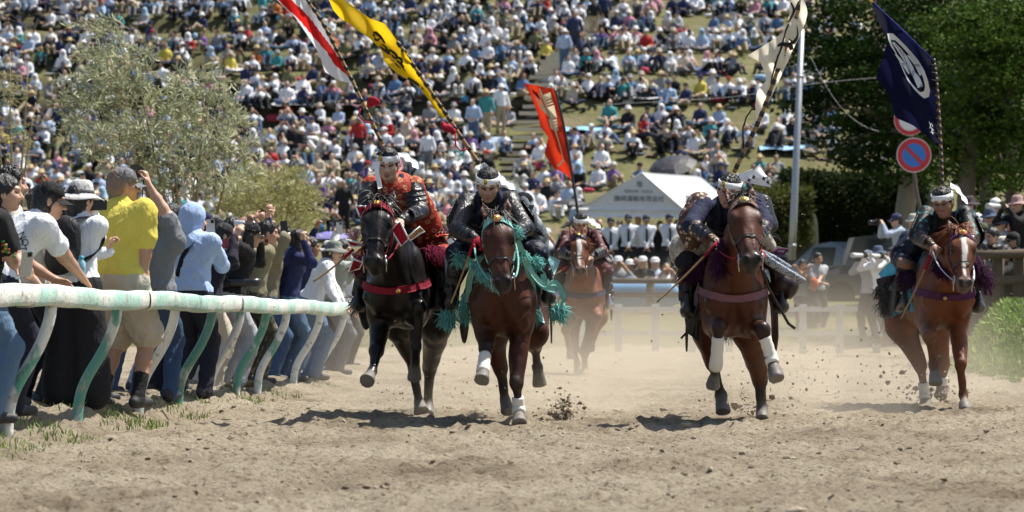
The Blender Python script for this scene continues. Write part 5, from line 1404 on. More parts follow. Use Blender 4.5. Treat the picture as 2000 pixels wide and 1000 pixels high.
def resamp(p, n):
    p = np.array(p + [p[0]], float); d = np.r_[0, np.cumsum(np.linalg.norm(np.diff(p, axis=0), axis=1))]; t = np.linspace(0, d[-1], n, endpoint=False); return np.stack([np.interp(t, d, p[:, 0]), np.interp(t, d, p[:, 1])], 1)
oo, ii = resamp(outer, n5), resamp(inner, n5)
mark5('crest_ring', [[Z5(*oo[k]), Z5(*oo[(k + 1) % n5]), Z5(*ii[(k + 1) % n5]), Z5(*ii[k])] for k in range(n5)], em_white)
feathers = [stroke([Z5(*p) for p in q], w) for q, w in (([(180, 275), (240, 350), (300, 450), (350, 570)], (4, 9, 10, 5)), ([(195, 350), (250, 420), (285, 480)], (2, 7, 3)), ([(275, 360), (330, 420), (360, 490)], (3, 7, 4)), ([(310, 460), (345, 510), (368, 565)], (2, 6, 5)))]
mark5('crest_feather', sum(feathers, []), em_white, .013)
mark5('crest_line', sum([stroke([Z5(*p) for p in q], (.9, .9)) for q in ([(195, 285), (260, 390), (350, 595)], [(310, 425), (355, 432)], [(310, 418), (353, 424)], [(235, 415), (256, 412)], [(237, 425), (258, 422)], [(320, 440), (300, 500)], [(328, 440), (308, 510)], [(368, 545), (350, 590)], [(373, 550), (356, 595)], [(225, 320), (250, 370)], [(245, 330), (270, 420)])], []), ink, .018)
mark5('small_script', sum([stroke([Z5(*p) for p in q], (1.4, .9)) for q in ([(415, 790), (425, 815), (420, 835)], [(430, 800), (440, 825)], [(428, 830), (445, 850)], [(432, 845), (440, 875)], [(425, 860), (448, 865)], [(418, 805), (435, 812)])], []), em_white, .012)
for q in range(11):
    t = q / 10; x, y = 1822 + 12 * t, 126 + 150 * t
    mb = MB(); mb.tube([J(x - 5, y, dep5(x, y) - .02), J(x + 4, y + 2, dep5(x, y) - .02)], .006, 5); mb.build('tie_loop', ink, b5)
# red cord knots
for (x, y, Yb, par) in ((727, 203, 32.3, b1), (874, 247, 31.7, b2)):
    c = J(x, y, Yb); g = np.random.default_rng(int(x)); Sx = Shape()
    for _ in range(6): Sx.ell(c + g.normal(0, .022, 3), (.025, .02, .028), None, 0, .02)
    sdf_obj('red_knot', Sx, .008, [cord_red], par)
mb = MB(); mb.tube([J(704, 212, 32.3), J(700, 225, 32.3), J(712, 238, 32.3), J(729, 240, 32.3)], .007, 5); mb.build('red_cord', cord_red, b1)
mb = MB(); mb.tube([J(889, 260, 31.7), J(890, 285, 31.7), J(900, 295, 31.7), J(914, 290, 31.7)], .007, 5); mb.build('red_cord', cord_red, b2)
# ================================================================ rail and the spectators behind it
def worn(name, base, patch, lo, hi, sc, stretch):
    m = mat(name, base, rough=.55, col2=patch, c2lo=lo, c2hi=hi, vscale=sc, bump=.25, bscale=30, stretch=stretch)
    N, L = nodes(m); b = N['Principled BSDF']
    nz = N.new('ShaderNodeTexNoise'); nz.inputs['Scale'].default_value = 14; nz.inputs['Detail'].default_value = 8; tc = N.new('ShaderNodeTexCoord'); L.new(tc.outputs['Object'], nz.inputs['Vector'])
    mr = N.new('ShaderNodeMapRange'); mr.inputs[1].default_value = .56; mr.inputs[2].default_value = .68; L.new(nz.outputs[0], mr.inputs[0])
    mx = N.new('ShaderNodeMix'); mx.data_type = 'RGBA'; mx.inputs[7].default_value = (.36, .34, .27, 1)
    src = b.inputs['Base Color'].links[0].from_socket; L.new(mr.outputs[0], mx.inputs[0]); L.new(src, mx.inputs[6]); L.new(mx.outputs[2], b.inputs['Base Color'])
    return m
beam_m = worn('worn_rail_paint', (.68, .70, .63), (.36, .58, .49), .43, .57, 3.2, (1.6, .45, .8))
post_w = worn('worn_post_white', (.70, .71, .66), (.10, .33, .25), .56, .62, 4.0, (1, 1, .6))
post_g = worn('worn_post_green', (.10, .30, .23), (.62, .65, .58), .60, .66, 4.0, (1, 1, .6))
def rail_pt(Y): return A(railX(Y), Y, np.interp(Y, [23.7, 43], [.968, .85]))
rail = empty('crowd_rail', rail_pt(25) * A(1, 1, 0), 'long padded white and green rail on curved posts, spectators behind it', 'rail')
mb = MB(); ysr = np.linspace(21.5, 44.6, 70); Pr = []
for Y in ysr:
    c = rail_pt(Y) + A(.006 * sin(Y * 2.1), 0, .008 * sin(Y * 1.3) + .004 * sin(Y * 5)); ring = []
    for q in range(16):
        a = 2 * pi * q / 16; ca, sa = cos(a), sin(a); ring.append(c + A(.068 * math.copysign(abs(ca) ** .55, ca), 0, .068 * math.copysign(abs(sa) ** .55, sa)))
    Pr.append(ring)
Vb = np.array(Pr).reshape(-1, 3); nb_ = 16; Fb = [(i * nb_ + q, i * nb_ + (q + 1) % nb_, (i + 1) * nb_ + (q + 1) % nb_, (i + 1) * nb_ + q) for i in range(69) for q in range(nb_)]
Fb += [tuple(range(15, -1, -1)), tuple(69 * 16 + q for q in range(16))]
mb.add(Vb, Fb); mb.build('beam', beam_m, rail)
for Y in (24.6, 29.3, 34.6, 39.5):
    b = MB(); c = rail_pt(Y); b.lathe([(.082, -.05), (.085, -.045), (.085, .045), (.082, .05)], c, np.array([A(1, 0, 0), A(0, 0, 1), A(0, 1, 0)]), 16); V = b.V[0] - c
    b.V[0] = c + np.stack([np.sign(V[:, 0]) * (np.abs(V[:, 0]) / .085) ** .55 * .072, V[:, 1], np.sign(V[:, 2]) * (np.abs(V[:, 2]) / .085) ** .55 * .072], 1)
    b.build('joint_sleeve', mat('sleeve_grey', (.22, .26, .23), rough=.6, var=.3) if Y == 34.6 else beam_m, rail)
for i, Y in enumerate((22.9, 25.5, 28.15, 30.98, 33.1, 34.95, 36.8, 38.4, 41.4, 43.8)):
    r0 = rail_pt(Y); gz = float(ground_z(r0[0] - .3, Y)); hgt = r0[2] - .06 - gz
    prof = [(.0, 1.0), (-.004, .93), (-.02, .84), (-.065, .68), (-.13, .53), (-.20, .40), (-.25, .26), (-.272, .12), (-.275, -.1)]
    pts = np.array([A(r0[0] + x, Y, gz + z * hgt) for x, z in prof]); t = np.linspace(0, 8, 26); pts = np.stack([np.interp(t, np.arange(9), pts[:, k]) for k in range(3)], 1); pts = relax_line(pts)
    b = MB(); b.tube(pts, .046, 12, flat=.8); b.build('post', post_g if i in (2, 4, 6) else post_w, rail)

# materials for clothes
c_ = lambda n, *c, **k: cloth(n, c, **k)
blk = c_('black_cotton', .016, .016, .018); wht = c_('white_shirt', .74, .75, .78); yel = c_('yellow_tshirt', .66, .55, .10); gry = c_('grey_tshirt', .20, .21, .22); lblue = c_('pale_blue_hoodie', .36, .47, .68); navy = c_('navy_sweater', .022, .028, .09)
beige = c_('beige_cotton', .48, .43, .35); jean = c_('blue_denim', .045, .085, .17); jean_l = c_('faded_denim', .10, .17, .27); dnavy = c_('dark_trousers', .018, .02, .032); grey_tr = c_('light_grey_trousers', .36, .37, .40); olive = c_('olive_jacket', .22, .20, .12)
camo = brocade('camouflage', (.10, .095, .06), (.22, .20, .15), 9, False, .85, (.03, .03, .025)); white_hood = c_('white_hoodie', .72, .72, .72); hat_grey = c_('hat_grey', .15, .155, .17); hat_lt = c_('hat_light_grey', .50, .49, .48); hat_ol = c_('hat_olive_grey', .20, .21, .18); cap_k = c_('cap_black', .013, .013, .014)
shoe_lt = mat('sneaker_grey', (.42, .40, .39), rough=.7, var=.2); shoe_br = mat('shoe_brown', (.16, .12, .06), rough=.7)
RG = 'spectators along the rail'
def spY(px, off): return F / ((1468 - px) / (4.36 + off))
def stand(px, off, dx=0.0):
    Y = spY(px, off); X = (px - 1000) * Y / F; return (X, Y, float(ground_z(X, Y)))
def T(px, py, Y, d=0.0): return J(px, py, Y + d)

# 1 woman at the left edge, black long hair, black tee
f0 = stand(-32, .40); p = human('person', 'woman with long black hair and black tee at the left edge, arms on the rail', 1, f0, 1.60, 15, lean=14, head=-5, hpitch=2, hips=(-.02, 0, .0), hl=T(48, 522, f0[1], -.2), hr=T(66, 546, f0[1], .1), top=blk, bottom=jean_l, skin=0, sleeve='short', hair='long', group=RG, curl=.5)
phone(T(52, 516, f0[1], -.30), ((.9, -.2, .1), (-.2, -1, -.1), (.1, -.1, 1)), 'white-rimmed phone held over the rail at the left edge', rim=phone_rim)
Vt, Ft = text_mesh('*', .12)
mb = MB(); g = np.random.default_rng(5)
for i in range(14):
    c = project(p['S'], T(12, 497 - i * 1.6, f0[1], -.2)[None] + g.normal(0, .02, 3), .006)[0]; mb.box(c, (.02, .006, .014), None, i % 3)
tag(mb.build('shirt_print', [mat('print_green', (.03, .25, .05)), mat('print_red', (.4, .04, .03)), mat('print_yellow', (.5, .38, .05))], p['root']), kind='stuff')
# 2 dark-haired head behind
f0 = stand(4, 1.0); human('person', 'dark-haired person with glasses at the left edge behind the woman in black', 2, f0, 1.78, 10, lean=3, top=c_('ivory_shirt', .6, .58, .53), bottom=dnavy, skin=0, hair='short', group=RG)
# 3 woman with bun and yellow paper visor
f0 = stand(62, .95); p = human('person', 'brown-haired spectator wearing a pointed yellow paper visor', 3, f0, 1.66, 35, lean=6, head=40, top=c_('cream_top', .62, .58, .52), bottom=dnavy, skin=0, hair='bun', hair_m=HAIRB, group=RG)
yp = mat('yellow_paper', (.75, .55, .03), rough=.7); f_, r_, u_ = p['fr']; hc = p['hc']
mb = MB(); mb.sheet([[hc + u_ * (.05 + .02 * j) + r_ * x + f_ * (.105 - x * x * 4) + f_ * j * .02 for x in np.linspace(-.09, .09, 7)] for j in range(3)], .003); o = mb.build('paper_visor', mat('orange_paper', (.55, .30, .10), rough=.7), p['root'])
mb = MB(); mb.sheet([[hc + u_ * (.09 + .10 * t) - r_ * .02 + f_ * (.10 - .10 * t) + (f_ * .5 + u_ * -.4) * w * .05 * (1 - t * .3) for w in (-1, -.3, .3, 1)] for t in np.linspace(0, 1, 6)], .003); mb.build('paper_horn', yp, o)
mb = MB(); mb.sheet([[hc + u_ * (.07 + .09 * t) + f_ * (.02 - .16 * t) + r_ * .04 + u_ * w * .03 * (1 - t) for w in (-1, 0, 1)] for t in np.linspace(0, 1, 6)], .003); mb.build('paper_horn', mat('grey_paper', (.12, .12, .12), rough=.7), o)
# 4 man in black cap and white tee leaning on the rail
f0 = stand(4, .50); p = human('person', 'man in black cap and white lettered tee leaning on the rail', 4, f0, 1.68, 32, lean=38, head=5, hpitch=12, hips=(-.03, -.05, 0), hl=T(110, 548, f0[1], .45), hr=T(168, 552, f0[1], .3), top=wht, bottom=dnavy, skin=1, sleeve='short', hair='bob', group=RG, curl=.3, hint_r=(.2, -.3, -.9))
cap(p, cap_k)
for s_, (x, y), sz in (('OZ', (33, 478), .062), ('NO', (37, 466), .062), ('G', (28, 470), .06)):
    Vt, Ft = text_mesh(s_, sz); ca, sa = cos(-1.15), sin(-1.15)
    base = T(x, y, f0[1], -.35); W3 = np.array([base + A(1, 0, 0) * (v[0] * ca - v[1] * sa) + A(0, 0, 1) * (v[0] * sa + v[1] * ca) for v in Vt])
    d = A(0, 1, 0); Sn = near(p['S'], W3, .6)
    for _ in range(40): W3 = W3 + d * np.clip(seval(Sn, W3) - .008, 0, .05)[:, None]
    if np.ptp(W3[:, 1]) < .5: mk('shirt_lettering', W3, Ft, ink, p['root'], smooth=False)
# 5 woman in light bucket hat, white shirt, black backpack
f0 = stand(150, .5); p5 = human('person', 'woman in pale bucket hat, white shirt and wide black trousers with a backpack', 5, f0, 1.66, 62, lean=4, head=40, hpitch=3, hl=T(212, 492, f0[1], .25), hr=T(180, 405, f0[1], .12), top=wht, bottom=blk, shoe=shoe_lt, skin=0, pants='wide', hair='long', group=RG, hint_l=(.5, .3, -.8), hint_r=(.3, -.3, -1), palm={1: ((1, .3, 0), (0, 0, 1)), -1: ((1, 0, 0), (.2, .2, 1))}, curl=.7, fold=.01)
bucket_hat(p5, hat_lt, c_('hat_cord_dark', .10, .10, .11), .075, .045, .105)
Sx = Shape(); bc = p5['chest'] - p5['tf'] * .19 - p5['td'] * .06; Rb5 = np.array([p5['tr'], p5['tf'], p5['td']])
Sx.ell(bc, (.145, .085, .20), Rb5, 0, .04); Sx.ell(bc - p5['td'] * .10 - p5['tf'] * .04, (.125, .075, .12), Rb5, 0, .03); Sx.ell(bc + p5['td'] * .1, (.13, .07, .11), Rb5, 0, .04)
bp5 = empty('backpack', bc - p5['td'] * .2, 'black backpack worn by the woman in the pale bucket hat', 'backpack')
sdf_obj('pack_body', Sx, .011, [c_('backpack_nylon', .017, .017, .019, rough=.6)], bp5, fold=.006)
for s in (-1, 1): ribbon('pack_strap', [bc + p5['td'] * .17 + p5['tr'] * s * .08, p5['neck'] - p5['td'] * .01 + p5['tr'] * s * .09 - p5['tf'] * .02, p5['chest'] + p5['tr'] * s * .12 + p5['tf'] * .125, bc - p5['td'] * .12 + p5['tr'] * s * .15 + p5['tf'] * .05], .055, cap_k, bp5, side=tuple(p5['tr']))
bt = T(159, 524, f0[1], -.32); root = empty('water_bottle', bt - A(0, 0, .06), 'clear water bottle with blue cap in the backpack side pocket', 'bottle')
mb = MB(); mb.lathe([(.001, -.09), (.03, -.088), (.032, -.07), (.03, -.02), (.033, .0), (.03, .04), (.014, .062), (.014, .07)], bt, None, 14); mb.build('bottle_body', mat('clear_blue_plastic', (.25, .48, .58), rough=.12, spec=.8, var=.1), root)
mb = MB(); mb.lathe([(.017, .066), (.018, .07), (.018, .088), (.001, .09)], bt, None, 14); mb.build('bottle_cap', mat('blue_cap', (.05, .35, .5), rough=.4), root)
phone(T(188, 401, f0[1], .05), ((1, .15, .05), (.1, -1, 0), (0, 0, 1)), 'black phone held sideways against the yellow shirt', landscape=True)
# arm with a dark phone in front of the yellow shirt
fA = stand(205, .62); pA = human('person', 'spectator in dark sleeves hidden behind the white shirt, phone raised', 6, (fA[0] - .12, fA[1] + .1, fA[2]), 1.52, 45, lean=4, head=40, hl=T(240, 487, fA[1], .2), hr=T(224, 485, fA[1], -.1), top=blk, bottom=dnavy, skin=0, hair='long', group=RG, palm={1: ((-.3, .5, 0), (.2, 0, 1))}, hint_r=(0, -.2, -1))
phone(T(225, 466, fA[1], -.12), ((.98, .1, .12), (.1, -1, 0), (-.12, 0, 1)), 'black phone held upright in front of the yellow shirt')
# 6 tall man in yellow tee
f0 = stand(232, .34); p = human('person', 'tall man in yellow tee, grey cap and beige shorts with back turned', 7, f0, 1.84, 62, lean=3, head=22, hpitch=2, hl=T(205, 500, f0[1], .55), hr=T(272, 578, f0[1], -.05), top=yel, bottom=beige, skin=1, sleeve='short', pants='shorts', hair='short', hair_m=mat('hair_grey_short', (.22, .15, .11), rough=.7), girth=1.2, group=RG, sock=c_('black_sock', .014, .014, .016), stance=.3, hint_r=(.6, -.5, -.2), fold=.024, curl=.4)
cap(p, hat_grey)
# 7 grey tee, jeans, camera raised
f0 = stand(300, .42); p = human('person', 'person in grey tee and jeans raising a camera overhead', 8, f0, 1.62, 68, lean=4, head=60, hl=T(262, 356, f0[1], .15), hr=T(285, 350, f0[1], -.12), top=gry, bottom=jean, skin=0, sleeve='short', hair='short', girth=1.12, group=RG, hint_r=(1, -.3, -.4), palm={1: ((-1, .2, .1), (-.2, .1, 1))}, fold=.024, stance=.26)
camera(T(263, 337, f0[1], 0), (.75, .65, 0), 'black compact camera held high beside the grey cap', .045)
mb = MB(); mb.tube([T(281, 342, f0[1], -.1), T(279, 372, f0[1], -.1), T(276, 402, f0[1], -.05)], .004, 5); tag(mb.build('camera_strap', cap_k, None, origin=T(279, 372, f0[1], -.1)), 'thin black wrist strap dangling from the raised camera', 'strap')
# 8 dark grey cap with cyan towel
f0 = stand(326, .62); p = human('person', 'person in dark grey cap with cyan-patterned black towel over the neck', 9, f0, 1.66, 60, head=50, lean=6, top=blk, bottom=dnavy, skin=1, hair='short', group=RG, hl=T(345, 440, f0[1], .4), hr=T(352, 450, f0[1], .2))
cap(p, c_('cap_charcoal', .075, .08, .085), back=False)
Sx = Shape(); hc = p['hc']; f_, r_, u_ = p['fr']; Sx.ell(hc - u_ * .09 - f_ * .04, (.115, .10, .12), None, 0, .03)
towel = mat('towel_black_cyan', (.012, .012, .014), rough=.85, col2=(.05, .42, .62), c2lo=.56, c2hi=.60, vscale=7); sdf_obj('neck_towel', Sx, .011, [towel], p['root'], fold=.006)
# 9 light blue hoodie
f0 = stand(372, .36); p9 = human('person', 'person in pale blue hoodie with hood up, filming with a phone', 10, f0, 1.66, 66, lean=4, head=30, hl=T(398, 478, f0[1], .45), hr=T(412, 476, f0[1], .22), top=lblue, bottom=dnavy, skin=0, hair=None, hood=lblue, group=RG, girth=1.15, palm={1: ((-.7, .5, .1), (-.2, 0, 1))}, hint_r=(.5, -.3, -1), fold=.024, curl=.75)
ribbon('bag_strap', list(project(near(p9['S'], np.array([T(372, 490, f0[1])]), 1.), [T(318, 530, f0[1], -.22), T(338, 500, f0[1], -.25), T(358, 478, f0[1], -.25), T(374, 462, f0[1], -.2)], .008)), .04, cap_k, p9['root'], side=(.7, -.2, .7))
phone(T(411, 446, f0[1], .2), ((.97, .2, .05), (.2, -1, 0), (-.04, 0, 1)), 'pale-rimmed phone held up by the person in the blue hoodie', rim=phone_rim)
# 10 black cap low, dark jacket, beige trousers
f0 = stand(425, .45); p = human('person', 'person in drooping black cap and dark jacket with beige trousers', 11, (f0[0] - .1, f0[1], f0[2]), 1.56, 30, lean=16, head=15, hpitch=18, hl=T(460, 478, f0[1], .2), hr=T(448, 482, f0[1], -.15), top=c_('black_jacket', .02, .018, .03), bottom=beige, shoe=shoe_br, skin=0, hair='bob', group=RG, palm={1: ((.2, .5, -.2), (.5, 0, .8))})
cap(p, c_('cap_dark_grey', .03, .03, .032))
phone(T(446, 474, f0[1], -.18), ((.8, -.5, .1), (.4, -.8, .4), (-.1, .1, 1)), 'red-rimmed phone held low beside the drooping black cap', landscape=True, rim=mat('red_rim', (.35, .03, .05), rough=.4))
# 11 white headband
f0 = stand(458, .75); p = human('person', 'shaven-headed man wearing a white headband', 12, f0, 1.70, 15, lean=8, head=-8, hpitch=2, hr=T(482, 462, f0[1], -.2), hl=T(490, 470, f0[1], .2), top=c_('grey_jacket', .3, .3, .31), bottom=grey_tr, skin=2, hair=None, group=RG, palm={1: ((.3, .5, 0), (.1, 0, 1))})
headband(p, WHITE_C, gold=0, w=.06)
# 12 black cap and phone, light grey trousers, long lens
f0 = stand(476, .42); p = human('person', 'person in black cap and black top behind a long camera lens', 13, (f0[0] - .12, f0[1], f0[2]), 1.62, 25, lean=18, head=10, hpitch=10, hr=T(486, 492, f0[1], -.1), hl=T(500, 480, f0[1], .2), top=blk, bottom=grey_tr, shoe=shoe_br, skin=1, hair='short', group=RG, stance=.3)
cap(p, cap_k)
phone(T(488, 475, f0[1], -.14), ((.98, .1, 0), (.1, -1, 0), (0, 0, 1)), 'tall black phone held up beside the black cap')
camera(T(440, 553, f0[1], -.15), (1, -.05, .02), 'black camera with long lens resting behind the rail', .30, lm=mat('lens_barrel', (.03, .03, .033), rough=.3, var=.2))
# 13 olive jacket with camouflage trousers
f0 = stand(508, .45); p = human('person', 'person in olive jacket and camouflage trousers photographing', 14, (f0[0] - .08, f0[1], f0[2]), 1.66, 22, lean=14, head=5, hr=T(508, 482, f0[1], -.12), hl=T(520, 470, f0[1], .2), top=olive, bottom=camo, skin=1, hair='short', group=RG, stance=.3, palm={1: ((.3, .5, 0), (.1, 0, 1))})
phone(T(517, 482, f0[1], -.12), ((.9, -.2, 0), (.2, -1, 0), (0, 0, 1)), 'orange-cased phone held at the olive jacket cuff', rim=mat('orange_case', (.45, .15, .06), rough=.5))
mb = MB(); c = T(478, 640, f0[1], -.15); Sx = Shape(); Sx.ell(c, (.12, .08, .13), None, 0, .03); o = sdf_obj('shoulder_bag', Sx, .014, [c_('bag_khaki', .16, .13, .07)], None, fold=.012, origin=c); tag(o, 'khaki shoulder bag hanging at hip height by the camouflage trousers', 'bag')
# 14 navy sweater, white visor
f0 = stand(545, .55); p = human('person', 'person in navy sweater and white visor holding a phone up', 15, f0, 1.58, 20, lean=10, head=-10, hpitch=-4, hr=T(528, 452, f0[1], -.1), hl=T(525, 430, f0[1], .25), top=navy, bottom=dnavy, skin=0, hair='bob', group=RG, palm={1: ((.4, .5, 0), (.1, 0, 1))})
cap(p, c_('visor_white', .75, .75, .75), name='sun_visor')
phone(T(556, 453, f0[1], -.1), ((.98, -.1, .1), (.1, -1, 0), (-.1, 0, 1)), 'black phone with round lenses held above the white visor')
# 15 second navy sweater with camera
f0 = stand(560, .42); p = human('person', 'person in navy sweater with black sleeves aiming a compact camera', 16, f0, 1.62, 22, lean=12, head=0, hr=T(592, 482, f0[1], -.25), hl=T(580, 476, f0[1], .0), top=navy, bottom=jean_l, skin=0, hair='bob', group=RG, hint_r=(.4, -.2, -1), palm={1: ((.3, .3, .3), (-.2, 0, 1))})
camera(T(581, 468, f0[1], -.05), (.9, -.4, 0), 'small compact camera raised at arm length over the rail', .03, g=.8)
# 16 raised arms with phone overhead
f0 = stand(540, .95); p = human('person', 'person behind the navy sweaters stretching a phone overhead', 17, f0, 1.72, 22, lean=4, head=5, hr=T(488, 414, f0[1], -.1), hl=T(530, 420, f0[1], .1), top=blk, bottom=dnavy, skin=1, sleeve='short', hair='short', group=RG, palm={1: ((.3, .5, 0), (1, 0, .3)), -1: ((-.3, .5, 0), (-.2, 0, 1))})
phone(T(516, 418, f0[1], 0), ((.85, 0, -.5), (.1, -1, .1), (.5, 0, .85)), 'black phone stretched overhead at a slant against the willow', landscape=True)
# 17 woman in olive-grey hat, white hoodie leaning out
f0 = stand(606, .36); p = human('person', 'smiling woman in olive-grey bucket hat and white hoodie leaning over the rail', 18, f0, 1.58, 8, lean=26, head=-38, hpitch=2, hr=T(664, 596, f0[1], -.35), hl=T(674, 600, f0[1], -.05), top=white_hood, bottom=jean_l, skin=0, hair='bob', group=RG, curl=.35, fold=.024, hint_r=(0, -.5, -1), palm={1: ((-.2, 0, -1), (1, -.1, -.5)), -1: ((-.2, 0, -1), (1, -.1, -.6))})
bucket_hat(p, hat_ol, None, .055, .04, .09)
# 18 grey person further along
f0 = stand(652, .40); p = human('person', 'person in grey jacket filming at the far end of the rail', 19, f0, 1.58, 10, lean=8, head=-10, hr=T(668, 510, f0[1], -.1), hl=T(675, 520, f0[1], .2), top=c_('grey_green_jacket', .30, .33, .30), bottom=c_('grey_trousers', .16, .16, .17), skin=0, hair='bob', group=RG)
phone(T(666, 500, f0[1], -.12), ((.98, -.1, .1), (.1, -1, 0), (-.1, 0, 1)), 'black phone held by the grey-jacketed person at the far end')
f0 = stand(672, .75); human('person', 'person in white at the very end of the rail', 20, f0, 1.50, 10, lean=8, head=0, top=wht, bottom=dnavy, skin=0, hair='short', group=RG)

# second row, half hidden behind the first
for i, (px, off_, Hh, yaw, t, hm, kind, lab) in enumerate((
    (112, 1.05, 1.70, 40, c_('charcoal_tee', .05, .05, .055), None, 'bob', 'dark-haired person in charcoal behind the black cap and the pale hat'),
    (190, 1.15, 1.66, 50, wht, c_('cap_white_b', .7, .7, .7), 'cap', 'white-capped person glimpsed left of the yellow shirt'),
    (282, .95, 1.66, 45, blk, None, 'short', 'dark-haired person glimpsed behind the raised camera arm'),
    (348, 1.0, 1.70, 40, navy, c_('hat_cream_b', .6, .57, .5), 'bucket', 'cream-hatted person glimpsed left of the blue hood'),
    (402, .95, 1.70, 30, blk, None, 'short', 'dark-haired person in black just right of the blue hood'),
    (440, 1.05, 1.74, 25, c_('grey_hoodie', .22, .22, .23), None, 'bob', 'tall dark-haired person behind the white headband'),
    (500, 1.0, 1.70, 20, blk, cap_k, 'cap', 'black-capped person behind the olive jacket'),
    (522, .6, 1.60, 15, c_('khaki_vest', .2, .18, .12), None, 'short', 'dark-haired person between the olive jacket and navy sweater'),
    (592, .85, 1.62, 15, navy, None, 'bob', 'dark-haired person between navy sweater and olive-grey hat'),
    (630, .9, 1.60, 10, c_('pale_grey_top', .5, .5, .5), c_('hat_white_b', .68, .68, .66), 'bucket', 'white-hatted person behind the leaning woman in white'))):
    f0 = stand(px, off_); p = human('person', lab, 100 + i, f0, Hh, yaw, lean=7, head=yaw - 15, hl=T(px + 26, 452 - 4 * (i % 3), f0[1], .2), hr=T(px + 30, 458, f0[1], -.05) if i % 2 else None, top=t, bottom=[dnavy, jean, grey_tr][i % 3], skin=i % 3, hair='short' if kind in ('cap', 'bucket') else kind, vox=.018, vh=.009, group='second row of spectators at the rail', palm={1: ((.3, .5, 0), (.1, 0, 1))} if i % 2 else None)
    if kind == 'cap': cap(p, hm)
    elif kind == 'bucket': bucket_hat(p, hm, None, .055, .035, .1)
    if i % 2: phone(T(px + 33, 446, f0[1], -.08), ((.95, .2, .1), (.2, -1, 0), (-.1, 0, 1)), 'dark phone raised by the ' + lab.split(' person')[0].split(' and')[0] + ' person ' + ['', 'left of the yellow shirt', '', 'left of the blue hood', '', 'behind the white headband', '', 'beside the navy sweater', '', 'behind the leaning woman'][i], rim=phone_rim if i % 4 == 1 else None)

# grass at the foot of the posts
def grass(name, pts, hgt, wid, m, label, seed=0, lean=.35):
    g = np.random.default_rng(seed); n = len(pts); an = g.uniform(0, 2 * pi, n); H = hgt * g.uniform(.5, 1.25, n); w = wid * g.uniform(.6, 1.2, n)
    sd = np.stack([np.cos(an), np.sin(an), 0 * an], 1) * w[:, None] / 2; ln = g.normal(0, lean, (n, 2)) * H[:, None]
    tip = pts + np.stack([ln[:, 0], ln[:, 1], H], 1); mid = pts + np.stack([ln[:, 0] * .35, ln[:, 1] * .35, H * .55], 1)
    V = np.stack([pts - sd, pts + sd, mid + sd * .8, mid - sd * .8, tip], 1).reshape(-1, 3); o = np.arange(n)[:, None] * 5
    Q = np.concatenate([o + A(0, 1, 2, 3).astype(int), o + A(3, 2, 4, 4).astype(int)])
    tri = np.concatenate([o + np.array([0, 1, 2]), o + np.array([0, 2, 3]), o + np.array([3, 2, 4])])
    ob = mk(name, V, tri, m, None, smooth=False); tag(ob, label, 'grass', None, 'stuff'); return ob
grass_m = mat('grass_blade', (.20, .27, .06), rough=.6, var=.4, vscale=3)
grass_b = mat('grass_blade_bright', (.19, .29, .05), rough=.6, var=.5, vscale=3)
g = np.random.default_rng(11); n = 5200; yy = g.uniform(22.5, 45, n); xx = railX(yy) - .05 - g.gamma(2.0, .16, n); keep = vnoise(xx * 1.6, yy * .9, 2) > .03; xx, yy = xx[keep], yy[keep]
xx2 = railX(yy) + .05 - np.abs(g.normal(0, .35, len(yy)))
grass('grass', np.stack([xx2, yy, ground_z(xx2, yy)], 1), .05, .010, grass_m, 'patchy grass growing at the feet of the rail posts', 3)
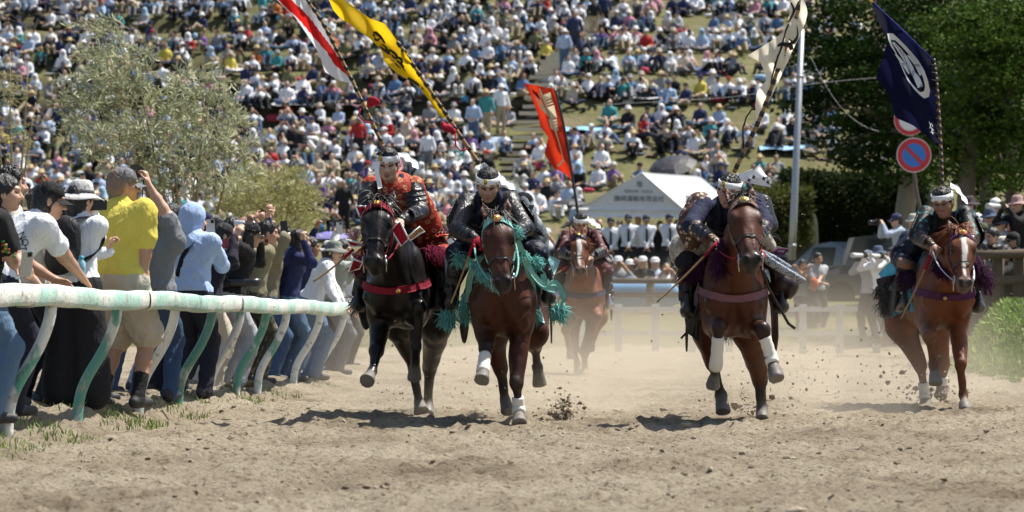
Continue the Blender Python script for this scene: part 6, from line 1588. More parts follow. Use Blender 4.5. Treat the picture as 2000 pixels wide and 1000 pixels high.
# ================================================================ hillside crowd
def px_of(X, Y): return 1000 + X * F / Y
def py_of(z, Y): return HY - (z - CH) * F / Y
def crowd_shape(v):
    """a person sitting on the ground (or standing), facing -Y; ids 0 skin 1 top 2 trousers 3 shoes 4 hair"""
    S = Shape(); U = A(0, 0, 1)
    if v < 6:
        pel = A(0, 0, .12); lean = (.10, .0, -.18, .16, .05, -.05)[v]; neck = A((0, .04, 0, -.05, .06, 0)[v], -lean, .60); hc = neck + A(0, -.04, .13)
        S.ell(pel, (.18, .15, .12), None, 2, .05); S.cone(pel + U * .05, neck - U * .12, .15, .16, 1, .05); S.cone(neck - U * .12, neck, .13, .07, 1, .05)
        for s in (-1, 1):
            hip = A(s * .1, -.02, .12)
            if v in (0, 2, 3): kn = A(s * .13, -.42, .40); an = A(s * .12, -.62 if v else -.55, .06)
            elif v in (1, 5): kn = A(s * .34, -.34, .16); an = A(-s * .08, -.46, .08)
            else: kn = A(s * .11, -.46, .16 + .2 * (s > 0)); an = A(s * .12, -.86, .06)
            S.cone(hip, kn, .095, .075, 2, .04); S.cone(kn, an, .07, .05, 2, .03); S.cone(an, an + A(0, -.14, -.01), .05, .045, 3, .02)
            sh = neck + A(s * .17, .01, -.08)
            if v == 0: el, wr = sh + A(s * .08, -.12, -.24), A(s * .05, -.50, .36)
            elif v == 1: el, wr = sh + A(s * .06, -.1, -.25), A(s * .08, -.36, .20)
            elif v == 2: el, wr = sh + A(s * .08, .12, -.24), A(s * .26, .22, .08)
            elif v == 3: el, wr = sh + A(s * .12, -.2, -.08), hc + A(s * .06, -.16, -.02)
            elif v == 4: el, wr = sh + A(s * .1, -.05, -.26), A(s * .12, -.42, .26)
            else: el, wr = (sh + A(s * .15, -.12, -.02), hc + A(s * .1, -.04, .12)) if s > 0 else (sh + A(s * .06, -.1, -.25), A(s * .08, -.36, .20))
            S.cone(sh, el, .062, .052, 1, .04); S.cone(el, el * .6 + wr * .4, .05, .047, 1, .02); S.cone(el * .5 + wr * .5, wr, .038, .034, 0, .02); S.ell(wr, (.045, .05, .04), None, 0, .02)
    else:
        pel = A(0, 0, .92); neck = A(0, -.02, 1.44); hc = neck + A(0, -.03, .13)
        S.ell(pel, (.17, .13, .13), None, 2, .05); S.cone(pel + U * .08, neck - U * .14, .15, .165, 1, .05); S.cone(neck - U * .12, neck, .13, .07, 1, .05)
        for s in (-1, 1):
            S.cone(A(s * .09, 0, .9), A(s * .10, -.02, .5), .095, .075, 2, .04); S.cone(A(s * .10, -.02, .5), A(s * .11, .02, .1), .07, .055, 2, .03); S.cone(A(s * .11, .02, .06), A(s * .12, -.14, .05), .05, .045, 3, .02)
            sh = neck + A(s * .18, 0, -.08); el = sh + A(s * .08, .02, -.27); wr = (A(s * .03, -.2, 1.0) if v == 6 else el + A(s * .02, -.08, -.24))
            S.cone(sh, el, .062, .052, 1, .04); S.cone(el, el * .5 + wr * .5, .05, .045, 1, .02); S.cone(el * .4 + wr * .6, wr, .036, .032, 0, .02); S.ell(wr, (.04, .045, .05), None, 0, .02)
    S.cone(neck, hc - U * .04, .055, .055, 0, .03); S.ell(hc + A(0, -.012, -.005), (.075, .092, .112), None, 0, .02); S.ell(hc + A(0, .022, .03), (.084, .092, .098), None, 4, .01)
    S.ell(hc + A(0, -.10, -.02), (.012, .018, .02), None, 0, .02)
    return S, hc
VAR = []
for v in range(8):
    S, hc = crowd_shape(v); V, Q = surface(S, .027); V = relax(V, Q, 1); mid = prim_ids(S, V[Q].mean(1)); V = folds(V, Q, .016, None, (9, 9, 7), seed=v * 3.3)
    V2, Q2 = surface(S, .05); V2 = relax(V2, Q2, 1); mid2 = prim_ids(S, V2)
    VAR.append((V, Q, mid, hc, V2, Q2, mid2))
TOPS = [('white', (.76, .77, .80), 33), ('pale blue', (.38, .48, .64), 14), ('navy', (.03, .04, .10), 13), ('black', (.018, .018, .02), 14), ('grey', (.24, .25, .26), 10), ('beige', (.50, .44, .34), 9), ('pink', (.58, .26, .32), 4), ('red', (.40, .03, .03), 2.2), ('teal', (.05, .26, .27), 4), ('denim blue', (.10, .18, .32), 8), ('yellow', (.60, .50, .10), 1.2), ('purple', (.18, .10, .28), 2), ('orange', (.55, .17, .05), 1.4), ('striped grey', (.40, .41, .44), 4), ('olive', (.16, .16, .08), 4)]
BOTS = [('black', (.018, .018, .02), 10), ('navy', (.03, .035, .06), 9), ('jean blue', (.07, .12, .20), 9), ('khaki', (.34, .28, .19), 7), ('grey', (.20, .20, .21), 6), ('white', (.62, .61, .58), 3)]
HATS = [('bareheaded', None, 32), ('white cap', (.70, .70, .70), 7), ('white bucket hat', (.74, .72, .68), 11), ('straw hat', (.52, .40, .22), 9), ('black cap', (.02, .02, .022), 10), ('navy cap', (.03, .04, .10), 8), ('beige bucket hat', (.45, .39, .29), 9), ('white towel hood', (.74, .75, .77), 12), ('grey bucket hat', (.26, .26, .27), 6), ('pale blue towel hood', (.34, .50, .64), 2), ('pink towel hood', (.62, .30, .38), 1.2), ('red cap', (.35, .03, .03), 1.5)]
def pick(lst, g): w = np.array([x[2] for x in lst], float); return lst[g.choice(len(lst), p=w / w.sum())]
CM = {}
def cmat(kind, name, col):
    k = kind + '_' + name.replace(' ', '_')
    if k not in CM: CM[k] = cloth('crowd_' + k, col, var=.2, vscale=5, bump=.3, bscale=14)
    return CM[k]
def hat_mesh(kind):
    mb = MB()
    if 'towel' in kind:
        S = Shape(); S.ell(A(0, .01, .02), (.108, .118, .132)); S.cone(A(0, .03, -.05), A(0, .05, -.2), .11, .16, 0, .05); S.ell(A(0, -.13, -.03), (.065, .09, .085), None, 0, .02, -1); S.plane(A(0, 0, -.24), A(0, 0, -1))
        V, Q = surface(S, .026); V = folds(V, Q, .012, None, (12, 12, 8)); return V, Q
    if 'cap' in kind:
        mb.lathe([(.001, .125), (.05, .118), (.085, .08), (.096, .035), (.09, .03)], A(0, .01, .01), None, 14, 0, (1, 1.12)); mb.lathe([(.001, .045), (.08, .043), (.09, .035), (.085, .03)], A(0, -.10, 0), None, 12, 0, (.95, .9))
    elif 'straw' in kind: mb.lathe([(.001, .13), (.07, .12), (.088, .05), (.10, .035), (.20, .015), (.198, .008), (.09, .025)], A(0, .01, .01), None, 18)
    else: mb.lathe([(.001, .125), (.06, .122), (.085, .09), (.098, .035), (.16, -.005), (.158, -.012), (.09, .02)], A(0, .01, .01), None, 16)
    V = np.concatenate(mb.V); return V, np.array([f for f in mb.F])
HATM = {k: hat_mesh(k) for k in ('cap', 'straw', 'bucket', 'towel')}
def hkey(n): return 'towel' if 'towel' in n else 'straw' if 'straw' in n else 'cap' if 'cap' in n else 'bucket'

# where people sit: rows up the slope
gC = np.random.default_rng(2024)
spots = []
Yl = np.arange(112, 192, .25); pyl = py_of(ground_z(-8.0, Yl), Yl)
rowsY = []; last = 1e9
for Yq, pq in zip(Yl, pyl):
    if last - pq > 19.5: rowsY.append(Yq); last = pq
for Yq in rowsY:
    X = -1060 * Yq / F + gC.uniform(0, .5)
    while X < 760 * Yq / F:
        Yj = Yq + gC.normal(0, .35); zz = float(ground_z(X, Yj)); px, py = px_of(X, Yj), py_of(zz, Yj)
        ok = abs(X - STAIR(Yj)) > (.25 if gC.random() < .45 else .62) and vnoise(X * .16 + 9, Yj * .13) > -.36
        if px > 1130 and py > 305: ok &= gC.random() < .55 and py < 395
        if py > 470 or (px > 700 and py > 455): ok = False
        if 1530 < px and py > 345: ok = False
        if 1400 < px < 1560 and 255 < py < 345: ok &= gC.random() < .5
        if px > 1640: ok &= gC.random() < .6
        if 480 < px < 720 and py > 400: ok &= gC.random() < .5
        if ok: spots.append((X, Yj, zz, px, py))
        X += gC.choice([.46, .54, .62, .85, 1.3], p=[.3, .3, .24, .11, .05])
def hidden(px, py):
    return (695 < px < 860 and py > 330) or (880 < px < 1045 and py > 345) or (px < 300 and py > 395) or (300 < px < 560 and py > 425) or (1390 < px < 1510 and py > 350) or (1120 < px < 1385 and py > 350) or px > 1690 or px < -10 or py < 8
vis = [s for s in spots if not hidden(s[3], s[4])]; vis.sort(key=lambda s: s[1])
indiv = vis[:282]; ids_ = set(id(s) for s in indiv); rest = [s for s in spots if id(s) not in ids_ and s[3] < 1900]
used = set(); meshes = {}
for v in range(8):
    V, Q, mid, hc, *_ = VAR[v]
    me = bpy.data.meshes.new('seated_body'); o = mk('tmp', V, Q, [SKIN[0]] * 5, None, mid); meshes[v] = o.data; bpy.data.objects.remove(o)
hmesh = {}
for k, (V, Q) in HATM.items(): o = mk('tmp', V, [tuple(f) for f in Q], [SKIN[0]]); hmesh[k] = o.data; bpy.data.objects.remove(o)
POSE = ['with knees drawn up', 'cross-legged', 'leaning back', 'raising hands to the face', 'with legs outstretched', 'shading eyes with a hand', 'standing with folded hands', 'standing']
def zone(px, py):
    r = 'near the foot of the hill' if py > 330 else 'low on the hill' if py > 250 else 'halfway up the hill' if py > 150 else 'high on the hill'
    c = 'at far left' if px < 130 else 'behind the olive shrub' if px < 470 else 'left of the striped banner' if px < 640 else 'between the two left banners' if px < 830 else 'right of the yellow banner' if px < 1010 else 'around the scarlet banner' if px < 1170 else 'above the tent' if px < 1400 else 'left of the steel pole' if px < 1555 else 'under the trees'
    return r, c
def place_person(X, Y, z, v, px, py, g, grp, rot=None, where=None, top=None, bot=None, hat=None, sc=None):
    for _ in range(60):
        t, b, h = top or pick(TOPS, g), bot or pick(BOTS, g), hat or pick(HATS, g); r, c = zone(px, py)
        sit = '' if v >= 6 else 'seated '
        lab = f"{h[0]}, {t[0]} top, {b[0]} trousers, {where or (r + ' ' + c)}"
        if lab not in used and len(lab.split()) <= 16: break
        lab = f"{h[0]}, {t[0]} top, {POSE[v]}, {where or (r + ' ' + c)}"
        if lab not in used and len(lab.split()) <= 16: break
    used.add(lab)
    o = bpy.data.objects.new('person', meshes[v]); COL.objects.link(o); o.location = (X, Y, z - .03); k = sc or g.uniform(.93, 1.06); o.scale = (k, k, k); o.rotation_euler = (0, 0, g.normal(0, .45) if rot is None else rot)
    tag(o, lab, 'person', grp)
    sk = SKIN[g.choice(3, p=[.55, .35, .1])]
    for i, m in enumerate((sk, cmat('top', t[0], t[1]), cmat('trousers', b[0], b[1]), SHOE, HAIR if g.random() < .8 else HAIRB)): o.material_slots[i].link = 'OBJECT'; o.material_slots[i].material = m
    if h[1] is not None:
        q = bpy.data.objects.new('hat' if 'towel' not in h[0] else 'towel_hood', hmesh[hkey(h[0])]); COL.objects.link(q); q.parent = o; q.location = tuple(VAR[v][3]); q.material_slots[0].link = 'OBJECT'; q.material_slots[0].material = cmat('hat', h[0], h[1])
    return o
for s in indiv:
    v = int(gC.choice(6, p=[.3, .22, .1, .14, .16, .08]))
    place_person(s[0], s[1], s[2], v, s[3], s[4], gC, 'spectators seated on the hillside')
# standing people on the slope and the steps: px, py of the feet, Y, clothes
def byn(lst, n): return [x for x in lst if x[0] == n][0]
for px, py, t, b, h, wh in ((1102, 150, 'pale blue', 'jean blue', 'white bucket hat', 'walking up the hill steps'), (1122, 135, 'navy', 'navy', 'bareheaded', 'following on the hill steps'), (1160, 95, 'black', 'khaki', 'bareheaded', 'standing high on the steps'), (1180, 78, 'navy', 'black', 'bareheaded', 'standing beside the khaki trousers'), (925, 292, 'pale blue', 'jean blue', 'bareheaded', 'standing below the steps'), (950, 275, 'teal', 'khaki', 'straw hat', 'standing below the steps at right'), (978, 262, 'white', 'khaki', 'white bucket hat', 'standing at the foot of the steps'), (836, 345, 'white', 'grey', 'bareheaded', 'standing behind the red-robed rider'), (672, 455, 'black', 'black', 'bareheaded', 'standing on the grass by the willow'), (700, 320, 'red', 'black', 'grey bucket hat', 'standing left of the red-robed rider')):
    Yq = float(np.interp(-py, -np.array(pyl), Yl)) if py < 440 else 119.0
    X = (px - 1000) * Yq / F; place_person(X, Yq, float(ground_z(X, Yq)), 6 if px % 2 else 7, px, py, gC, 'people standing on the hillside', gC.uniform(-.5, .5), wh, byn(TOPS, t), byn(BOTS, b), byn(HATS, h))
# the rest of the crowd, too many to tell apart
Vs, Qs, Cs = [], [], []; off = 0
skc = [A(.52, .335, .245), A(.38, .225, .155)]
for s in rest:
    v = int(gC.choice(6, p=[.3, .22, .1, .14, .16, .08])); _, _, _, hc, V, Q, mid = VAR[v]; a = gC.normal(0, .45); k = gC.uniform(.93, 1.06)
    R = np.array([[cos(a), -sin(a), 0], [sin(a), cos(a), 0], [0, 0, 1]]); t, b, h = pick(TOPS, gC), pick(BOTS, gC), pick(HATS, gC)
    pal = np.array([skc[gC.integers(2)], t[1], b[1], (.03, .03, .03), (.014, .012, .011)])
    Vs.append((V * k) @ R.T + A(s[0], s[1], s[2] - .03)); Qs.append(Q + off); Cs.append(pal[mid]); off += len(V)
    if h[1] is not None:
        Vh, Qh = HATM[hkey(h[0])]; Vs.append(((Vh + hc) * k) @ R.T + A(s[0], s[1], s[2] - .03)); Qs.append(np.array(Qh) + off); Cs.append(np.tile(np.array(h[1]), (len(Vh), 1))); off += len(Vh)
o = mk('hillside_crowd', np.concatenate(Vs), np.concatenate(Qs), colmat('crowd_mixed_cloth', rough=.85, spec=.2, var=.15, vscale=6), None, None, True, np.concatenate(Cs)); tag(o, 'dense far crowd seated in rows all over the hillside', 'crowd', None, 'stuff')

# bags, boxes and spread towels between the people
Vs, Qs, Cs = [], [], []; off = 0
for s in spots:
    if gC.random() > .42: continue
    w_, d_, h_ = gC.uniform(.12, .55), gC.uniform(.12, .4), gC.choice([.03, .12, .25]); Sx = Shape(); cc = A(s[0] + gC.choice([-.33, .33, 0]), s[1] - gC.uniform(.25, .8), 0); cc[2] = float(ground_z(cc[0], cc[1])) + h_ * .4
    m = MB(); m.lathe([(.001, -h_ * .5), (w_ * .5, -h_ * .45), (w_ * .52, h_ * .2), (w_ * .35, h_ * .5), (.001, h_ * .5)], cc, None, 7, 0, (1, d_ / w_)); Vs.append(m.V[0]); Qs.append(np.array(m.F) + off); off += len(m.V[0])
    Cs.append(np.tile(A(*[(.72, .73, .75), (.72, .73, .75), (.03, .03, .035), (.10, .30, .55), (.30, .45, .6), (.5, .45, .36), (.4, .05, .08), (.5, .28, .34)][gC.integers(8)]), (len(m.V[0]), 1)))
tag(mk('crowd_belongings', np.concatenate(Vs), np.concatenate(Qs), MATS['crowd_mixed_cloth'], None, None, True, np.concatenate(Cs)), 'bags, towels and boxes lying between the hillside spectators', 'belongings', None, 'stuff')
# umbrellas
def umbrella(px, py, Y, col, label, r=.55, tilt=(0, 0)):
    c = J(px, py, Y); root = empty('umbrella', c - A(0, 0, .7), label, 'umbrella', 'sun umbrellas in the crowd'); t = un(A(tilt[0], tilt[1], 1)); x = un(np.cross(A(0, 1, 0), t)); y = np.cross(t, x); n = 8; P = []
    m = MB(); prof = [(0.001, 0), (.35, -.03), (.7, -.12), (1, -.28)]
    V = []; 
    for rr, zz in prof:
        for q in range(n * 2):
            a = pi * q / n; sag = (.05 if q % 2 else 0) * rr; V.append(c + (x * cos(a) + y * sin(a)) * rr * r * (1 - (.06 if q % 2 else 0)) + t * (zz + sag * .0) * r)
    k = n * 2; m.add(V, [(i * k + q, i * k + (q + 1) % k, (i + 1) * k + (q + 1) % k, (i + 1) * k + q) for i in range(3) for q in range(k)]); m.build('canopy', cloth('umbrella_' + '_'.join('%02d' % int(v * 99) for v in col), col, rough=.5, spec=.4), root, smooth=False)
    m = MB(); m.tube([c + t * .08, c - t * .7], .008, 5); m.build('shaft', iron_m, root)
for a in ((1388, 136, 146, (.05, .10, .22), 'dark blue umbrella tilted on the slope above the tent', .62, (.2, -.5)), (1338, 138, 147, (.02, .02, .024), 'black umbrella beside the dark blue one above the tent', .66, (-.2, -.6)), (1475, 40, 162, (.02, .02, .024), 'black umbrella high on the hill near the cream banner', .6, (.1, -.5)), (1412, 34, 163, (.022, .02, .024), 'black umbrella at the top right of the crowd', .75, (-.4, -.6)), (975, 268, 138, (.30, .38, .48), 'pale blue umbrella below the hill steps', .52, (.1, -.2)), (908, 318, 134, (.55, .60, .62), 'pale grey umbrella right of the red-robed rider', .5, (.7, -.5)), (888, 372, 128, (.60, .64, .68), 'white umbrella just left of the black-armoured rider', .5, (0, -.2)), (648, 346, 131, (.66, .70, .72), 'white umbrella above the lilac one', .55, (0, -.2)), (604, 345, 132, (.02, .02, .024), 'black umbrella at the willow top', .6, (-.2, -.2)), (1086, 150, 144, (.04, .04, .05), 'dark umbrella at the top of the scarlet banner', .6, (0, -.1)), (1052, 208, 141, (.05, .05, .055), 'black umbrella lying open left of the scarlet banner', .6, (-.5, -.3)), (1112, 388, 112, (.03, .03, .035), 'dark umbrella with pale rim left of the tent', .5, (0, -.1)), (1312, 312, 124, (.03, .03, .034), 'large dark umbrella behind the tent roof', .75, (-.2, -.5)), (1040, 200, 142, (.02, .02, .022), 'black parasol on the steps', .5, (-.6, -.2)), (646, 452, 84, (.18, .16, .42), 'lilac umbrella behind the woman in the olive-grey hat', .42, (0, -.1))): umbrella(*a)
# picnic sheets
for i, (px, py, col, lab) in enumerate(((735, 292, (.62, .30, .36), 'pink picnic sheet behind the red-robed rider'), (575, 210, (.68, .70, .72), 'white picnic sheet left of the striped banner'), (1135, 268, (.25, .48, .68), 'pale blue picnic sheet right of the scarlet banner'), (940, 70, (.7, .7, .7), 'white picnic sheet high right of the yellow banner'), (300, 20, (.66, .7, .74), 'white sheet at the top left of the hill'), (60, 25, (.12, .38, .62), 'blue sheet at the top left corner'), (1290, 110, (.7, .7, .72), 'white picnic sheet near the dark blue umbrella'), (790, 240, (.6, .62, .66), 'grey-white sheet between the left banners'), (1530, 300, (.30, .5, .7), 'blue sheet left of the steel pole'), (700, 212, (.62, .30, .36), 'small pink sheet between the left banners'), (1245, 225, (.6, .6, .62), 'white sheet below the dark blue umbrella'))):
    Yq = float(np.interp(-py, -np.array(pyl), Yl)); X = (px - 1000) * Yq / F; P = [[A(x, y, float(ground_z(X, Yq)) + .12 + (y - Yq) * .15 + .03 * sin(x * 7 + y * 5)) for y in np.linspace(Yq - .55, Yq + .55, 5)] for x in np.linspace(X - .8, X + .8, 7)]
    m = MB(); m.sheet(P, .01); tag(m.build('picnic_sheet', cloth('sheet_%d' % i, col, rough=.5, bump=.6, bscale=6), None, origin=A(X, Yq, P[3][2][2])), lab, 'sheet', 'picnic sheets on the hill')
# stepped path up the hill
steps = empty('hill_steps', A(STAIR(133), 133, float(ground_z(STAIR(133), 133))), 'pale stone steps climbing the hill beside the scarlet banner', 'steps')
stone_m = mat('step_stone', (.60, .53, .41), rough=.9, var=.25, vscale=4, bump=.5, bscale=12)
o0 = None
for i in range(40):
    Yq = 133 + i * .9; c = A(STAIR(Yq), Yq, float(np.interp(Yq, HILL[:, 0], HILL[:, 1])) + .06)
    if o0 is None: m = MB(); m.box(c, (1.1, .40, .12)); o0 = m.build('step', stone_m, steps, smooth=False); b0 = c
    else: o = o0.copy(); COL.objects.link(o); o.parent = steps; o.location = tuple(c - b0 + A(gC.normal(0, .06), 0, gC.normal(0, .02))); o.rotation_euler = (0, gC.normal(0, .02), gC.normal(0, .04)); o.scale = (gC.uniform(.8, 1.12), gC.uniform(.8, 1.1), 1)
# timber edging of the terraces
timber = mat('dark_timber', (.035, .03, .024), rough=.9, var=.4, vscale=5, bump=.5, bscale=15)
lv = 0
for k in range(6, 14):
    z0 = k * 1.15; Yq = float(np.interp(z0, HILL[:, 1], HILL[:, 0])) - .15
    if Yq < 141: continue
    lv += 1; root = empty('timber_wall', A(-20, Yq, z0 - .6), ['lowest', 'second lowest', 'third', 'fourth', 'fifth', 'sixth', 'seventh'][min(lv - 1, 6)] + ' dark timber terrace wall across the hill, counted from below', 'wall', 'timber terrace walls')
    xs0 = -1050 * Yq / F; xe = STAIR(Yq) - 1.6; n = int((xe - xs0) / 2.6); base = None
    for q in range(n):
        x = xs0 + (q + .5) * (xe - xs0) / n; zz = z0 - .32 + vnoise(x * .25, Yq * .25) * .25
        if base is None:
            m = MB(); m.tube([A(x - 1.28, Yq, zz), A(x, Yq, zz + .02), A(x + 1.28, Yq, zz)], .16, 8); base = m.build('log', timber, root); bx = A(x, Yq, zz)
        else: o = base.copy(); COL.objects.link(o); o.parent = root; o.location = tuple(A(x, Yq, zz + .02 * (q % 3)) - bx)

# ================================================================ tent and the men in front of it
canvas = mat('tent_canvas', (.70, .71, .72), rough=.6, var=.06, vscale=2, bump=.25, bscale=5); steel = mat('galvanised_steel', (.38, .40, .41), rough=.4, metal=.6, var=.15)
Yt = 95.5; ty = radians(28); tx = A(cos(ty), sin(ty) * .55, 0); tx = un(A(cos(ty), .35, 0)); tb = un(A(.46, .89, 0)); ap = J(1252, 337, Yt); ez = J(1250, 409, Yt)[2]; gz = float(ground_z(3, Yt))
el_ = J(1127, 409, Yt - .3); er_ = J(1339, 412, Yt + .2); Lt = 3.3
tent = empty('marquee_tent', (el_ + er_) / 2 * A(1, 1, 0) + A(0, 0, gz), 'white marquee tent with black lettering on its gable', 'tent')
def qsheet(a, b, c, d, n=9, sag=.04):
    return [[a * (1 - u) * (1 - v) + b * u * (1 - v) + c * u * v + d * (1 - u) * v - A(0, 0, sag) * sin(pi * u) * sin(pi * v) for u in np.linspace(0, 1, n)] for v in np.linspace(0, 1, n)]
for nm, a, b in (('roof_panel', er_, ap), ('roof_panel', el_, ap)): m = MB(); m.sheet(qsheet(a, b, b + tb * Lt, a + tb * Lt), .01); m.build(nm, canvas, tent)
for dd in (0, Lt): m = MB(); m.sheet(qsheet(el_ + tb * dd - A(0, .012, 0), er_ + tb * dd - A(0, .012, 0), ap + tb * dd - A(0, .012, .01), ap + tb * dd - A(0, .012, .01), sag=.02), .008); m.build('gable', canvas, tent)
def valance(a, b):
    n = 41; P = []
    for v in (0, .5, 1): P.append([a * (1 - t) + b * t - A(0, 0, v * (.13 + .06 * abs(sin(t * pi * 9)))) - A(0, .02 + .01 * v, 0) for t in np.linspace(0, 1, n)])
    m = MB(); m.sheet(P, .006); m.build('valance', canvas, tent)
valance(el_, er_); valance(er_, er_ + tb * Lt)
for c in (el_, er_, el_ + tb * Lt, er_ + tb * Lt): m = MB(); m.tube([A(c[0], c[1] + .03, gz - .1), A(c[0], c[1] + .03, ez)], .03, 8); m.build('tent_pole', steel, tent)
gx = un(er_ - el_)
for body, (px, py), sz in (('贈', (1249, 361), .15), ('昭和62年 1月吉日', (1247, 374.5), .088), ('鎌崎運輸有限会社', (1248.5, 389), .152)):
    Vt, Ft = text_mesh(body, sz); t = (px - 1127) / (1339 - 1127); Yg = (Yt - .3) * (1 - t) + (Yt + .2) * t; c = J(px, py, Yg) - A(0, .05, 0)
    k = {'贈': 1.0, '鎌崎運輸有限会社': 1.0}.get(body, 1.0); mk('lettering', np.array([c + gx * v[0] * 1.0 + A(0, 0, 1) * v[1] for v in Vt]), Ft, mat('lettering_ink', (.05, .055, .07), rough=.8), tent, smooth=False)
m = MB(); m.box(J(1356, 402, 96.2), (.42, .03, .5)); tag(m.build('notice_board', mat('board_white', (.62, .63, .64), rough=.6), None, origin=J(1356, 402, 96.2), smooth=False), 'pale notice board hanging at the right front corner of the tent', 'board')
tie_m = cloth('black_tie', (.02, .022, .026)); ucap = cloth('uniform_cap', (.06, .065, .08)); uwh = cloth('uniform_shirt', (.70, .72, .80))
for i, (px, top, nm) in enumerate(((1193, 415, 'leftmost of the uniformed men in white shirts before the tent'), (1227, 409, 'second uniformed man from the left, black tie, before the tent'), (1262, 410, 'third uniformed man from the left, hands clasped, before the tent'), (1307, 408, 'rightmost uniformed man in white shirt and tie before the tent'))):
    Y = 94.2; z = J(px, top, Y)[2] - 1.76; X = (px - 1000) * Y / F
    p = human('person', nm, 30 + i, (X, Y, z), 1.70, -92 + i * 3, lean=0, hl=A(X - .02, Y - .2, z + .86), hr=A(X + .02, Y - .2, z + .86), top=uwh, bottom=dnavy, skin=1, hair='short', vox=.03, vh=.02, fold=.01, group='uniformed men before the tent')
    cap(p, ucap); ribbon('necktie', [p['neck'] + p['tf'] * .08 - p['td'] * .03, p['chest'] + p['tf'] * .15, p['pel'] + p['td'] * .1 + p['tf'] * .16], .05, tie_m, p['root'])
for i, (px, top) in enumerate(((1246, 418), (1170, 424), (1210, 426), (1288, 428), (1322, 426))):
    Y = 97.5; z = J(px, top, Y)[2] - 1.70; place_person((px - 1000) * Y / F, Y, z, 7, px, 600, gC, 'people standing under the tent', 0.1 * i, ['standing in the tent second from left', 'standing at the left tent edge', 'standing in the tent middle', 'standing in the tent right of centre', 'standing at the right tent post'][i], byn(TOPS, 'white' if i == 0 else 'black'), byn(BOTS, 'navy'), byn(HATS, 'bareheaded'), 1.0)
# people behind the wooden fence, in front of the tent
for i, (px, top, t, h) in enumerate(((1184, 492, 'teal', 'grey bucket hat'), (1212, 494, 'grey', 'white cap'), (1230, 500, 'white', 'white cap'), (1257, 494, 'black', 'white cap'), (1275, 496, 'pale blue', 'white cap'), (1302, 506, 'white', 'bareheaded'), (1240, 518, 'orange', 'bareheaded'), (1330, 502, 'beige', 'white bucket hat'), (870, 420, 'white', 'straw hat'), (1075, 440, 'white', 'white cap'), (1060, 452, 'pale blue', 'navy cap'), (1210, 520, 'yellow', 'bareheaded'))):
    Y = 86.5; z = J(px, top, Y)[2] - .80 - .2; place_person((px - 1000) * Y / F, Y, z, [1, 3, 5, 0][i % 4], px, 600, gC, 'people behind the wooden fence', 0.15 * (i % 3 - 1), 'sitting behind the fence before the tent', byn(TOPS, t), None, byn(HATS, h), 1.12)
# ================================================================ fences, mats, cars, signs, trees
whitewash = mat('white_fence_paint', (.48, .48, .46), rough=.7, var=.12, vscale=6); wood = mat('brown_log', (.085, .058, .036), rough=.85, var=.35, vscale=6, bump=.5, bscale=25, stretch=(1, 1, 1)); blue_m = mat('blue_mat_vinyl', (.13, .36, .60), rough=.5, var=.15, vscale=3)
Yf = 73.0; fence = empty('white_fence', J(1300, 690, Yf), 'low white post-and-rail fence across the far side of the track', 'fence'); base = None
for px in list(range(1136, 1800, 72)):
    c = A((px - 1000) * Yf / F, Yf, .40)
    if base is None: m = MB(); m.box(c, (.13, .10, .95)); base = m.build('post', whitewash, fence, smooth=False); b0 = c
    else: o = base.copy(); COL.objects.link(o); o.parent = fence; o.location = tuple(c - b0)
for py, hh in ((604, .09), (651, .08)): m = MB(); m.box((J(1120, py, Yf - .08) + J(1790, py, Yf - .08)) / 2, ((670) * Yf / F, .05, hh)); m.build('rail', whitewash, fence, smooth=False)
Yw = 82.0; wf = empty('wooden_fence', J(1270, 602, Yw), 'brown wooden fence in front of blue mats by the tent', 'fence')
for px in (1075, 1172, 1270, 1368, 1466): m = MB(); m.tube([J(px, 606, Yw), J(px, 540, Yw)], .085, 10); m.build('post', wood, wf)
for py in (548, 575): m = MB(); m.tube([J(1060, py, Yw - .1), J(1270, py + 1, Yw - .1), J(1480, py, Yw - .1)], .055, 8); m.build('rail', wood, wf)
for i, (x0, x1) in enumerate(((1188, 1266), (1275, 1312), (1110, 1180))):
    Sx = Shape(); a, b = J(x0 + 8, 576, Yw + .5), J(x1 - 8, 576, Yw + .5); Sx.cone(a, b, .26, .26, 0, .05, flat=(A(0, 1, 0), 2)); o = sdf_obj('blue_mat', Sx, .04, [blue_m], None, origin=(a + b) / 2 - A(0, 0, .25)); tag(o, ['wide blue vinyl mat behind the wooden fence', 'short blue vinyl mat right of the wooden fence post', 'blue vinyl mat behind the far rider'][i], 'mat', 'blue mats')
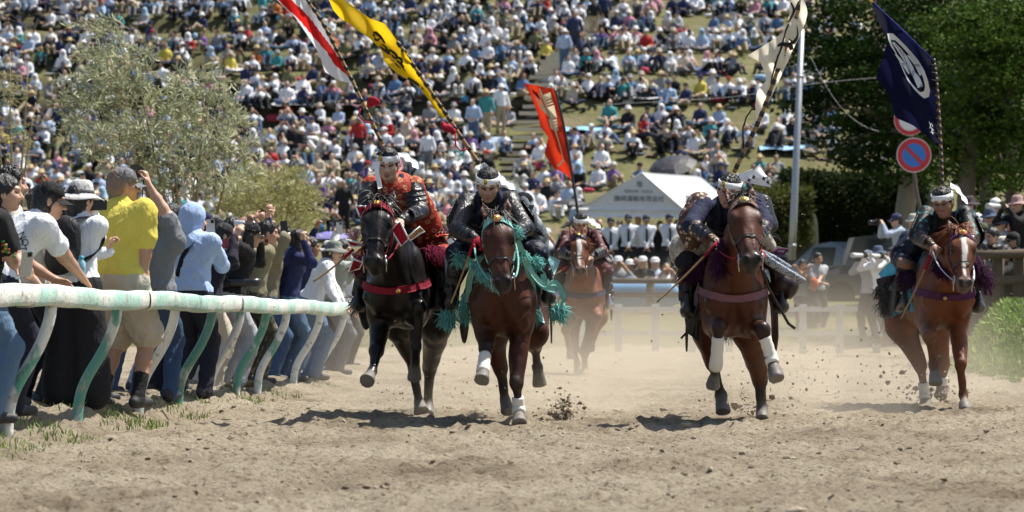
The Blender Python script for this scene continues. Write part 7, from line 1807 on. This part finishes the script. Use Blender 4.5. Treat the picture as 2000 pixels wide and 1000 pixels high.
# parked cars behind the dust
glass_m = mat('car_glass', (.03, .045, .05), rough=.08, var=0, spec=.8); tyre_m = mat('tyre', (.015, .015, .016), rough=.8)
def car(px, Y, L, Hh, paint, label, yaw=0, van=False):
    X = (px - 1000) * Y / F; gz = .75; root = empty('parked_car', A(X, Y, gz), label, 'car', 'parked cars'); w = .84
    prof = [(-L / 2, .35), (-L / 2, .75), (-L / 2 + .15, .86), (-L * .27, .95), (-L * (.12 if not van else .22), Hh - .08), (-L * .03, Hh), (L * .28, Hh - .02), (L * .42, Hh - .18), (L / 2 - .05, .95), (L / 2, .7), (L / 2, .35)]
    ca, sa = cos(yaw), sin(yaw); tr = lambda x, y, z: A(X + x * ca - y * sa, Y + x * sa + y * ca, gz + z)
    m = MB(); n = len(prof); V = []
    for yy, q in ((-w, .0), (-w * .98, 1), (w * .98, 1), (w, .0)):
        for x, z in prof: kk = 1 if z < .9 else .86; V.append(tr(x, yy * kk, z))
    m.add(V, [(i * n + j, i * n + j + 1, (i + 1) * n + j + 1, (i + 1) * n + j) for i in range(3) for j in range(n - 1)] + [tuple(range(n - 1, -1, -1)), tuple(3 * n + j for j in range(n))]); m.build('body', paint, root, smooth=False)
    for x0, x1 in ((-L * .17, L * .04), (L * .06, L * .25)):
        m = MB(); m.add([tr(x0 - .08, -w * .90, .97), tr(x1, -w * .90, .97), tr(x1, -w * .875, Hh - .12), tr(x0 + .1, -w * .875, Hh - .12)], [(0, 1, 2, 3)]); m.build('window', glass_m, root, smooth=False)
    for x in (-L * .3, L * .3):
        for yy in (-w, w):
            m = MB(); m.lathe([(.001, -.09), (.2, -.09), (.3, -.08), (.3, .08), (.2, .09), (.001, .09)], tr(x, yy * .93, .3), np.array([A(ca, sa, 0), A(0, 0, 1), A(-sa, ca, 0)]), 18); m.build('wheel', tyre_m, root)
    for x in (-L / 2 + .02,): m = MB(); m.box(tr(x, -w * .7, .68), (.08, .25, .14)); m.build('headlight', mat('lamp_clear', (.7, .7, .7), rough=.1), root, smooth=False)
car(1625, 92, 3.3, 1.50, mat('paint_silver_blue', (.15, .20, .27), rough=.25, metal=.3, coat=.6, var=.05), 'silver-blue car parked behind the couple')
car(1735, 88, 3.6, 1.62, mat('paint_dark_grey', (.05, .055, .065), rough=.25, coat=.6, var=.05), 'dark grey car parked left of the far right rider', van=True)
# couple watching
for i, (px, top, Y, t, lab) in enumerate(((1567, 500, 79, gry, 'woman in grey filming beside the man in the grey tee'), (1596, 487, 79, c_('light_grey_tee', .36, .38, .40), 'man in light grey tee standing by the parked cars'))):
    X = (px - 1000) * Y / F; z = J(px, top, Y)[2] - 1.66; p = human('person', lab, 50 + i, (X, Y, z), 1.64, -80 + i * 20, hl=A(X - .12 + .1 * i, Y - .3, z + (1.0 if i else 1.42)), hr=A(X + .1, Y - .3, z + (1.0 if i else 1.42)), top=t, bottom=dnavy, skin=1, sleeve='short', hair='bob' if i == 0 else 'short', vox=.026, vh=.016, group='couple by the cars')
Sx = Shape(); c = J(1590, 556, 78.6); Sx.ell(c, (.09, .07, .14), None, 0, .03); tag(sdf_obj('tote_bag', Sx, .03, [c_('orange_bag', .55, .12, .06)], None, origin=c), 'orange bag held by the man in the light grey tee', 'bag')
# steel pole, road signs, wires
m = MB(); m.tube([J(1546, 508, 78), J(1550, 430, 78), J(1566, 58, 78)], [.075, .072, .055], 14); root = empty('steel_pole', J(1545, 520, 78), 'grey steel pole rising left of the trees', 'pole'); m.build('shaft', steel, root)
for py in (150, 480): m = MB(); xx = np.interp(py, [40, 508], [1567, 1546]); m.tube([J(xx, py - 3, 78), J(xx, py + 3, 78)], .085, 14); m.build('band', steel, root)
wire_m = mat('wire_grey', (.35, .36, .37), rough=.5)
for i, pts in enumerate(([(1522, 171), (1712, 150), (1990, 150)], [(1583, 110), (1612, 170), (1650, 222), (1690, 250), (1720, 257)], [(1555, 170), (1420, 192), (1160, 205)])):
    m = MB(); P = np.array([J(x, y, 78) for x, y in pts]); t = np.linspace(0, len(P) - 1, 20); P = np.stack([np.interp(t, np.arange(len(P)), P[:, k]) for k in range(3)], 1); m.tube(relax_line(P), .005, 5); tag(m.build('wire', wire_m, None, origin=P[0]), ['taut wire running right from the steel pole', 'slack wire drooping into the trees', 'thin wire running left across the hill'][i], 'wire', 'wires')
Ys = 72.0; sign = empty('no_parking_sign', J(1790, 520, Ys), 'round no-parking sign in red and blue on a brown post', 'sign'); sp_ = mat('sign_post_brown', (.10, .075, .06), rough=.6)
m = MB(); P = np.array([J(1812, 470, Ys + .12), J(1800, 420, Ys + .12), J(1788, 370, Ys + .12), J(1784, 320, Ys + .12), J(1776, 215, Ys + .12)]); t = np.linspace(0, 4, 24); P = relax_line(np.stack([np.interp(t, np.arange(5), P[:, k]) for k in range(3)], 1)); m.tube(P, .035, 8); m.build('post', sp_, sign)
s_red = mat('sign_red', (.55, .025, .035), rough=.35, var=.05); s_blue = mat('sign_blue', (.035, .19, .60), rough=.35, var=.05); s_wht = mat('sign_white', (.75, .75, .76), rough=.35, var=.03); ax = np.array([A(1, 0, 0), A(0, 0, 1), A(0, -1, 0)])
def disc(c, r0, r1, d, m_, nm, par): m = MB(); m.lathe([(max(r0, .001), d), (r1, d), (r1, d - .006)], c, ax, 40); m.build(nm, m_, par, smooth=False)
c = J(1785, 303, Ys); r = 34 * Ys / F
disc(c, 0, r, .0, s_wht, 'backing_plate', sign); disc(c, r * .68, r * .95, .008, s_red, 'red_ring', sign); disc(c, 0, r * .68, .006, s_blue, 'blue_field', sign)
m = MB(); d = un(A(1, 0, -1)); m.box(c + A(0, -.012, 0), (r * 1.45, .006, r * .2), np.array([d, A(0, 1, 0), np.cross(d, A(0, 1, 0))])); m.build('red_bar', s_red, sign, smooth=False)
sign2 = empty('ring_sign', J(1776, 262, Ys), 'white road sign with red ring half hidden behind the navy banner', 'sign'); c = J(1777, 234, Ys + .02); r = 31 * Ys / F
disc(c, 0, r, 0, s_wht, 'white_plate', sign2); disc(c, r * .70, r * .97, .008, s_red, 'red_ring', sign2)

# ---- trees
def leaf_mat(name, col, trans=.25, var=.35):
    m = bpy.data.materials.new(name); m.use_nodes = True; N, L = nodes(m); b = N['Principled BSDF']; at = N.new('ShaderNodeAttribute'); at.attribute_name = 'Col'
    L.new(at.outputs['Color'], b.inputs['Base Color']); b.inputs['Roughness'].default_value = .65; b.inputs['Specular IOR Level'].default_value = .12
    t = N.new('ShaderNodeBsdfTranslucent'); L.new(at.outputs['Color'], t.inputs[0]); ms = N.new('ShaderNodeMixShader'); ms.inputs[0].default_value = trans
    L.new(b.outputs[0], ms.inputs[1]); L.new(t.outputs[0], ms.inputs[2]); L.new(ms.outputs[0], N['Material Output'].inputs[0]); return m
leafm = leaf_mat('leaf_green', None); bark = mat('bark', (.13, .105, .08), rough=.9, var=.35, vscale=5, bump=.8, bscale=10, stretch=(1, 1, .25)); bark_p = mat('bark_pale', (.24, .20, .15), rough=.9, var=.35, vscale=5, bump=.8, bscale=10, stretch=(1, 1, .25))
def leaves(C, D, L, W, cols, g, fold=.25):
    """diamond leaves at C along D"""
    n = len(C); D = D / (np.linalg.norm(D, axis=1)[:, None] + 1e-9); sd = np.cross(D, g.normal(0, 1, (n, 3))); sd /= np.linalg.norm(sd, axis=1)[:, None] + 1e-9; nn = np.cross(D, sd)
    L = (L * g.uniform(.7, 1.3, n))[:, None]; W = (W * g.uniform(.7, 1.3, n))[:, None]
    V = np.stack([C, C + D * L * .45 + sd * W * .5 + nn * W * fold, C + D * L, C + D * L * .45 - sd * W * .5 + nn * W * fold], 1).reshape(-1, 3); o = np.arange(n)[:, None] * 4
    return V, np.concatenate([o + np.array([0, 1, 2]), o + np.array([0, 2, 3])]), np.repeat(cols, 4, 0)
def tree(label, base, Y, trunk, blobs, n, size, hue, seed, bm=None, group=None, dens=9, trunk_r=.2):
    g = np.random.default_rng(seed); root = empty('tree', base, label, 'tree', group or 'trees on the right'); P = np.array([J(x, y, Y + d) for x, y, d in trunk]); t = np.linspace(0, len(P) - 1, 16); Pt = relax_line(np.stack([np.interp(t, np.arange(len(P)), P[:, k]) for k in range(3)], 1))
    m = MB(); m.tube(Pt, np.linspace(trunk_r, trunk_r * .55, 16), 12)
    tops = Pt[-1]; Cs, Ds, Hs = [], [], []
    tot = sum(b[3] * b[4] for b in blobs)
    for (bx, by, dy, rx, rz) in blobs:
        c = J(bx, by, Y + dy); k = int(n * rx * rz / tot)
        m.tube([Pt[10] if by > 100 else tops, (Pt[12] + c) / 2 + g.normal(0, .15, 3), c + g.normal(0, .1, 3)], [trunk_r * .35, trunk_r * .22, .02], 6)
        nc = max(6, k // dens // 6); u = g.normal(0, 1, (nc, 3)); u /= np.linalg.norm(u, axis=1)[:, None]; rad = g.uniform(.45, 1.02, nc)[:, None] ** .6
        cc = c + u * rad * A(rx, rx * .9, rz); kk = max(1, k // nc)
        q = np.repeat(cc, kk, 0) + g.normal(0, 1, (nc * kk, 3)) * A(.30, .30, .10) * (.55 + rx * .25); Cs.append(q); Ds.append(g.normal(0, 1, (nc * kk, 3)) * A(1, 1, .35) + A(0, 0, -.25)); Hs.append(np.repeat(g.normal(0, .22, nc), kk))
    m.build('trunk', bm or bark, root)
    C = np.concatenate(Cs); D = np.concatenate(Ds); h = np.concatenate(Hs); cols = np.array(hue)[None] * (1 + h[:, None] + g.normal(0, .18, (len(C), 1))) * (1 + g.normal(0, .06, (len(C), 3))); cols = np.clip(cols, .004, 1)
    V, Fc, K_ = leaves(C, D, size, size * .62, cols, g); mk('crown', V, Fc, leafm, root, None, False, K_)
tree('big dark maple above the no-parking sign, trunk left of the sign post', J(1765, 480, 84), 84, [(1762, 520, 0), (1765, 420, 0), (1778, 340, .1), (1790, 230, .3), (1780, 120, .4)], [(1700, 60, .5, 1.3, .9), (1790, 110, -.6, 1.2, 1.1), (1650, 150, .6, 1.0, .8), (1720, 210, 0, 1.2, .8), (1840, 220, .3, 1.2, .9), (1670, 270, .2, .9, .6), (1600, 80, 1.2, .9, .7), (1620, 200, 1.0, .7, .5), (1850, 20, .5, 1.2, .9), (1750, -30, .5, 1.6, .8), (1740, 320, .2, .9, .45), (1570, 220, 1.2, .5, .4)], 15000, .13, (.026, .052, .008), 71, bark_p, trunk_r=.24)
tree('bright green maple hanging in at the right edge', J(1900, 480, 78), 78, [(1890, 500, 0), (1884, 400, 0), (1890, 300, .1), (1915, 200, .2), (1940, 100, .2)], [(1960, 60, -.5, 1.0, .8), (1920, 170, -.4, .9, .8), (1990, 180, -.6, .9, .9), (1900, 260, 0, 1.0, .5), (1960, 300, .1, 1.0, .6), (1900, 60, .4, .9, .8), (2020, 60, 0, .9, .9), (1860, 310, .4, .8, .45), (1990, 390, .5, .7, .5)], 13000, .12, (.058, .10, .015), 72, bark, trunk_r=.20)
tree('dark tree deep in the grove at the right', J(1925, 480, 92), 92, [(1930, 520, 0), (1926, 420, 0), (1922, 300, 0), (1915, 180, 0)], [(1860, 150, .5, 1.6, 1.3), (1960, 200, .5, 1.5, 1.2), (1790, 240, .8, 1.4, .9), (1900, 310, .6, 1.5, .8), (1840, 50, 1, 1.6, 1.0), (1980, 330, 1, 1.4, .9), (1720, 130, 1.2, 1.2, 1.0), (1700, 280, 1.2, 1.0, .6)], 12000, .15, (.016, .032, .006), 73, bark, trunk_r=.18)
tree('slender dark tree whose trunk stands at the right edge', J(1975, 480, 86), 86, [(1972, 520, 0), (1975, 400, 0), (1977, 250, 0), (1972, 120, 0)], [(1985, 110, .4, 1.2, 1.0), (1960, 250, .6, 1.0, .7), (2020, 200, .4, 1.1, .9)], 5000, .13, (.034, .06, .010), 74, bark, trunk_r=.15)
# hedges: clipped masses of small leaves on a twiggy core
def hedge(label, x0, x1, ytop, ybot, Y, depth, n, hue, seed, lump=.15):
    g = np.random.default_rng(seed); a = J(x0, ybot, Y); b = J(x1, ytop, Y + depth); root = empty('hedge', (a + b) / 2 * A(1, 1, 0) + A(0, 0, a[2]), label, 'hedge', 'hedges'); 
    Sx = Shape(); w = (b[0] - a[0]) / 5
    for i in range(6): x = a[0] + w * i; hh = b[2] - .18 - g.uniform(0, lump); Sx.cone(A(x, Y + depth * .5, a[2] - .3), A(x, Y + depth * .5, hh - .25), depth * .42, depth * .38, 0, .25)
    sdf_obj('twig_core', Sx, .08, [mat('twig_dark', (.02, .022, .012), rough=.95)], root)
    C = np.stack([g.uniform(a[0] - .3, b[0] + .3, n), g.uniform(0, 1, n), g.uniform(0, 1, n)], 1); face = g.random(n) < .6
    y = np.where(face, Y + g.normal(0, .07, n), Y + C[:, 1] * depth); z = np.where(face, a[2] + C[:, 2] * (b[2] - a[2]), b[2] + g.normal(0, .06, n)); z = z + vnoise(C[:, 0] * 1.5, y) * lump * 1.5
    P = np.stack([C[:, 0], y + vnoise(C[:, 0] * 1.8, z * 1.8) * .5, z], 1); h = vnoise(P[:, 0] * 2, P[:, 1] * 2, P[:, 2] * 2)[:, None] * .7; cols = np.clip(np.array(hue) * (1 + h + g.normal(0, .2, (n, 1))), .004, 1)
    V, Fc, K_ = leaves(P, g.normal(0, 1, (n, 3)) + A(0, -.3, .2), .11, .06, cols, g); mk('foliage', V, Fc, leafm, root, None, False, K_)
hedge('tall dark clipped hedge in the shade right of the steel pole', 1552, 1775, 352, 492, 99, 1.6, 15000, (.022, .034, .009), 81)  # shade of the trees is put into this darker leaf hue
hedge('sunlit olive-green hedge left of the steel pole', 1500, 1556, 384, 480, 98, 1.2, 4500, (.085, .095, .022), 82, .3)  # sunlight is put into this paler leaf hue
# ---- olive-like shrubs left
def shrub(label, base, Y, blobs, ntw, hue, hue2, seed, stems, L=.10, W=.019):
    g = np.random.default_rng(seed); root = empty('shrub', base, label, 'shrub', 'shrubs on the left'); m = MB(); b = A(*base); mids = []
    for (x, y, d) in stems:
        c = J(x, y, Y + d); mid_ = b * .45 + c * .55 + g.normal(0, .12, 3); m.tube(relax_line(np.array([b + g.normal(0, .1, 3) * A(1, 1, 0), b * .75 + mid_ * .25, mid_, (mid_ + c) / 2, c])), [.03, .025, .018, .012, .006], 6)
    Cs, Ds, Hs = [], [], []; tot = sum(q[2] * q[3] for q in blobs)
    for (bx, by, rx, ry) in blobs:
        k = int(ntw * rx * ry / tot); an = g.uniform(0, 2 * pi, k); rr = np.sqrt(g.random(k))
        for q in range(k):
            p = J(bx + cos(an[q]) * rx * rr[q], by + sin(an[q]) * ry * rr[q], Y + g.normal(0, .45)); v = un(A((bx + cos(an[q]) * rx * rr[q] - 370) / 260 + g.normal(0, .35), g.normal(0, .5), .8 + g.normal(0, .45))); ln = g.uniform(.2, .42); hsh = g.normal(0, .18); pts = []
            for s in range(11):
                t = s / 10; pt = p + v * ln * (t - .4) + A(0, 0, -.12) * t * t; pts.append(pt); Cs.append(pt); dd = v * .9 + g.normal(0, .55, 3) - A(0, 0, .25 * t); Ds.append(dd); Hs.append(hsh)
                if s % 2: Cs.append(pt); Ds.append(v * .6 + g.normal(0, .7, 3)); Hs.append(hsh)
            if q % 2 == 0: m.tube([pts[0], pts[5], pts[10]], [.004, .0032, .002], 3)
    tag(m.build('branches', mat('twig_tan', (.26, .20, .09), rough=.8, var=.3), root), kind='stuff'); C, D, h = np.array(Cs), np.array(Ds), np.array(Hs); mixv = g.random((len(C), 1)); cols = np.array(hue) * (1 - mixv) + np.array(hue2) * mixv; cols = np.clip(cols * (1 + h[:, None] + g.normal(0, .14, (len(C), 1))), .01, 1)
    V, Fc, K_ = leaves(C, D, L, W, cols, g, .1); mk('foliage', V, Fc, leafm, root, None, False, K_)
shrub('tall airy grey-green olive-like shrub behind the rail spectators', J(360, 600, 47), 47, [(200, 75, 45, 50), (190, 150, 60, 60), (175, 230, 50, 70), (250, 130, 60, 60), (290, 210, 90, 70), (390, 165, 50, 45), (390, 230, 80, 60), (320, 300, 100, 55), (450, 260, 50, 50), (440, 330, 70, 50), (230, 290, 60, 50), (350, 345, 90, 35), (140, 190, 20, 40), (150, 250, 25, 30)], 640, (.22, .24, .115), (.50, .51, .36), 91, [(200, 60, 0), (180, 200, .2), (260, 110, -.2), (320, 250, .1), (400, 180, 0), (460, 270, .2), (380, 320, -.2), (230, 260, .2), (335, 280, .1)])
shrub('blurred yellow-green willow shrub further along the rail', J(540, 560, 62), 62, [(520, 390, 80, 60), (480, 370, 60, 50), (570, 360, 50, 40), (560, 420, 60, 45), (450, 400, 50, 40), (600, 400, 25, 40)], 520, (.30, .30, .11), (.42, .40, .20), 92, [(520, 340, 0), (480, 350, .2), (570, 350, 0), (550, 380, .1)], .09, .018)
shrub('thin bare-twigged sapling at the left edge', J(20, 480, 60), 60, [(30, 230, 40, 90), (10, 150, 20, 60)], 60, (.30, .30, .13), (.38, .34, .2), 93, [(55, 130, 0), (20, 100, .2), (70, 200, 0), (-10, 150, 0)], .07, .014)

# ---- log fence and photographers at the right edge
Yg = 56.0; lf = empty('log_fence', J(1950, 600, Yg), 'brown log fence on the grass bank at the right edge', 'fence')
for px in (1912, 1949, 1990, 2032): m = MB(); m.tube([J(px, 606, Yg), J(px + 1, 489, Yg)], .085, 10); m.build('post', wood, lf)
for py in (497, 548): m = MB(); m.tube([J(1896, py + 2, Yg - .12), J(1949, py, Yg - .12), J(2050, py - 4, Yg - .12)], .062, 9); m.build('rail', wood, lf)
den = c_('denim_hat_blue', .07, .10, .16); ph = 'photographers behind the log fence'
for i, (px, top, dY, yaw, t, hat, hm, lab, cam_) in enumerate((
    (1902, 362, 3.5, -150, wht, 'bucket', c_('hat_plum', .06, .045, .055), 'man in plum brimmed hat and white shirt behind the chestnut horse', 0),
    (1898, 388, 1.4, -170, c_('slate_blue', .10, .13, .20), 'cap', c_('cap_tan', .24, .19, .13), 'man in tan cap and slate blue jacket beside the far right rider', 0),
    (1926, 412, 1.2, -140, jean_l, 'cap', c_('cap_olive', .08, .09, .04), 'person in olive cap bending behind the log fence', 1),
    (1938, 385, 3.0, -120, gry, 'bucket', den, 'person in denim bucket hat at the back of the photographers', 0),
    (1960, 398, 2.6, -130, c_('pale_top', .5, .52, .55), 'bucket', c_('hat_slate', .10, .13, .17), 'person in slate bucket hat and pale top among the photographers', 0),
    (1948, 430, .9, -150, blk, None, None, 'dark-haired photographer holding a big black camera at the fence', 1),
    (1966, 440, .7, -130, olive, 'bucket', c_('hat_ivory', .62, .58, .48), 'person in ivory bucket hat with hands clasped on the fence', 0),
    (1988, 430, .6, -160, blk, 'cap', cap_k, 'man in black cap and black jacket leaning on the fence at the right edge', 0),
    (1995, 360, 2.5, -140, blk, 'bucket', c_('hat_dusty_pink', .40, .25, .24), 'photographer in dusty pink hat with a white lens at the right edge', 2),
    (1925, 455, .55, -165, c_('ltblue_top', .34, .42, .5), None, None, 'crouching photographer in pale blue behind the fence top rail', 1),
    (1972, 470, .5, -150, blk, None, None, 'black-clad photographer crouched low at the log fence', 2),
    (1918, 432, 1.6, -130, c_('charcoal_jacket', .06, .06, .065), 'cap', c_('cap_grey_b', .2, .2, .2), 'grey-capped person squeezed beside the olive cap', 0),
    (1952, 365, 4.2, -140, c_('blue_shirt_b', .16, .2, .32), 'cap', c_('cap_white_c', .66, .66, .66), 'white-capped person at the back under the trees', 0),
    (1978, 405, 3.4, -130, c_('dark_red_top', .14, .03, .03), None, None, 'dark-haired person in dark red under the trees', 0),
    (1940, 480, .5, -160, navy, 'cap', c_('cap_dark_b', .03, .03, .035), 'dark-capped photographer kneeling behind the log rails', 1),
    (1760, 398, 14, -170, c_('pale_denim_shirt', .34, .40, .48), 'cap', c_('cap_navy', .03, .04, .10), 'man in navy cap and pale shirt holding a phone left of the far right rider', 1),
    (1788, 400, 15, -120, c_('beige_top', .42, .40, .34), 'bucket', c_('hat_sage', .42, .43, .36), 'person in sage hat just left of the far right rider', 0),
    (1722, 462, 13, -140, wht, 'bucket', den, 'person in white and denim hat low behind the dust', 2),
    (1748, 470, 12, -130, c_('white_tee', .66, .66, .66), None, None, 'dark-haired person in white tee by the sky-blue saddle cloth', 2),
    (1700, 470, 14, -120, grey_tr, 'cap', WHITE_C, 'person in white cap photographing behind the dust', 1))):
    Y = Yg + dY; X = (px - 1000) * Y / F; z = J(px, top, Y)[2] - 1.70 - (.06 if hat else 0)
    gz_ = float(ground_z(X, Y)); Hp = 1.64; z = max(z, gz_ - .75)
    hx = A(cos(radians(yaw)), sin(radians(yaw)), 0); sr = A(sin(radians(yaw)), -cos(radians(yaw)), 0); hz = 1.40 if cam_ else 1.12; base_ = A(X, Y, z)
    p = human('person', lab, 60 + i, (X, Y, z), Hp, yaw, lean=6, hl=base_ + hx * .34 - sr * .07 + A(0, 0, hz), hr=base_ + hx * .34 + sr * .07 + A(0, 0, hz), top=t, bottom=dnavy, skin=i % 2, hair='short', vox=.022, vh=.014, fold=.014, group=ph if dY < 10 else 'people left of the far right rider')
    if hat == 'cap': cap(p, hm)
    elif hat: bucket_hat(p, hm, None, .06, .035, .10)
    if cam_: camera(base_ + hx * .42 + A(0, 0, hz + .04), hx, 'black camera held by ' + lab.split(' behind')[0].split(' at ')[0].split(' left')[0], .12 if cam_ == 1 else .26, lm=mat('white_lens', (.6, .6, .58), rough=.4) if cam_ == 2 else None)
# bank grass
g = np.random.default_rng(12); n = 30000; yy = g.uniform(44.5, 57, n); xx = g.uniform(4.7, 8.0, n); zz = ground_z(xx, yy); keep = (zz > .05 + vnoise(xx * 2, yy) * .1); pts = np.stack([xx, yy, zz], 1)[keep]
grass('grass', pts, .12, .016, grass_b, 'lush bright grass on the bank below the log fence', 5, .3)
V, Fc, K_ = leaves(pts[::9] + A(0, 0, .05), g.normal(0, 1, (len(pts[::9]), 3)) * A(1, 1, .4) + A(0, 0, .2), .12, .05, np.clip(A(.19, .27, .05) * (1 + g.normal(0, .25, (len(pts[::9]), 1))), .01, 1), g); tag(mk('weeds', V, Fc, leafm, None, None, False, K_), 'broad-leaved weeds among the grass of the right bank', 'weeds', None, 'stuff')
# ================================================================ clods, flying sand and dust
clod_m = mat('clod_dark', (.24, .19, .13), rough=.95, var=.4, vscale=20, bump=.5); clod_l = mat('clod_pale', (.40, .335, .25), rough=.95, var=.3, vscale=20, bump=.5)
ico = bmesh.new(); bmesh.ops.create_icosphere(ico, subdivisions=1, radius=1); IV = np.array([v.co[:] for v in ico.verts]); IF = np.array([[v.index for v in f.verts] for f in ico.faces]); ico.free()
def lumps(name, C, R, mats, label, cat, seed, parent=None, flat=.7):
    g = np.random.default_rng(seed); n = len(C); V = IV[None] * (1 + g.normal(0, .28, (n, len(IV), 1))) * R[:, None, None] * np.stack([g.uniform(.7, 1.4, n), g.uniform(.7, 1.4, n), np.full(n, flat)], 1)[:, None, :] + C[:, None, :]
    Fc = (IF[None] + (np.arange(n) * len(IV))[:, None, None]).reshape(-1, 3); mi = np.repeat(g.integers(0, len(mats), n), len(IF)); o = mk(name, V.reshape(-1, 3), Fc, mats, None, mi, False); tag(o, label, cat, None, 'stuff'); return o
g = np.random.default_rng(31); n = 5500; yy = 17 + g.random(n) ** 1.3 * 24; xx = g.uniform(-1, 1, n) * (yy * .13) + .15; keep = (vnoise(xx * .8, yy * .5, 4) + g.normal(0, .25, n) > .0) & (xx > railX(yy)); xx, yy = xx[keep], yy[keep]; R = g.gamma(1.5, .0045, len(xx)) + .003
lumps('clods', np.stack([xx, yy, track_z(xx, yy) + R * .25], 1), R, [clod_m, clod_l, clod_m], 'loose clods and crumbs scattered over the sand track', 'clods', 1)
# sand thrown up by the hooves: (px, py, Y, spread x, spread z, count, size)
C, R = [], []
for px, py, Y, sx, sz, k, r in ((1100, 800, 31.9, .07, .09, 260, .010), (1102, 808, 31.9, .05, .05, 160, .016), (840, 790, 33.4, .35, .25, 260, .006), (870, 720, 33.6, .35, .4, 220, .005), (780, 700, 33, .5, .4, 160, .005), (1060, 740, 33, .3, .3, 160, .005), (1520, 770, 32.6, .22, .28, 420, .007), (1470, 800, 32.6, .18, .1, 260, .011), (1530, 700, 33.2, .4, .5, 220, .005), (1680, 740, 35, .6, .35, 260, .006), (1740, 740, 35.6, .30, .25, 160, .012), (1820, 790, 35.8, .14, .12, 320, .012), (1850, 770, 36, .18, .15, 200, .010), (1600, 620, 34, 1.0, .8, 200, .005), (1700, 420, 36, 1.2, .8, 160, .004), (1250, 500, 34, 1.2, .8, 120, .004), (900, 700, 33, 1.4, .5, 200, .0045), (1010, 815, 31.6, .2, .06, 150, .008)):
    q = J(px, py, Y) + g.normal(0, 1, (int(k * .8), 3)) * A(sx, sx * .7, sz); q = q[q[:, 2] > .01]; C.append(q); R.append(r * .62 * g.gamma(1.0, .62, len(q)) + .0014)
lumps('flying_sand', np.concatenate(C), np.concatenate(R), [clod_m, clod_l], 'sand and clods flung into the air behind the hooves', 'sand', 2, flat=1.0)

def dust(name, lo, hi, dens, label, sc=.6, zf=.8, col=(.87, .77, .61), cut=(.35, .7), aniso=.2, ell=False):
    """a closed cloud of dust: density fades upwards and towards its sides"""
    lo, hi = A(*lo), A(*hi); c = (lo + hi) / 2; s = (hi - lo) / 2; m = MB(); m.box(c, hi - lo)
    mt = bpy.data.materials.new(name + '_dust'); mt.use_nodes = True; N, L = nodes(mt); N.remove(N['Principled BSDF']); v = N.new('ShaderNodeVolumePrincipled'); v.inputs['Color'].default_value = (*col, 1); v.inputs['Anisotropy'].default_value = aniso
    tc = N.new('ShaderNodeTexCoord'); nz = N.new('ShaderNodeTexNoise'); nz.inputs['Scale'].default_value = sc; nz.inputs['Detail'].default_value = 3; L.new(tc.outputs['Object'], nz.inputs['Vector'])
    mr = N.new('ShaderNodeMapRange'); mr.inputs[1].default_value = cut[0]; mr.inputs[2].default_value = cut[1]; L.new(nz.outputs[0], mr.inputs[0])
    sp = N.new('ShaderNodeSeparateXYZ'); L.new(tc.outputs['Object'], sp.inputs[0])
    def math_(op, a, b=None):
        n_ = N.new('ShaderNodeMath'); n_.operation = op
        for i, x in enumerate((a, b)):
            if x is None: continue
            if isinstance(x, (int, float)): n_.inputs[i].default_value = x
            else: L.new(x, n_.inputs[i])
        return n_.outputs[0]
    h = math_('POWER', math_('MAXIMUM', math_('SUBTRACT', 1.0, math_('DIVIDE', sp.outputs[2], float(2 * s[2]))), 0.0), 1.0 / max(zf, .05))
    ex = math_('MAXIMUM', math_('SUBTRACT', 1.0, math_('POWER', math_('ABSOLUTE', math_('DIVIDE', sp.outputs[0], float(s[0]))), 2.0)), 0.0)
    ey = math_('MAXIMUM', math_('SUBTRACT', 1.0, math_('POWER', math_('ABSOLUTE', math_('DIVIDE', sp.outputs[1], float(s[1]))), 2.0)), 0.0)
    d = math_('MULTIPLY', math_('MULTIPLY', math_('MULTIPLY', mr.outputs[0], h), math_('MULTIPLY', ex, ey)), dens); L.new(d, v.inputs['Density']); L.new(v.outputs[0], N['Material Output'].inputs['Volume'])
    o = m.build(name, mt, None, smooth=False, origin=c - A(0, 0, s[2])); tag(o, label, 'dust', None, 'stuff'); return o
dust('dust_cloud', (-2.3, 34.5, -.02), (5.2, 70, 1.55), .085, 'wide veil of tan dust hanging over the track behind the horses', .35, .55, cut=(.15, .6))
dust('dust_puff', (-1.75, 32.2, -.02), (1.6, 36.5, 1.15), .75, 'dust boiling up behind the two left horses', 1.6, .6)
dust('dust_puff', (1.2, 31.6, -.02), (3.4, 35.0, 1.2), .55, 'dust boiling up behind the red bay horse', 1.6, .6)
dust('dust_puff', (2.2, 34.6, -.02), (4.9, 39.5, 1.5), .5, 'dust drifting left of the chestnut at far right', 1.3, .6)
